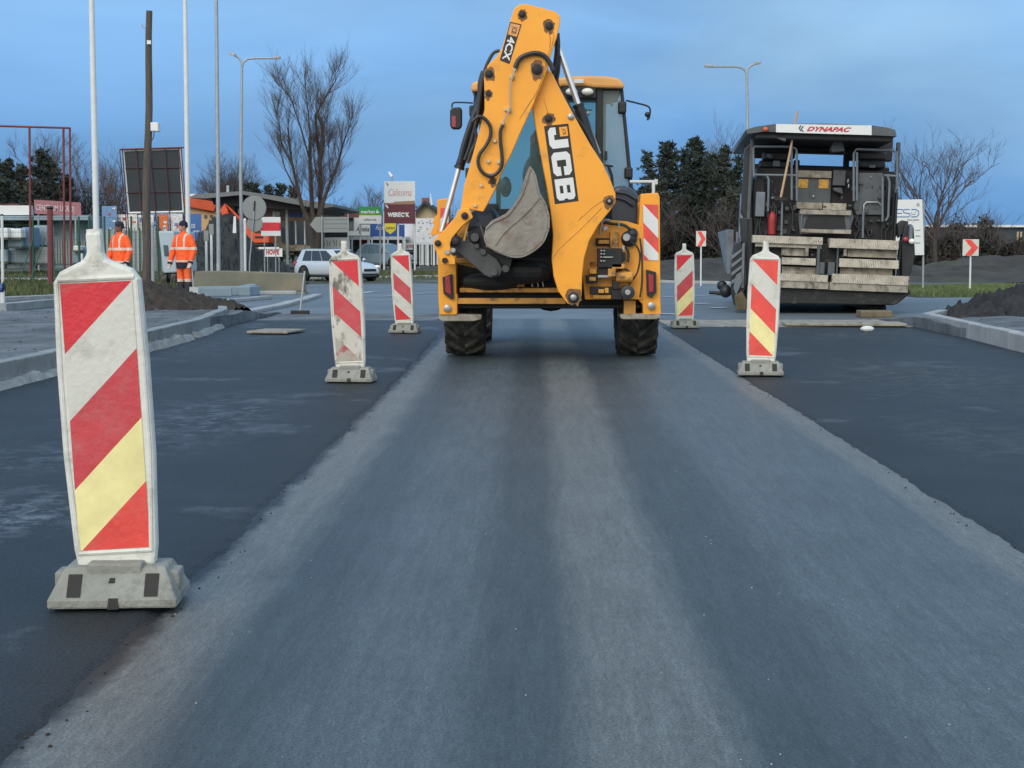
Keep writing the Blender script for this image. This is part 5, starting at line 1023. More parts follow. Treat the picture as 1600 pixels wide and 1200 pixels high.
# ---------------------------------------------------------------- cars
def car(px, Y, yaw, L_, W_, H_, paint, glassm, label, z=None, wagon=True):
    p = P(px, 430, Y); t = thing('parked_car' if 0 else 'car', label, 'car', (p.x, Y, gz(Y) if z is None else z), 'cars on the far side road'); t.rotation_euler = (0, 0, yaw)
    h = L_/2; m = MB()     # x forward
    st = [(-h, .34, .62, .62, .78), (-h+.05, .26, .70, .80, .90), (-h+.25, .22, .86, .92, .97), (-h+.8, .2, .90, .93, 1), (0, .2, .88, .90, 1), (h*.36, .2, .86, .88, 1), (h*.52, .2, .84, .86, .99), (h*.8, .2, .72, .80, .95), (h-.18, .2, .62, .70, .86), (h-.03, .26, .50, .58, .72), (h, .34, .46, .50, .60)]
    vs = []
    for x, zb, zs, zt, k in st:
        w_ = W_/2*k; vs += [(x, -w_*.9, zb), (x, -w_, zb+.12), (x, -w_*1.0, (zb+zs)/2+.05), (x, -w_*.95, zs), (x, -w_*.75, zt), (x, 0, zt+.02), (x, w_*.75, zt), (x, w_*.95, zs), (x, w_, (zb+zs)/2+.05), (x, w_, zb+.12), (x, w_*.9, zb)]
    K = 11; n = len(st)
    m.add(vs, [(i*K+j, (i+1)*K+j, (i+1)*K+(j+1) % K, i*K+(j+1) % K) for i in range(n-1) for j in range(K)]+[tuple(range(K)), tuple(range((n-1)*K, n*K))])
    bd = m.build('body', paint, t, smooth=2); bd.modifiers.new('s', 'SUBSURF').render_levels = 2; bd.modifiers['s'].levels = 2
    # cabin
    r0, r1, f1, f0 = (-h+.12, -h+.42, h*.12, h*.50) if wagon else (-h+.15, -h+.75, h*.05, h*.55)
    wb, wt = W_/2*.90, W_/2*.70; zb = .84; m = MB(); rows = []
    for f, in ((0,), (.5,), (.93,), (1.0,)):
        xr_ = r0+(r1-r0)*f; xf_ = f0+(f1-f0)*f; ww = wb+(wt-wb)*min(1, f*.9)-(.10 if f == 1 else 0); z = zb+(H_-zb)*(f if f < 1 else 1.0)-(0 if f == 1 else 0); bow = .12
        if f == 1: xr_ += .15; xf_ -= .18
        ring = []
        for s_ in range(7): x = xr_+(xf_-xr_)*s_/6; ring.append((x, -ww*(1 if 0 < s_ < 6 else .88), z))
        for s_ in range(6, -1, -1): x = xr_+(xf_-xr_)*s_/6; ring.append((x, ww*(1 if 0 < s_ < 6 else .88), z))
        rows.append(ring)
    n = 14; vs = [v for r_ in rows for v in r_]
    m.add(vs, [(i*n+j, i*n+(j+1) % n, (i+1)*n+(j+1) % n, (i+1)*n+j) for i in range(3) for j in range(n)]+[tuple(range(3*n, 4*n))])
    cb_ = m.build('cabin', paint, t, smooth=True)
    def on(f, s, side): xr_ = r0+(r1-r0)*f; xf_ = f0+(f1-f0)*f; ww = wb+(wt-wb)*f*.9+.012; return (xr_+(xf_-xr_)*s, side*ww, zb+(H_-zb)*f)
    for side in (-1, 1):
        for a, b_ in ((.16, .36), (.375, .60), (.615, .84)):
            m = MB(); m.poly([on(.10, a, side), on(.10, b_+(.08 if b_ > .8 else 0), side), on(.86, b_-(.03 if b_ > .8 else 0), side), on(.86, a, side)]); m.build('side_window', glassm, t, recalc=False)
        m = MB(); m.ell((f0-.25, side*(W_/2*.98+.06), .95), (.06, .09, .07), 10, 8); m.build('mirror', paint, t, smooth=True)
    for nm, s0, e_ in (('windscreen', 1, .012), ('rear_window', 0, -.012)):
        m = MB(); a = [on(.08, s0, -1), on(.08, s0, 1), on(.88, s0, 1), on(.88, s0, -1)]; a = [(x+e_*2, y*.86, z) for x, y, z in a]; m.poly(a); m.build(nm, glassm if nm == 'windscreen' else M_CARG, t, recalc=False)
    for side in (-1, 1):
        m = MB(); m.ell((h-.20, side*W_*.36, .64), (.17, .13, .085), 12, 8); m.build('headlight', M_LAMP, t, smooth=True)
        m = MB(); m.ell((-h+.10, side*W_*.43, .76), (.07, .08, .12), 10, 8); m.build('tail_light', M_LENSR, t, smooth=True)
        for x in (-h+.80, h-.78):
            m = MB(); m.lathe([(-.01, .36), (.03, .36)], (x, side*(W_/2*.985), .35), 'Y', 20); m.build('wheel_arch', M_BLKM, t)
            m = MB(); y0 = side*(W_/2-.10); m.lathe([(-.10, .26), (-.09, .31), (.09, .31), (.115, .29), (.115, .22), (-.115, .22), (-.115, .29)], (x, y0+side*.02, .31), 'Y', 20); wh_ = m.build('wheel', M_TYRE, t, smooth=True)
            m = MB(); m.lathe([(-.09, .2), (.09, .2), (.1, .05)], (x, y0+side*.035, .31), 'Y', 16); m.build('rim', M_GALV, wh_, smooth=True)
    m = MB(); m.box((h-.05, -W_*.22, .44), (h+.012, W_*.22, .56)); m.build('grille', M_BLK, t, bev=.02)
    m = MB(); m.box((h-.03, -W_*.3, .28), (h+.005, W_*.3, .36)); m.build('air_intake', M_BLK, t, bev=.02)
    m = MB(); m.box((-h*.9, -W_/2*.93, .17), (h*.9, W_/2*.93, .28)); m.build('sill', M_BLKM, t, bev=.02)
    return t
car(527, 66, R(-40), 4.25, 1.65, 1.43, M_CAR, M_CARG, 'silver estate car nearest the work site, headed right behind the scuffed beacon')
car(604, 85, R(-38), 4.1, 1.70, 1.47, M_CARB, M_CARGL, 'blue-grey hatchback behind the silver estate car', wagon=False)
# ---------------------------------------------------------------- background helpers
class Rig:
    def __init__(s, name, label, cat, x, Y, group=None, z=None):
        p = P(x, 400, Y); s.Y = Y; s.o = Vector((p.x, Y, gz(Y)-.05 if z is None else z)); s.t = thing(name, label, cat, s.o, group)
    def l(s, x, y, dy=0): return P(x, y, s.Y+dy)-s.o
    def gx(s, x, dy=0): p = P(x, 400, s.Y+dy)-s.o; return p.x
    def box(s, mb, x0, y0, x1, y1, d0=0, d1=.1):
        a, c = s.l(x0, y1, d0), s.l(x1, y0, d0); mb.box((a.x, d0, a.z), (c.x, d1, c.z)); return mb
    def pr(s, mb, pts, d0=0, d1=.1): mb.prism([s.l(a, b_, d0) for a, b_ in pts], (0, d1-d0, 0)); return mb
    def post(s, x, ytop, r=.04, dy=.05, m=M_GALV, name='post', x1=None, n=8):
        mb = MB(); a = s.l(x, ytop, dy); mb.tube([(s.gx(x if x1 is None else x1, dy), dy, 0), a], r, n); return mb.build(name, m, s.t, smooth=True)
    def txt(s, name, body, x0, y0, x1, y1, m, dy=-.01, bold=.02, shear=0):
        o_ = s.l(x0, y1, dy); text(name, body, o_, s.l(x1, y1, dy)-o_, s.l(x0, y0, dy)-o_, m, s.t, 0, bold, shear)
# ---------------------------------------------------------------- poles and lamps
for x, xt, Y, r, ht, label, m_ in ((151, 143, 31, .062, 9.5, 'thick white pole behind the big left beacon, leftmost of the tall poles', M_POLEW), (294, 289, 42, .066, 12, 'tall white pole rising behind the worker with the shovel', M_POLEW), (341, 338, 50, .065, 13, 'thin galvanised pole between the white poles and the twin lamp', M_GALV)):
    g = Rig('pole', label, 'pole', x, Y, 'tall bare poles on the left'); mb = MB(); top_ = g.l(xt, 0); d = top_/top_.z; mb.tube([(0, 0, 0), d*ht*.5, d*ht], [r*1.1, r, r*.8], 12); mb.build('shaft', m_, g.t, smooth=True)
    mb = MB(); mb.tube([(0, 0, 0), (0, 0, .04)], r*2, 12); mb.build('base_plate', M_GALV, g.t); mb = MB(); mb.box((-.05, -r*1.1-.01, .5), (.05, -r*.9, .9)); mb.build('hatch', m_, g.t)
def lamp(x, ytop, Y, heads, label):
    g = Rig('street_lamp', label, 'street lamp', x, Y, 'twin-armed street lamps'); mb = MB(); top_ = g.l(x, ytop); mb.tube([(0, 0, 0), (0, 0, top_.z*.5), top_], [.085, .07, .05], 10); mb.build('shaft', M_GALV, g.t, smooth=True)
    for pts in heads:
        q = [g.l(*p) for p in pts]; mb = MB(); mb.tube(q[:-1], .042, 8); a = mb.build('arm', M_GALV, g.t, smooth=True); e0, e1 = q[-2], q[-1]; mb = MB(); mb.prism([e0+Vector((0, -.12, -.03)), e1+Vector((0, -.10, -.03)), e1+Vector((0, -.10, .05)), e0+Vector((0, -.12, .08))], (0, .24, 0)); mb.build('lamp_head', M_GALV, g.t, bev=.02)
        mb = MB(); mb.prism([e0+Vector((0, -.09, -.045)), e1+Vector((0, -.08, -.045)), e1+Vector((0, -.08, -.03)), e0+Vector((0, -.09, -.03))], (0, .18, 0)); mb.build('lens', M_LAMP, g.t)
lamp(378, 105, 60, ([(378, 106), (377, 97), (374, 91), (368, 87), (358, 84)], [(378, 106), (380, 98), (387, 92), (400, 91), (429, 91), (438, 90)]), 'twin-armed street lamp on the left beside the bare willow')
lamp(1167, 118, 60, ([(1167, 118), (1168, 108), (1172, 103), (1179, 100), (1189, 98)], [(1167, 118), (1165, 111), (1159, 106), (1150, 104), (1112, 104), (1101, 103)]), 'twin-armed street lamp rising behind the paver roof')
g = Rig('street_lamp', 'distant lamp whose head shows just above the white and maroon billboard', 'street lamp', 612, 110); g.post(612, 276, .06); mb = MB(); g.pr(mb, [(606, 269), (609, 268), (614, 275), (611, 277)], -.1, .2); mb.build('lamp_head', M_LAMP, g.t, bev=.02)
g = Rig('wooden_pole', 'weathered leaning wooden pole with a small white box high up, between the workers', 'utility pole', 226, 38)
mb = MB(); a = g.l(234, 17); n_ = 12; mb.tube([(0, 0, 0)]+[Vector((a.x*k/n_+.02*math.sin(k), 0, a.z*k/n_)) for k in range(1, n_+1)], [.115-.035*k/n_ for k in range(n_+1)], 12); mb.build('shaft', M_WOOD, g.t, smooth=True)
mb = MB(); g.box(mb, 235, 191, 247, 205, -.15, .1); wb = mb.build('junction_box', M_WSIGN, g.t, bev=.02); mb = MB(); mb.tube([g.l(241, 205, 0), g.l(240, 215, 0), g.l(235, 222, 0)], .012, 6); mb.build('cable', M_HOSE, wb, smooth=True)
mb = MB(); g.box(mb, 229.5, 63, 235.5, 69, -.14, -.1); mb.build('number_plate', M_WSIGN, g.t); mb = MB(); mb.tube([g.l(230, 45), g.l(223, 43), g.l(222, 38)], .012, 6); mb.build('hook', M_GALV, g.t, smooth=True)
# ---------------------------------------------------------------- far left: frames, board, shed, fence
g = Rig('steel_gantry', 'tall empty red steel frame at the far left', 'frame', 60, 64)
for x, xt in ((46, 43), (99, 96), (109, 106)): g.post(x, 199, .05, 0, M_RDST, x1=x+1)
mb = MB(); mb.tube([g.l(-60, 193), g.l(0, 197), g.l(107, 200)], .05, 6); mb.build('top_rail', M_RDST, g.t)
g = Rig('billboard', 'dark board with a white rim seen from behind on a red steel frame', 'billboard', 236, 56)
qd = [(192, 235), (281, 232), (287, 331), (201, 333)]
mb = MB(); g.pr(mb, qd, 0, .10); bo = mb.build('board', M_BOARD, g.t)
for a, b_ in zip(qd, qd[1:]+qd[:1]): mb = MB(); mb.tube([g.l(*a, -.02), g.l(*b_, -.02)], .045, 4); mb.build('rim', M_WSIGN, g.t)
for y in (263, 301): mb = MB(); mb.tube([g.l(196, y, -.03), g.l(284, y-1, -.03)], .02, 4); mb.build('cross_bar', M_STRUT, g.t)
for x0, y0, x1 in ((212, 233, 222), (233, 232, 244), (257, 232, 266), (187, 234, 197), (191, 234, 200), (279, 230, 290), (283, 230, 292)): mb = MB(); mb.tube([g.l(x0, y0, -.08), g.l(x1, 345, -.08), (g.gx(x1+4), 0, 0)], .02, 5); mb.build('strut', M_STRUT, g.t)
mb = MB(); mb.tube([g.l(187, 233.5, -.1), g.l(287, 230.5, -.1)], .03, 4); mb.build('top_bar', M_RDST, g.t)
# shed with the white roof edge and pallets of goods
M_SHED = mat('blue_grey_cladding', (.17, .24, .28), .7, var=.2, scale=.6, dirt=((.26, .33, .36), .5, .6, .5))
g = Rig('shed', 'long low blue-grey shed with a white roof edge at the far left', 'shed', 70, 88)
mb = MB(); g.box(mb, -160, 336, 140, 425, 0, 10); mb.build('wall', M_SHED, g.t); mb = MB(); g.box(mb, -160, 321, 47, 336, -1.2, -.6); mb.build('fascia', M_WSIGN, g.t); mb = MB(); g.box(mb, -160, 318, 47, 322, -.5, 10); mb.build('roof', M_MAROON, g.t); mb = MB(); g.box(mb, -160, 337, 140, 344, -1.5, -.0); mb.build('canopy', M_BLUEW, g.t)
for k in range(14): mb = MB(); g.box(mb, 83+k*4, 376, 85+k*4, 412, -.1, 0); mb.build('cladding_rib', M_SGREY, g.t)
g = Rig('banner', 'long faded pink banner with white capital letters above the fence at the far left', 'banner', 86, 80)
mb = MB(); g.pr(mb, [(53, 312), (126, 316.5), (127, 337), (54, 334)], 0, .06); mb.build('sheet', mat('faded_pink', (.34, .15, .18), .7, var=.15), g.t)
a = g.l(56, 331, -.02); text('lettering', 'CENTRUM UKRÓJ', a, g.l(116, 334, -.02)-a, g.l(56, 317, -.02)-a, mat('faded_white', (.62, .56, .58), .7), g.t, 0, .01)
for x in (60, 118): g.post(x, 325, .05, .1, M_GALV)
rr = random.Random(8)
cols = [M_WSIGN, M_BLUEW, M_KERBL, M_BLUEW, mat('mid_blue_wrap', (.12, .22, .36), .6), M_SGREY]
for k, (x0, y0, x1, y1, c_) in enumerate(((-20, 356, 12, 372, 0), (14, 357, 33, 372, 0), (12, 372, 34, 386, 1), (34, 355, 51, 386, 4), (-15, 390, 12, 410, 1), (14, 388, 50, 411, 1), (54, 386, 76, 412, 2), (53, 352, 74, 384, 1), (114, 384, 124, 392, 0), (112, 392, 124, 412, 1), (128, 385, 140, 415, 4))):
    g = Rig('pallet_load', ['white', 'pale blue', 'pale round-edged', 'pale blue', 'mid-blue', 'grey'][c_]+' wrapped pallet load behind the mesh fence, '+['leftmost of the row', 'top left of the stacks', 'below the white one', 'beside the white ones', 'low at far left', 'low wide one', 'sagging one by the red post', 'tall one left of the red post', 'small one right of the red post', 'behind the small white one', 'near the tall white pole'][k], 'pallet', (x0+x1)/2, 74+k*.35, 'wrapped goods on pallets behind the fence', z=0)
    mb = MB(); g.box(mb, x0, y0, x1, y1, 0, 1.1); mb.build('wrapped_goods', cols[c_], g.t, bev=.07); mb = MB()
    mb = MB(); g.box(mb, x0, y1, x1, y1+2.2, .0, 1.1); mb.build('pallet_base', M_WOOD, g.t)
# fence
M_FG = mat('green_fence_steel', (.03, .10, .075), .6); M_MESH = M_FG
g = Rig('mesh_fence', 'green wire mesh fence running along the left verge', 'fence', 120, 64)
for x in (-60, -20, 51, 110, 123, 139, 163, 205, 247): g.post(x, 338, .045, 0, M_FG)
for x0, x1 in ((52, 35), (82, 92), (70, 52)): mb = MB(); mb.tube([g.l(x0, 372, 0), (g.gx(x1), -.6, 0)], .03, 5); mb.build('brace', M_FG, g.t)
mb = MB()
for k in range(7): y = 340+k*11.5; mb.tube([g.l(-80, y), g.l(250, y)], .006, 3)
for k in range(82): x = -80+k*4; a = g.l(x, 340); mb.tube([(a.x, 0, .05), a], .004, 3)
mb.build('wire_mesh', M_MESH, g.t)
for x, y0, Y, r, label, m_ in ((3, 336, 60, .06, 'white post at the far left edge before the fence', M_POLEW), (78, 325, 55, .11, 'rusty red steel post standing in front of the mesh fence', M_RDST), (128, 395, 60, .05, 'short white stake left of the big beacon', M_POLEW)):
    g = Rig('post', label, 'post', x, Y); g.post(x, y0, r, 0, m_, 'shaft'); mb = MB(); mb.ell(g.l(x, y0, 0), (r*1.3, r*1.3, r*.7), 10, 6); mb.build('cap', M_BLK, g.t)
# palisade posts between workers and reservoir
for k, (x, y0, y1, m_) in enumerate(((322, 362, 423, M_POLEW), (330, 352, 423, M_POLEW), (382.5, 345, 421, M_POLEW), (238, 352, 440, M_GALV))):
    g = Rig('marker_post', ['slim white post, left one of the pair right of the worker', 'slim white post, right one of the pair right of the worker', 'thin white post beside the twin lamp', 'thin grey post right of the wooden pole'][k], 'post', x, 56 if k < 3 else 45); g.post(x, y0, .05, 0, m_, 'shaft')
    mb = MB(); 
    if k < 2: g.box(mb, x-3.5, y0-2, x+3.5, y0+14, -.06, -.04)
    else: mb.ell(g.l(x, y0, 0), (.06, .06, .1), 8, 6)
    mb.build('cap', M_SGREY if k < 2 else m_, g.t)
# van and cabinet behind the workers
g = Rig('trailer', 'pale blue-grey box trailer seen from behind next to the shovelling worker', 'trailer', 258, 52)
mb = MB(); g.pr(mb, [(247, 361), (272, 361), (276, 426), (255, 427)], 0, 3.2); bd = mb.build('box_body', mat('pale_blue_panel', (.40, .50, .58), .5, var=.06), g.t, bev=.05)
mb = MB(); g.pr(mb, [(255, 383), (262, 383), (264, 400), (257, 400)], -.03, 0); mb.build('window', M_GLASSY, g.t)
mb = MB(); g.box(mb, 257, 426, 274, 436, .1, 3); mb.build('undercarriage', M_BLKM, g.t, bev=.02)
for x in (258, 272):
    p = g.l(x, 434, .1); mb = MB(); mb.lathe([(-.09, .16), (-.08, .29), (.08, .29), (.09, .16)], (p.x, .2, .30), 'X', 16); mb.build('wheel', M_TYRE, g.t, smooth=True)
# hoardings with coloured posters behind the workers
hc = [(.72, .74, .76), (.45, .06, .06), (.60, .62, .65), (.15, .28, .5), (.70, .68, .66), (.62, .16, .05), (.66, .67, .70)]
M_HD = [mat('poster_'+n_, c_, .6, var=.3, scale=6) for n_, c_ in zip(('white', 'red', 'grey', 'blue', 'cream', 'orange', 'pale'), hc)]
for k, (x0, y0, x1, y1, c_, lab) in enumerate(((160, 322, 182, 362, 3, 'pale blue poster board right of the leftmost tall pole'), (182, 335, 214, 360, 4, 'cluttered cream poster board above the dark-faced worker'), (216, 336, 240, 362, 0, 'white poster board left of the bright red figure'), (246, 335, 262, 372, 5, 'orange and red hanging banner between the workers'), (264, 334, 285, 364, 6, 'pale poster board above the hat of the worker with the shovel'))):
    g = Rig('poster_board', lab, 'poster', (x0+x1)/2, 84+k*.3, 'poster boards behind the workers'); mb = MB(); g.box(mb, x0, y0, x1, y1, 0, .06); mb.build('board', M_HD[c_], g.t)
    rr = random.Random(k+30)
    for q in range(5):
        a, b_ = rr.uniform(x0+1, x1-6), rr.uniform(y0+1, y1-6); mb = MB(); g.box(mb, a, b_, a+rr.uniform(3, 6), b_+rr.uniform(2, 5), -.02-.01*q, 0); mb.build('poster_patch', M_HD[rr.randrange(7)], g.t)
    for x in (x0+1, x1-1): g.post(x, y0+2, .04, .1)
M_PALE = mat('pale_wall', (.40, .46, .46), .8, var=.12, scale=.6)
g = Rig('garden_wall', 'pale panel wall behind the two workers', 'wall', 200, 80); mb = MB(); g.box(mb, 142, 360, 255, 425, 0, .2); mb.build('wall', M_PALE, g.t)
for k in range(14): g.post(146+k*8, 356, .04, -.1, M_FG if k % 2 else M_GALV)
# ---------------------------------------------------------------- orange-roofed house and blue banner
g = Rig('house', 'beige house with a bright orange tiled roof behind the worker with the shovel', 'house', 318, 92)
mb = MB(); g.pr(mb, [(290, 322), (331, 332), (336, 325), (345, 330), (341, 345), (333, 374), (318, 376), (290, 376)], 0, 6); mb.build('wall', M_BEIGE, g.t)
mb = MB(); g.pr(mb, [(286, 308), (300, 306), (340, 310), (338, 322), (334, 331), (286, 322)], -.4, 6); mb.build('roof', M_ORANGE, g.t, bev=.05); mb = MB(); g.box(mb, 290, 303, 306, 308, 1, 3); mb.build('snow_guard', M_WSIGN, g.t)
for x in (319, 328): mb = MB(); g.box(mb, x, 336, x+4, 341, -.05, 0); mb.build('window', M_GLASSY, g.t)
g = Rig('banner', 'blue banner with faint white letters below the orange roof', 'banner', 306, 88)
mb = MB(); g.box(mb, 297, 334, 314, 376, 0, .05); mb.build('sheet', mat('mid_blue_sign', (.05, .16, .45), .5, var=.08), g.t)
g.txt('lettering', 'DE', 299, 350, 305, 356, M_WSIGN); g.txt('lettering', 'JMRJ', 301, 360, 312, 364, M_WSIGN); g.post(298, 336, .04, .1); g.post(313, 336, .04, .1)
# aggregate heaps
tag(heap('aggregate_heap', (P(352, 400, 72).x, 72, gz(72)-.1), 2.4, 2.6, 2.9, M_GRAVD, 41, .25, power=1.5), 'tall dark aggregate heap behind the poles on the left', 'gravel heap')
tag(heap('aggregate_heap', (P(400, 400, 73).x, 73, gz(73)-.1), 2.2, 2.4, 1.55, M_GRAVD, 43, .25), 'lower dark aggregate heap sloping down towards the bare willow', 'gravel heap')
tag(heap('aggregate_heap', (P(318, 400, 70).x, 70, gz(70)-.1), 1.8, 2.2, 2.0, M_GRAVD, 47, .25), 'dark aggregate heap just right of the worker with the shovel', 'gravel heap')
tag(heap('sand_heap', (P(408, 400, 62).x, 62, gz(62)-.05), .78, .8, .62, M_SAND, 45, .05, power=1.0), 'small pale grey sand cone behind the concrete barrier', 'sand heap')
# orange skip and excavator bits on the heaps
g = Rig('excavator', 'orange excavator partly hidden behind the dark heap and round sign', 'excavator', 398, 80)
M_OR = mat('orange_machine_paint', (.75, .10, .03), .5, var=.1)
mb = MB(); g.box(mb, 384, 354, 420, 380, 0, 1.8); bd = mb.build('body', M_OR, g.t, bev=.06)
for y in (361, 369): mb = MB(); g.box(mb, 398, y, 411, y+3, -.04, .05); mb.build('grille', M_BLK, g.t)
mb = MB(); g.pr(mb, [(344, 328), (351, 318), (356, 330), (357, 337), (348, 340)], -.1, .5); g.pr(mb, [(352, 320), (356, 322), (392, 356), (388, 360)], .1, .4); mb.build('boom', M_OR, g.t, bev=.03)
mb = MB(); mb.ell(g.l(356, 348, -.2), (.55, .5, .5), 12, 8); mb.build('bucket', M_BLKM, g.t, smooth=True); mb = MB(); g.box(mb, 384, 380, 420, 386, 0, 1.8); mb.build('crawler_track', M_BLKM, g.t, bev=.1)
g = Rig('marker_board', 'narrow upright white board standing against the dark heap', 'board', 366, 66, z=1.1); mb = MB(); g.pr(mb, [(365, 338), (368.5, 338), (369, 364), (363.5, 364)], 0, .04); mb.build('board', M_WSIGN, g.t)
mb = MB(); mb.tube([g.l(366, 364, .02), g.l(366, 372, .02)], .03, 6); mb.build('stake', M_WOOD, g.t)
# ---------------------------------------------------------------- flat-roofed station building
g = Rig('flat_roof_building', 'low brown building with a wide dark flat roof behind the bare willow', 'building', 430, 84)
mb = MB(); g.box(mb, 352, 322, 498, 392, 0, 9); mb.build('wall', mat('grey_beige_wall', (.24, .22, .17), .85, var=.2, scale=.8), g.t)
mb = MB(); mb.prism([g.l(295, 309, -3), g.l(305, 303.5, -3), g.l(380, 298.5, -3), g.l(521, 319, -3), g.l(521, 323, -3), g.l(498, 326, -3), g.l(380, 304, -3), g.l(320, 310, -3)], (0, 13, 0)); mb.build('roof', mat('grey_roof_edge', (.16, .18, .19), .6, var=.15), g.t)
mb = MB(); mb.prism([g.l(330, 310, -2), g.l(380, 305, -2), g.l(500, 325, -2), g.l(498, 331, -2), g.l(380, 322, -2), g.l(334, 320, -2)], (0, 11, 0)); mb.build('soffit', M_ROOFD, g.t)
mb = MB(); g.box(mb, 448, 330, 492, 392, -.15, 0); fr_ = mb.build('shop_front', mat('tan_cladding', (.36, .25, .17), .8, var=.2, scale=2), g.t)
for k, (x0, y0, x1, y1) in enumerate(((440, 345, 449, 378), (452, 345, 462, 382), (465, 345, 476, 382), (479, 346, 490, 384), (450, 332, 474, 339))): mb = MB(); g.box(mb, x0, y0, x1, y1, -.2, -.14); w_ = mb.build('window', M_GLASSY if k != 4 else M_BLUE, g.t); mb = MB(); g.box(mb, x1-.7, y0, x1+.7, y1, -.26, -.16); mb.build('frame', M_WSIGN, w_)
for x, y0 in ((448, 325), (428, 330), (356, 290)): mb = MB(); a = g.l(x, y0, -1); mb.tube([(a.x, -1, 0), a], .08, 8); mb.build('column', M_PALE, g.t, smooth=True)
mb = MB(); g.box(mb, 367, 322, 376, 340, -.1, 0); mb.build('window', M_BLKM, g.t); mb = MB(); g.box(mb, 372, 326, 378, 333, -.2, -.11); mb.build('notice', M_WSIGN, g.t); mb = MB(); g.box(mb, 429, 331, 437, 337, -.2, 0); mb.build('notice', M_WSIGN, g.t)
mb = MB(); g.box(mb, 440, 384, 490, 392, -.6, 0); mb.build('planter_ledge', M_DUST, g.t)
# ---------------------------------------------------------------- road signs
g = Rig('round_sign', 'large round road sign seen from its grey back on a bent post', 'road sign', 391, 58)
mb = MB(); c = g.l(397, 325); mb.lathe([(0, .46), (.03, .48), (.05, .48)], c, 'Y', 36); mb.build('disc', M_SGREY, g.t, smooth=True); mb = MB(); mb.tube([g.l(398, 314, -.03), g.l(396, 344, -.03)], .03, 6); mb.build('bracket', M_BLK, g.t); mb = MB(); mb.tube([g.l(397, 330, -.04), g.l(390, 410, -.04), (g.gx(389), -.04, 0)], .028, 8); mb.build('post', M_GALV, g.t, smooth=True)
mb = MB(); c = g.l(398, 350, .03); mb.lathe([(0, .30), (.03, .32)], c, 'Y', 30); mb.build('lower_disc', M_SGREY, g.t)
g = Rig('arrow_sign', 'grey back of an arrow-shaped direction sign pointing left at the willow trunk', 'road sign', 520, 74.5)
mb = MB(); g.pr(mb, [(484, 351), (493, 339), (544, 339), (544, 363), (500, 363), (495, 363)], 0, .04); mb.build('panel', M_SGREY, g.t)
for y in (342, 349, 356): mb = MB(); mb.tube([g.l(502, y, -.02), g.l(543, y, -.02)], .012, 4); mb.build('stiffener', M_GALV, g.t)
g.post(503, 337, .03, -.05); g.post(544, 334, .03, -.05)
g = Rig('notice_sign', 'white sign with a broad red stripe on two posts behind the barrier', 'sign', 423, 62)
mb = MB(); g.box(mb, 408, 339, 438, 368.5, 0, .04); mb.build('panel', M_WSIGN, g.t); mb = MB(); g.box(mb, 408, 347.5, 438, 360.5, -.01, 0); mb.build('stripe', M_RED, g.t); mb = MB(); mb.tube([g.l(408.5, 350, -.02), g.l(408.5, 358, -.02)], .03, 4); mb.tube([g.l(437.5, 350, -.02), g.l(437.5, 358, -.02)], .03, 4); split(mb, 'clip', M_REDINK, g.t)
g.post(413, 368, .025, .02); g.post(430.5, 368, .025, .02)
g = Rig('small_board', 'small white board with red capital letters below the red striped sign', 'sign', 428, 70)
mb = MB(); g.box(mb, 414, 388, 441, 401, 0, .05); mb.build('panel', M_WSIGN, g.t); g.txt('lettering', 'HOWE', 416, 390, 436, 398, M_REDINK, -.012, .04); mb = MB(); g.box(mb, 404, 386, 436, 389, -.05, 0); mb.build('ledge', M_WSIGN, g.t)
g.post(418, 400, .02, .03); g.post(436, 400, .02, .03)
for x, y, Y, sz, label in ((1095.5, 373, 58, 24, 'white sign with a red chevron on a white post between digger and paver'), (1517, 387, 46, 26, 'white sign with a red chevron on the grass at the far right')):
    g = Rig('chevron_sign', label, 'road sign', x, Y); h_ = sz/2; hx = h_*(.66 if x < 1200 else 1)
    mb = MB(); g.box(mb, x-hx, y-h_, x+hx, y+h_, 0, .03); mb.build('panel', M_WFILM, g.t, bev=.01)
    mb = MB(); A = [(x-hx*.75, y-h_*.95), (x+hx*.05, y-h_*.95), (x+hx*.9, y), (x+hx*.05, y+h_*.95), (x-hx*.75, y+h_*.95), (x+hx*.05, y)]; g.pr(mb, A[:3]+[A[5]], -.006, -.001); g.pr(mb, [A[2], A[3], A[4], A[5]], -.006, -.001); mb.build('chevron', M_REDL, g.t)
    g.post(x, y-h_+2, .03, .05, M_POLEW)
# ---------------------------------------------------------------- advertising boards, middle left
g = Rig('billboard', 'tall board, white above and maroon below, on white posts', 'billboard', 624, 82)
mb = MB(); g.box(mb, 600.5, 283, 648.5, 317, 0, .12); mb.build('white_panel', M_WSIGN, g.t); mb = MB(); g.box(mb, 600.5, 317.2, 648.5, 349, 0, .12); mb.build('maroon_panel', M_MAROON, g.t)
mb = MB(); g.pr(mb, [(618, 315), (648, 313.5), (648, 319), (601, 319.5), (601, 318), (612, 317.5)], -.01, -.004); mb.build('tan_band', mat('tan_band', (.36, .22, .14), .7), g.t)
g.txt('lettering', 'WERĘC´K', 605.5, 331.5, 640, 341, M_WSIGN, -.012, .06); g.txt('lettering', 'Calissima', 607, 295, 643, 306, mat('pale_red_lettering', (.55, .30, .30), .7), -.012, -.005, .3)
for a, b_ in (((603, 285), (607, 291)), ((602, 319.5), (607, 326))): mb = MB(); g.pr(mb, [(a[0], a[1]), (a[0]+3, a[1]+1.5), (b_[0], b_[1]-2), (b_[0]-.8, b_[1]), (a[0]+1.2, a[1]+3.5)], -.012, -.006); mb.build('emblem', M_SGREY if a[1] < 300 else M_WSIGN, g.t)
for x in (600, 622, 648): g.post(x, 330 if x != 622 else 345, .055, .15, M_POLEW)
g = Rig('shop_sign', 'green and white sign with white lettering left of the tall maroon board', 'sign', 578, 84)
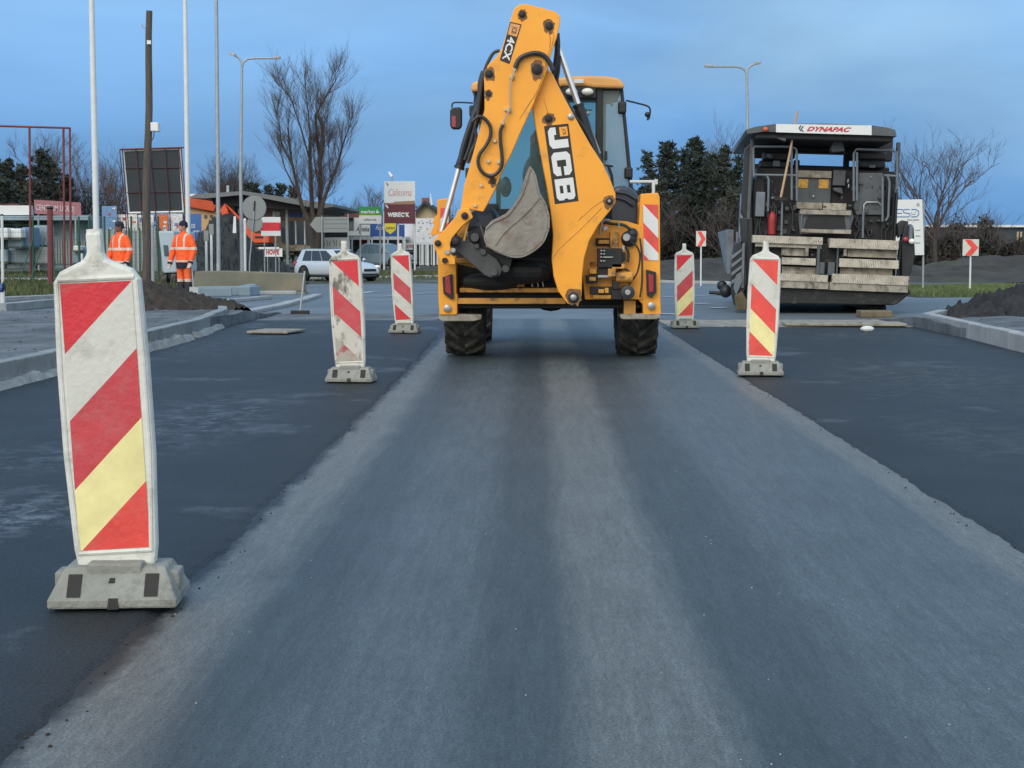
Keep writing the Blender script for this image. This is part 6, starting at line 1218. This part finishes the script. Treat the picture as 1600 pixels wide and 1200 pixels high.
mb = MB(); g.box(mb, 561, 323, 595.5, 336, 0, .1); mb.build('green_panel', M_GREEN, g.t); mb = MB(); g.box(mb, 561, 337.6, 595.5, 349.5, 0, .1); mb.build('white_panel', M_WSIGN, g.t); mb = MB(); g.box(mb, 561, 336, 595.5, 337.6, 0, .1); mb.build('yellow_stripe', M_YSIGN, g.t)
g.txt('lettering', 'market', 564, 328, 586, 333.5, M_WSIGN, -.012, .03); g.txt('lettering', 'oferta', 568, 341, 588, 345, M_SGREY, -.012)
mb = MB(); g.pr(mb, [(587, 333), (589, 327), (591, 330), (593, 333)], -.012, -.005); mb.build('emblem', M_WSIGN, g.t); g.post(563, 330, .05, .12); g.post(594, 330, .05, .12)
g = Rig('shop_sign', 'white stepped sign with dark handwriting under the green sign', 'sign', 560, 85.5)
mb = MB(); g.box(mb, 553, 340, 561, 351, 0, .1); g.box(mb, 553, 351, 578, 361, 0, .1); g.box(mb, 545, 361, 578, 368, 0, .1); mb.build('panel', M_WSIGN, g.t); g.txt('lettering', 'Apteka', 556, 354, 577, 364, M_INK, -.012, .01, .3); g.post(550, 362, .05, .12); g.post(575, 362, .05, .12)
g = Rig('shop_sign', 'blue sign with a yellow shield and white lettering behind the hatchback', 'sign', 605, 87)
mb = MB(); g.box(mb, 579, 351, 632, 369.5, 0, .1); mb.build('panel', M_BLUE, g.t); mb = MB(); g.pr(mb, [(601, 349), (618.5, 349), (618.5, 359), (610, 366), (602, 360)], -.015, -.002); mb.build('shield', M_YSIGN, g.t)
g.txt('lettering', 'Farb', 587, 353, 600, 359, M_WSIGN, -.02, .0, .4); g.txt('lettering', 'JURAN', 602, 354.5, 617, 359.5, M_INK, -.02, .02, .2)
for x in (581, 606, 630): g.post(x, 355, .05, .12, M_POLEW)
g = Rig('canopy', 'white-framed low shop canopy over dark windows behind the hatchback', 'canopy', 600, 90)
mb = MB(); g.box(mb, 544, 369.5, 634, 374.5, 0, 3); mb.build('roof', mat('pale_lilac_fascia', (.50, .54, .62), .6), g.t); mb = MB(); g.box(mb, 544, 375, 632, 408, 2.2, 2.5); mb.build('window_wall', M_GLASSY, g.t); mb = MB(); g.box(mb, 560, 375, 577, 383, 2.0, 2.2); mb.build('red_notice', M_RED, g.t)
for x in (545, 576, 600, 632): g.post(x, 372, .08, .1, M_POLEW, 'column')
g = Rig('fence_panel', 'white board fence with grey scribbles below the arrow sign', 'fence', 524, 86)
mb = MB(); g.box(mb, 503, 371, 543, 388, 0, .1); mb.build('panel', M_WSIGN, g.t); mb = MB(); g.box(mb, 503, 362, 545, 371, .3, .5); mb.build('dark_strip', M_ROOFD, g.t)
rr = random.Random(3)
for k in range(7): x = 506+k*5; mb = MB(); mb.tube([g.l(x, 374+rr.random()*4, -.02), g.l(x+rr.uniform(-1, 3), 384, -.02)], .02, 4); mb.build('scribble', M_SGREY, g.t)
g = Rig('low_building', 'low building with a dark maroon roof between the willow and the green sign', 'building', 535, 96)
mb = MB(); g.box(mb, 506, 341, 566, 405, 0, 6); mb.build('wall', mat('dim_wall', (.16, .17, .18), .8, var=.2), g.t); mb = MB(); g.pr(mb, [(518, 333), (561, 332), (566, 341), (512, 341)], -.3, 6); mb.build('roof', mat('maroon_roof', (.12, .045, .05), .7), g.t); mb = MB(); mb.ell(g.l(515, 334, 0), (.25, .25, .3)); mb.build('vent', M_CREAM, g.t, smooth=True)
g = Rig('house', 'cream gabled house with a red chimney behind the white wall board', 'house', 672, 105)
mb = MB(); g.pr(mb, [(648, 334), (663, 317.5), (682, 332), (700, 346), (700, 400), (648, 400)], 0, 8); mb.build('wall', M_CREAM, g.t)
mb = MB(); g.pr(mb, [(645, 334), (663, 313.5), (686, 331), (703, 345), (703, 348), (682, 333.5), (663, 318.5), (647, 338)], -.5, 8); mb.build('roof', M_ROOFD, g.t)
mb = MB(); g.box(mb, 659, 309, 669, 319, 1, 2); mb.build('chimney', mat('brick', (.25, .09, .06), .8, var=.2), g.t); mb = MB(); g.pr(mb, [(672, 302), (673, 302), (676, 320), (673, 321)], .5, .8); mb.build('antenna', M_WSIGN, g.t)
g = Rig('wall_board', 'large white printed wall board left of the digger', 'board', 668, 92)
mb = MB(); g.box(mb, 624, 350, 650, 384, .4, .6); g.box(mb, 648, 341, 696, 384, 0, .15); mb.build('board', mat('printed_white', (.68, .70, .73), .6, var=.1, scale=2, dirt=((.40, .42, .52), .57, .66, 3)), g.t)
rr = random.Random(9)
for k in range(14): a, b_ = rr.uniform(652, 684), rr.uniform(344, 378); mb = MB(); g.box(mb, a, b_, a+rr.uniform(1.5, 4), b_+rr.uniform(.8, 2), -.02, 0); mb.build('print', M_SGREY, g.t)
g.post(650, 345, .04, .2)
g = Rig('shop_sign', 'small red and white lettered banner by the white slat fence', 'sign', 646, 88)
mb = MB(); g.box(mb, 635, 380, 656, 390, 0, .05); mb.build('panel', M_HD[0], g.t); g.txt('lettering', 'KWIATY', 636, 382, 655, 388, M_REDINK, -.012, .03); g.post(636, 381, .03, .05); g.post(655, 381, .03, .05)
g = Rig('slat_fence', 'dark fence with uneven white upright slats left of the digger', 'fence', 666, 84)
mb = MB(); g.box(mb, 645, 382, 690, 410, 0, .05); mb.build('dark_panel', mat('dark_fence', (.05, .06, .075), .8), g.t)
for x, w_ in ((656, 1.5), (660, 3.5), (664.5, 1), (668, 4), (674, 1), (678, 3), (683, 1.5), (650, 2)): mb = MB(); g.box(mb, x-w_/2, 379, x+w_/2, 415-rr.random()*2, -.06, -.01); mb.build('slat', M_WSIGN, g.t)
# ---------------------------------------------------------------- concrete barrier and loose material
g = Rig('concrete_barrier', 'long low stained concrete barrier lying behind the workers', 'barrier', 390, 41)
mb = MB(); g.pr(mb, [(304, 424), (350, 423), (474, 427), (476, 455), (440, 456), (300, 454), (302, 440)], 0, .35); mb.build('wall', M_CONC, g.t, bev=.03)
mb = MB(); mb.box((g.gx(304), -.12, 0), (g.gx(476), .5, .09)); mb.build('foot', M_CONC, g.t, bev=.02)
lab = ['pale kerbstone nearest the worker with the shovel', 'long pale kerbstone lying crossways before the barrier', 'kerbstone tilted on the others before the barrier', 'short kerbstone at the end of the pile', 'thin pale slab lying right of the kerbstone pile', 'flat pale slab beyond the pile']
for k, (x, y, rz, L_, hh, ry) in enumerate(((322, 461, 8, 1.3, .22, 0), (352, 459, 14, 1.4, .24, 0), (372, 456, 50, 1.1, .2, 8), (390, 459, 84, .9, .24, 0), (425, 457, 5, 1.3, .1, 0), (345, 453, 12, 1.6, .16, 0))):
    p = G(x, y, .0); mb = MB(); mb.box((-L_/2, -.15, 0), (L_/2, .15, hh)); o = mb.build('kerbstone', M_BLUEW if k < 4 else M_KERBL, None, bev=.02); o.location = (p.x, p.y, gz(p.y)-.02); o.rotation_euler = (0, -R(ry), R(rz)); tag(o, lab[k], 'kerbstone', 'loose kerbstones on the ground behind the left kerb')
p = G(469, 491, 0); g = thing('broom', 'road broom standing upright on the ground left of the scuffed beacon', 'broom', (p.x, p.y, gz(p.y)))
mb = MB(); q = P(476, 424, p.y+.2); mb.tube([(0, 0, .05), Vector((q.x-p.x, .2, q.z-p.z))], .016, 8); mb.build('handle', M_GALV, g, smooth=True); mb = MB(); mb.box((-.17, -.04, -.01), (.17, .04, .07)); mb.build('brush_head', M_BLKM, g, bev=.015)
p = G(432, 522, 0); mb = MB(); mb.box((-.3, -.35, 0), (.3, .35, .03)); o = mb.build('timber_board', M_DUST, None, bev=.008); o.location = (p.x, p.y, .028); o.rotation_euler = (0, 0, R(-12)); tag(o, 'short ribbed pale board on the fresh asphalt left of the scuffed beacon', 'board')
g = Rig('bollard', 'blue capped stub on a white post at the left edge', 'bollard', 2, 31); mb = MB(); mb.tube([(0, 0, 0), (0, 0, .35)], .05, 8); mb.build('post', M_POLEW, g.t, smooth=True); mb = MB(); mb.tube([g.l(-10, 450), g.l(5, 450)], .10, 12); mb.build('blue_cap', M_BLUE, g.t, smooth=True); mb = MB(); mb.tube([g.l(5, 450), g.l(6.5, 450)], .098, 12); mb.build('opening', M_BLKM, g.t)
# ---------------------------------------------------------------- right side
g = Rig('company_sign', 'tall white company board with blue outlined letters right of the paver', 'sign', 1420, 48)
mb = MB(); g.pr(mb, [(1398, 312), (1441, 311.5), (1444, 398.5), (1399, 398.5)], 0, .08); mb.build('panel', M_WSIGN, g.t)
M_BLL = mat('pale_blue_lettering', (.22, .34, .55), .6)
def loop(pts, r=.018): mb = MB(); mb.tube([g.l(a, b_, -.01) for a, b_ in pts], r, 4); mb.build('lettering', M_BLL, g.t)
loop([(1411, 327), (1402, 327), (1400, 329), (1400, 337), (1402, 338.5), (1411, 338.5)]); loop([(1400, 333), (1409, 333)])
loop([(1421, 327), (1414, 327), (1411, 329), (1412, 332), (1421, 333.5), (1422, 336), (1420, 338.5), (1411, 338.5)])
loop([(1424, 327), (1431, 327), (1435, 329.5), (1435.5, 335), (1432, 338.5), (1424, 338.5)]); loop([(1424, 331), (1424, 334.5), (1430, 334.5), (1430, 331)], .010)
g.txt('lettering', 'II', 1432.5, 317.5, 1436.5, 322.5, M_SGREY); g.txt('small_print', 'biuro serwis', 1418, 341.5, 1436, 345, M_SGREY)
for y in (359, 368, 379): mb = MB(); g.box(mb, 1430, y, 1438, y+1.3, -.01, 0); mb.build('small_print', M_SGREY, g.t)
g.post(1443.5, 316, .03, .1); g.post(1402, 316, .04, .1)
g = Rig('warehouse', 'long low dark warehouse with a thin white roof edge on the right horizon', 'building', 1550, 120)
mb = MB(); g.box(mb, 1440, 353, 1720, 384, 0, 12); mb.build('wall', mat('dark_slate_wall', (.045, .065, .09), .7, var=.2, scale=.2), g.t); mb = MB(); g.box(mb, 1440, 351.5, 1720, 355, -.4, 12); mb.build('roof_edge', M_WSIGN, g.t)
for x in (1594, 1589): mb = MB(); g.box(mb, x, 362, x+3, 381, -.2, 0); mb.build('door', M_CREAM, g.t)
g = Rig('house', 'low pale building glimpsed through the pines right of the digger', 'house', 1080, 135)
mb = MB(); g.box(mb, 1050, 345, 1115, 382, 0, 6); mb.build('wall', mat('grey_white_wall', (.36, .38, .36), .8, var=.2, scale=.6), g.t); mb = MB(); g.pr(mb, [(1046, 346), (1056, 334), (1112, 334), (1119, 346)], -.3, 6); mb.build('roof', M_DUST, g.t)
for x in (1056, 1068, 1084, 1098): mb = MB(); g.box(mb, x, 354, x+5, 364, -.05, 0); mb.build('window', M_GLASSY, g.t)
# ---------------------------------------------------------------- trees
def limb(mb, pts, r0, r1, n=6):
    K = len(pts); mb.tube(pts, [r0+(r1-r0)*i/(K-1) for i in range(K)], n)
def twig(mb, p, d, L_, r, dep, rr, up=.25, spread=.5, kids=4):
    pts = [p]; q = p; dd = d.normalized(); n = 4 if dep else 3
    for i in range(n): dd = (dd+Vector((rr.gauss(0, .14), rr.gauss(0, .14), rr.gauss(0, .10)+up*.22))).normalized(); q = q+dd*L_/n; pts.append(q)
    limb(mb, pts, r, r*.45, 5 if r > .02 else 3)
    if dep:
        for k in range(kids):
            t = rr.uniform(.25, 1); i = min(n-1, int(t*n)); a = pts[i].lerp(pts[i+1], t*n-i); nd = (dd+Vector((rr.gauss(0, spread), rr.gauss(0, spread), rr.gauss(0, spread*.6)+up))).normalized()
            twig(mb, a, nd, L_*rr.uniform(.45, .75), r*.5, dep-1, rr, up, spread, kids)
# the bare willow: pollarded stems with long thin shoots
g = Rig('willow_tree', 'large bare pollarded tree with several upright stems left of centre', 'tree', 491, 76)
stems = [([(490, 392), (487, 360), (482, 345), (472, 322), (464, 290), (455, 250), (450, 200)], .19, .06), ([(492, 392), (492, 358), (488, 330), (486, 290), (484, 240), (485, 212)], .18, .10), ([(494, 392), (496, 360), (500, 330), (501, 290), (500, 250), (495, 215), (493, 180), (510, 150), (525, 125)], .20, .03),
         ([(497, 392), (500, 345), (505, 315), (514, 290), (527, 260), (536, 225), (548, 192)], .17, .03), ([(455, 255), (440, 225), (433, 172)], .06, .02), ([(484, 250), (470, 200), (455, 155), (437, 130)], .06, .015), ([(486, 225), (482, 180), (477, 135)], .05, .015), ([(500, 255), (505, 220), (503, 195), (495, 178)], .13, .10), ([(505, 318), (517, 280), (513, 230)], .06, .02), ([(464, 300), (446, 265), (438, 240)], .06, .02), ([(500, 300), (492, 260), (490, 230)], .06, .03)]
mb = MB(); rr = random.Random(17); sp = []
for pts, r0, r1 in stems:
    off = rr.uniform(-.5, .5); w3 = [g.l(a, b_, off*min(1, i*.4)) for i, (a, b_) in enumerate(pts)]; limb(mb, w3, r0*.8, r1*.75, 8); sp.append((w3, r0, r1))
mb.build('trunk', M_BARK, g.t, smooth=True); mb = MB()
for w3, r0, r1 in sp:
    for i in range(1, len(w3)):
        for k in range(9 if i > 1 else 2):
            a = w3[i-1].lerp(w3[i], rr.random())
            if a.z < 3.2: continue
            side = -1 if a.x < w3[0].x+rr.gauss(0, .8) else 1
            twig(mb, a, Vector((side*abs(rr.gauss(.22, .3)), rr.gauss(0, .4), rr.uniform(.3, 1.1))), rr.uniform(.8, 1.7), .012, 2, rr, .30, .34, 6)
    for k in range(4): twig(mb, w3[-1], Vector((rr.gauss(.1, .3), rr.gauss(0, .3), 1)), rr.uniform(.5, 1.1), .014, 2, rr, .3, .4, 5)
mb.build('crown', M_TWIG, g.t, recalc=False)
def bare(name, label, x, Y, ytop, spread, seed, n=5, r=.16, group=None, m=M_TWIG, dens=4, lean=0):
    g = Rig(name, label, 'tree', x, Y, group); rr = random.Random(seed); H = g.l(x, ytop).z; mb = MB(); tr = [Vector((0, 0, 0)), Vector((rr.gauss(0, .1), 0, H*.15)), Vector((rr.gauss(0, .15)+lean*.3, 0, H*.34))]; limb(mb, tr, r, r*.75, 8); mb.build('trunk', M_BARK, g.t, smooth=True)
    mb = MB()
    for k in range(n): a = 6.28*k/n+rr.random(); twig(mb, tr[2]-Vector((0, 0, rr.random()*H*.12)), Vector((math.cos(a)*spread+lean, math.sin(a)*spread, 1)), H*.42, r*.45, 4, rr, .22, .5, dens)
    mb.build('crown', m, g.t, recalc=False); return g
bare('bare_tree', 'bare spreading tree on the right beside the white company board', 1464, 80, 200, .75, 5, 8, .13, dens=4)
bare('bare_tree', 'small bare tree behind the dark board at far left', 207, 95, 255, .5, 6, 5, .12, 'leafless trees on the left horizon', dens=4)
bare('bare_tree', 'bare tree showing between red frame and leftmost tall pole', 128, 100, 250, .5, 7, 5, .12, 'leafless trees on the left horizon', dens=4)
bare('bare_tree', 'bare tree just right of the leftmost tall pole', 165, 98, 243, .4, 8, 5, .12, 'leafless trees on the left horizon', dens=4)
bare('bare_tree', 'narrow bare poplar behind the thin galvanised pole', 350, 130, 258, .18, 9, 6, .14, 'leafless trees on the left horizon', dens=5)
bare('bare_tree', 'second narrow bare poplar beside the twin lamp shaft', 368, 132, 256, .18, 10, 6, .14, 'leafless trees on the left horizon', dens=5)
bare('bare_tree', 'bare treetop behind the tall maroon board', 592, 125, 296, .5, 12, 5, .12, 'leafless trees on the left horizon', dens=5)
bare('bare_tree', 'bare treetop above the low maroon roof', 543, 130, 306, .4, 13, 5, .12, 'leafless trees on the left horizon', dens=5)
bare('bare_tree', 'bare birch standing among the pines on the right', 1113, 118, 216, .22, 14, 5, .12, dens=5)
bare('bare_tree', 'bare treetop directly above the evergreen at far left', 70, 108, 218, .45, 15, 5, .12, 'leafless trees on the left horizon', dens=5)
bare('bare_tree', 'bare treetop right of the second white pole', 312, 128, 285, .5, 16, 5, .12, 'leafless trees on the left horizon', dens=4)
# evergreens: tapered trunk, tiered boughs of many needle tufts
def conifer(label, x, Y, ytop, wpx, seed, m=M_PINE, group='evergreens', dens=1.0, base=.12, ragged=.35):
    g = Rig('pine_tree', label, 'tree', x, Y, group); rr = random.Random(seed); H = g.l(x, ytop).z; W = wpx*Y/F_PX/2
    mb = MB(); limb(mb, [Vector((0, 0, 0)), Vector((rr.gauss(0, .1), 0, H*.5)), Vector((0, 0, H*.97))], H*.02, .02, 7)
    cm = MB(); nb = int(58*dens*max(1, H/7))
    for k in range(nb):
        t = (k+rr.random())/nb; z = H*(base+(1-base)*t); rad = W*(1-t)**.62*(1+rr.uniform(-ragged, ragged))*(1.0 if t > .12 else .75)+.12; a = rr.uniform(0, 6.28); dr = Vector((math.cos(a), math.sin(a), .28+.35*t)); e0 = Vector((0, 0, z)); e1 = e0+dr*rad
        mb.tube([e0, e1], [.03, .01], 3)
        for q in range(int(7+rad*8)):
            f = rr.uniform(.25, 1.05); c = e0+dr*rad*f+Vector((rr.gauss(0, .16), rr.gauss(0, .16), rr.gauss(0, .10))); s_ = rr.uniform(.16, .34)
            for j in range(6):
                d = Vector((rr.gauss(0, 1), rr.gauss(0, 1), rr.gauss(.5, .7))).normalized()*s_; sd_ = d.cross(Vector((rr.gauss(0, 1), rr.gauss(0, 1), rr.gauss(0, 1)))).normalized()*s_*.26; cm.add([c-sd_, c+sd_, c+d], [(0, 1, 2)])
    mb.build('trunk', M_BARK, g.t); cm.build('crown', m, g.t, recalc=False)
for k, (x, yt, w_, Y, m_, d_) in enumerate(((1012, 243, 40, 104, M_PINEG, .9), (1043, 226, 60, 100, M_PINE, 1.5), (1068, 238, 40, 106, M_PINE, 1.1), (1086, 219, 58, 102, M_PINE, 1.5), (1110, 245, 44, 108, M_PINEG, 1.1), (1130, 232, 44, 104, M_PINEG, 1.2), (1152, 248, 50, 100, M_PINE, 1.2), (1025, 285, 60, 96, M_PINEG, 1.2), (1145, 300, 60, 94, M_PINEG, 1.2), (1176, 262, 50, 110, M_PINEG, 1.0), (1000, 300, 50, 108, M_PINEG, 1.0), (1098, 290, 50, 112, M_PINEG, 1.0))):
    conifer(['sparse grey-green pine nearest the digger cab', 'broad dark pine, second from the digger cab', 'dark pine between the two tallest ones', 'tallest dark pine behind the chevron sign', 'grey-green pine right of the tallest one', 'pointed grey-green pine left of the paver', 'dark pine partly behind the paver', 'low grey-green pine beneath the sparse one', 'low grey-green pine beside the paver', 'pine hidden mostly behind the paver roof post', 'low pine just behind the digger post', 'low pine behind the birch'][k], x, Y, yt, w_, 60+k, m_, 'pines between digger and paver', d_)
for k, (x, yt, w_, Y) in enumerate(((-6, 250, 60, 92), (18, 255, 46, 90), (40, 262, 50, 94), (68, 238, 52, 92), (86, 258, 40, 96), (8, 285, 60, 88), (55, 285, 60, 88), (108, 280, 40, 97), (385, 288, 26, 128), (400, 290, 30, 126), (420, 292, 34, 128), (440, 290, 34, 127), (458, 296, 30, 126))):
    conifer(['dark evergreen cut by the left edge', 'dark evergreen second from the left edge', 'dark evergreen left of the red frame upright', 'tallest dark evergreen inside the red frame', 'dark evergreen beside the double red uprights', 'low bushy evergreen above the white roof', 'low bushy evergreen above the pink banner', 'small evergreen right of the red frame', 'distant evergreen just right of the twin lamp', 'distant evergreen above the round sign', 'distant evergreen in the middle above the flat roof', 'distant evergreen left of the willow', 'distant evergreen touching the willow stems'][k], x, Y, yt, w_, 90+k, M_PINE if k % 2 else M_PINEG, 'evergreens on the left horizon', 1.1, .05, .45)
# thickets: low twiggy masses, one per clump
def bush(label, x, Y, ytop, wpx, seed, m=M_SCRUB, group=None, n=2600, name='shrub'):
    g = Rig(name, label, 'shrub', x, Y, group); rr = random.Random(seed); H = g.l(x, ytop).z; W = wpx*Y/F_PX/2; mb = MB(); tb = MB()
    for k in range(14): a = rr.uniform(0, 6.28); twig(tb, Vector((rr.uniform(-.5, .5)*W, rr.uniform(-.5, .5), 0)), Vector((math.cos(a)*.5, math.sin(a)*.5, 1)), H*.75, .035, 2, rr, .2, .5, 4)
    tb.build('stems', M_TWIG, g.t, recalc=False)
    for k in range(n):
        a = rr.uniform(0, 6.28); q = math.sqrt(rr.random()); u, v = math.cos(a)*q, math.sin(a)*q; hz = H*.92*(1-q*q*.75)*(1+.35*fb(u*2+seed, v*2, seed, 1.5)); z = hz*rr.random()**.6; s_ = rr.uniform(.08, .22); c = Vector((u*W, v*W*.6, z)); d = Vector((rr.gauss(0, 1), rr.gauss(0, 1), rr.gauss(.3, 1))).normalized()*s_; e_ = d.cross(Vector((rr.gauss(0, 1), rr.gauss(0, 1), 1))).normalized()*s_*.5; mb.add([c-e_, c+e_, c+d], [(0, 1, 2)])
    mb.build('foliage', m, g.t, recalc=False)
M_HEDGE = mat('dark_thicket', (.034, .038, .032), .95, var=.4, scale=.5)
for k, (x, Y, yt, w_, m_) in enumerate(((1455, 86, 368, 70, M_HEDGE), (1485, 84, 362, 80, M_SCRUB), (1520, 86, 362, 90, M_HEDGE), (1555, 88, 372, 80, M_HEDGE), (1590, 86, 372, 80, M_HEDGE), (1630, 86, 370, 90, M_HEDGE), (1445, 90, 350, 50, M_SCRUB), (1540, 92, 338, 50, M_SCRUB), (1495, 98, 336, 60, M_SCRUB))):
    bush(['dark thicket right behind the company board', 'brown scrub below the bare spreading tree', 'brown scrub left of the chevron sign', 'dark thicket behind the chevron sign', 'dark thicket at the right edge', 'dark thicket cut by the right edge', 'thin brown scrub beside the paver lamp', 'thin brown bush rising above the warehouse', 'brown scrub in front of the warehouse end'][k], x, Y, yt, w_, 120+k, m_, 'scrub along the right verge', 3200)
for k, (x, Y, yt, w_) in enumerate(((1030, 92, 318, 70), (1075, 124, 340, 60), (1120, 90, 330, 70), (1000, 90, 335, 60), (1150, 88, 325, 60))):
    bush(['scrub at the foot of the pines behind the hazard post', 'scrub under the pines before the pale building', 'scrub right of the pale building', 'scrub just right of the digger fender', 'scrub beside the paver flank'][k], x, Y, yt, w_, 140+k, M_HEDGE, 'scrub below the pines', 3000)
for k, (x, Y, yt, w_) in enumerate(((95, 100, 275, 70), (140, 98, 280, 80), (175, 99, 285, 60), (25, 98, 285, 90), (215, 100, 300, 60), (290, 120, 318, 60), (330, 122, 312, 50), (565, 118, 330, 60), (700, 118, 335, 60), (660, 125, 325, 50))):
    bush(['grey-brown thicket behind the red uprights', 'grey-brown thicket left of the leftmost tall pole', 'thicket behind the leftmost tall pole', 'thicket above the white shed roof', 'thicket behind the dark board', 'thicket behind the orange roof', 'thicket behind the flat roof corner', 'thicket above the green sign', 'thicket behind the digger lamp bracket', 'thicket behind the gabled house'][k], x, Y, yt, w_, 160+k, M_SCRUB, 'thickets along the left horizon', 2600)
# far wood that closes the horizon as one mass
mb = MB(); rr = random.Random(77)
for k in range(26000):
    x = rr.uniform(-260, 260); Y = rr.uniform(230, 300); h_ = (4.2+1.6*fb(x, 0, 3, .05)+1.0*fb(x, 4, 3, .3)); z = h_*rr.random()**.7; s_ = rr.uniform(.4, 1.1); c = Vector((x, Y, z)); d = Vector((rr.gauss(0, 1), rr.gauss(0, 1), rr.gauss(.3, 1))).normalized()*s_; e_ = d.cross(Vector((rr.gauss(0, 1), rr.gauss(0, 1), 1))).normalized()*s_*.6; mb.add([c-e_, c+e_, c+d], [(0, 1, 2)])
o = mb.build('far_wood', M_SCRUB, recalc=False); o['kind'] = 'stuff'; tag(o, 'low dark wood closing the horizon', 'wood')
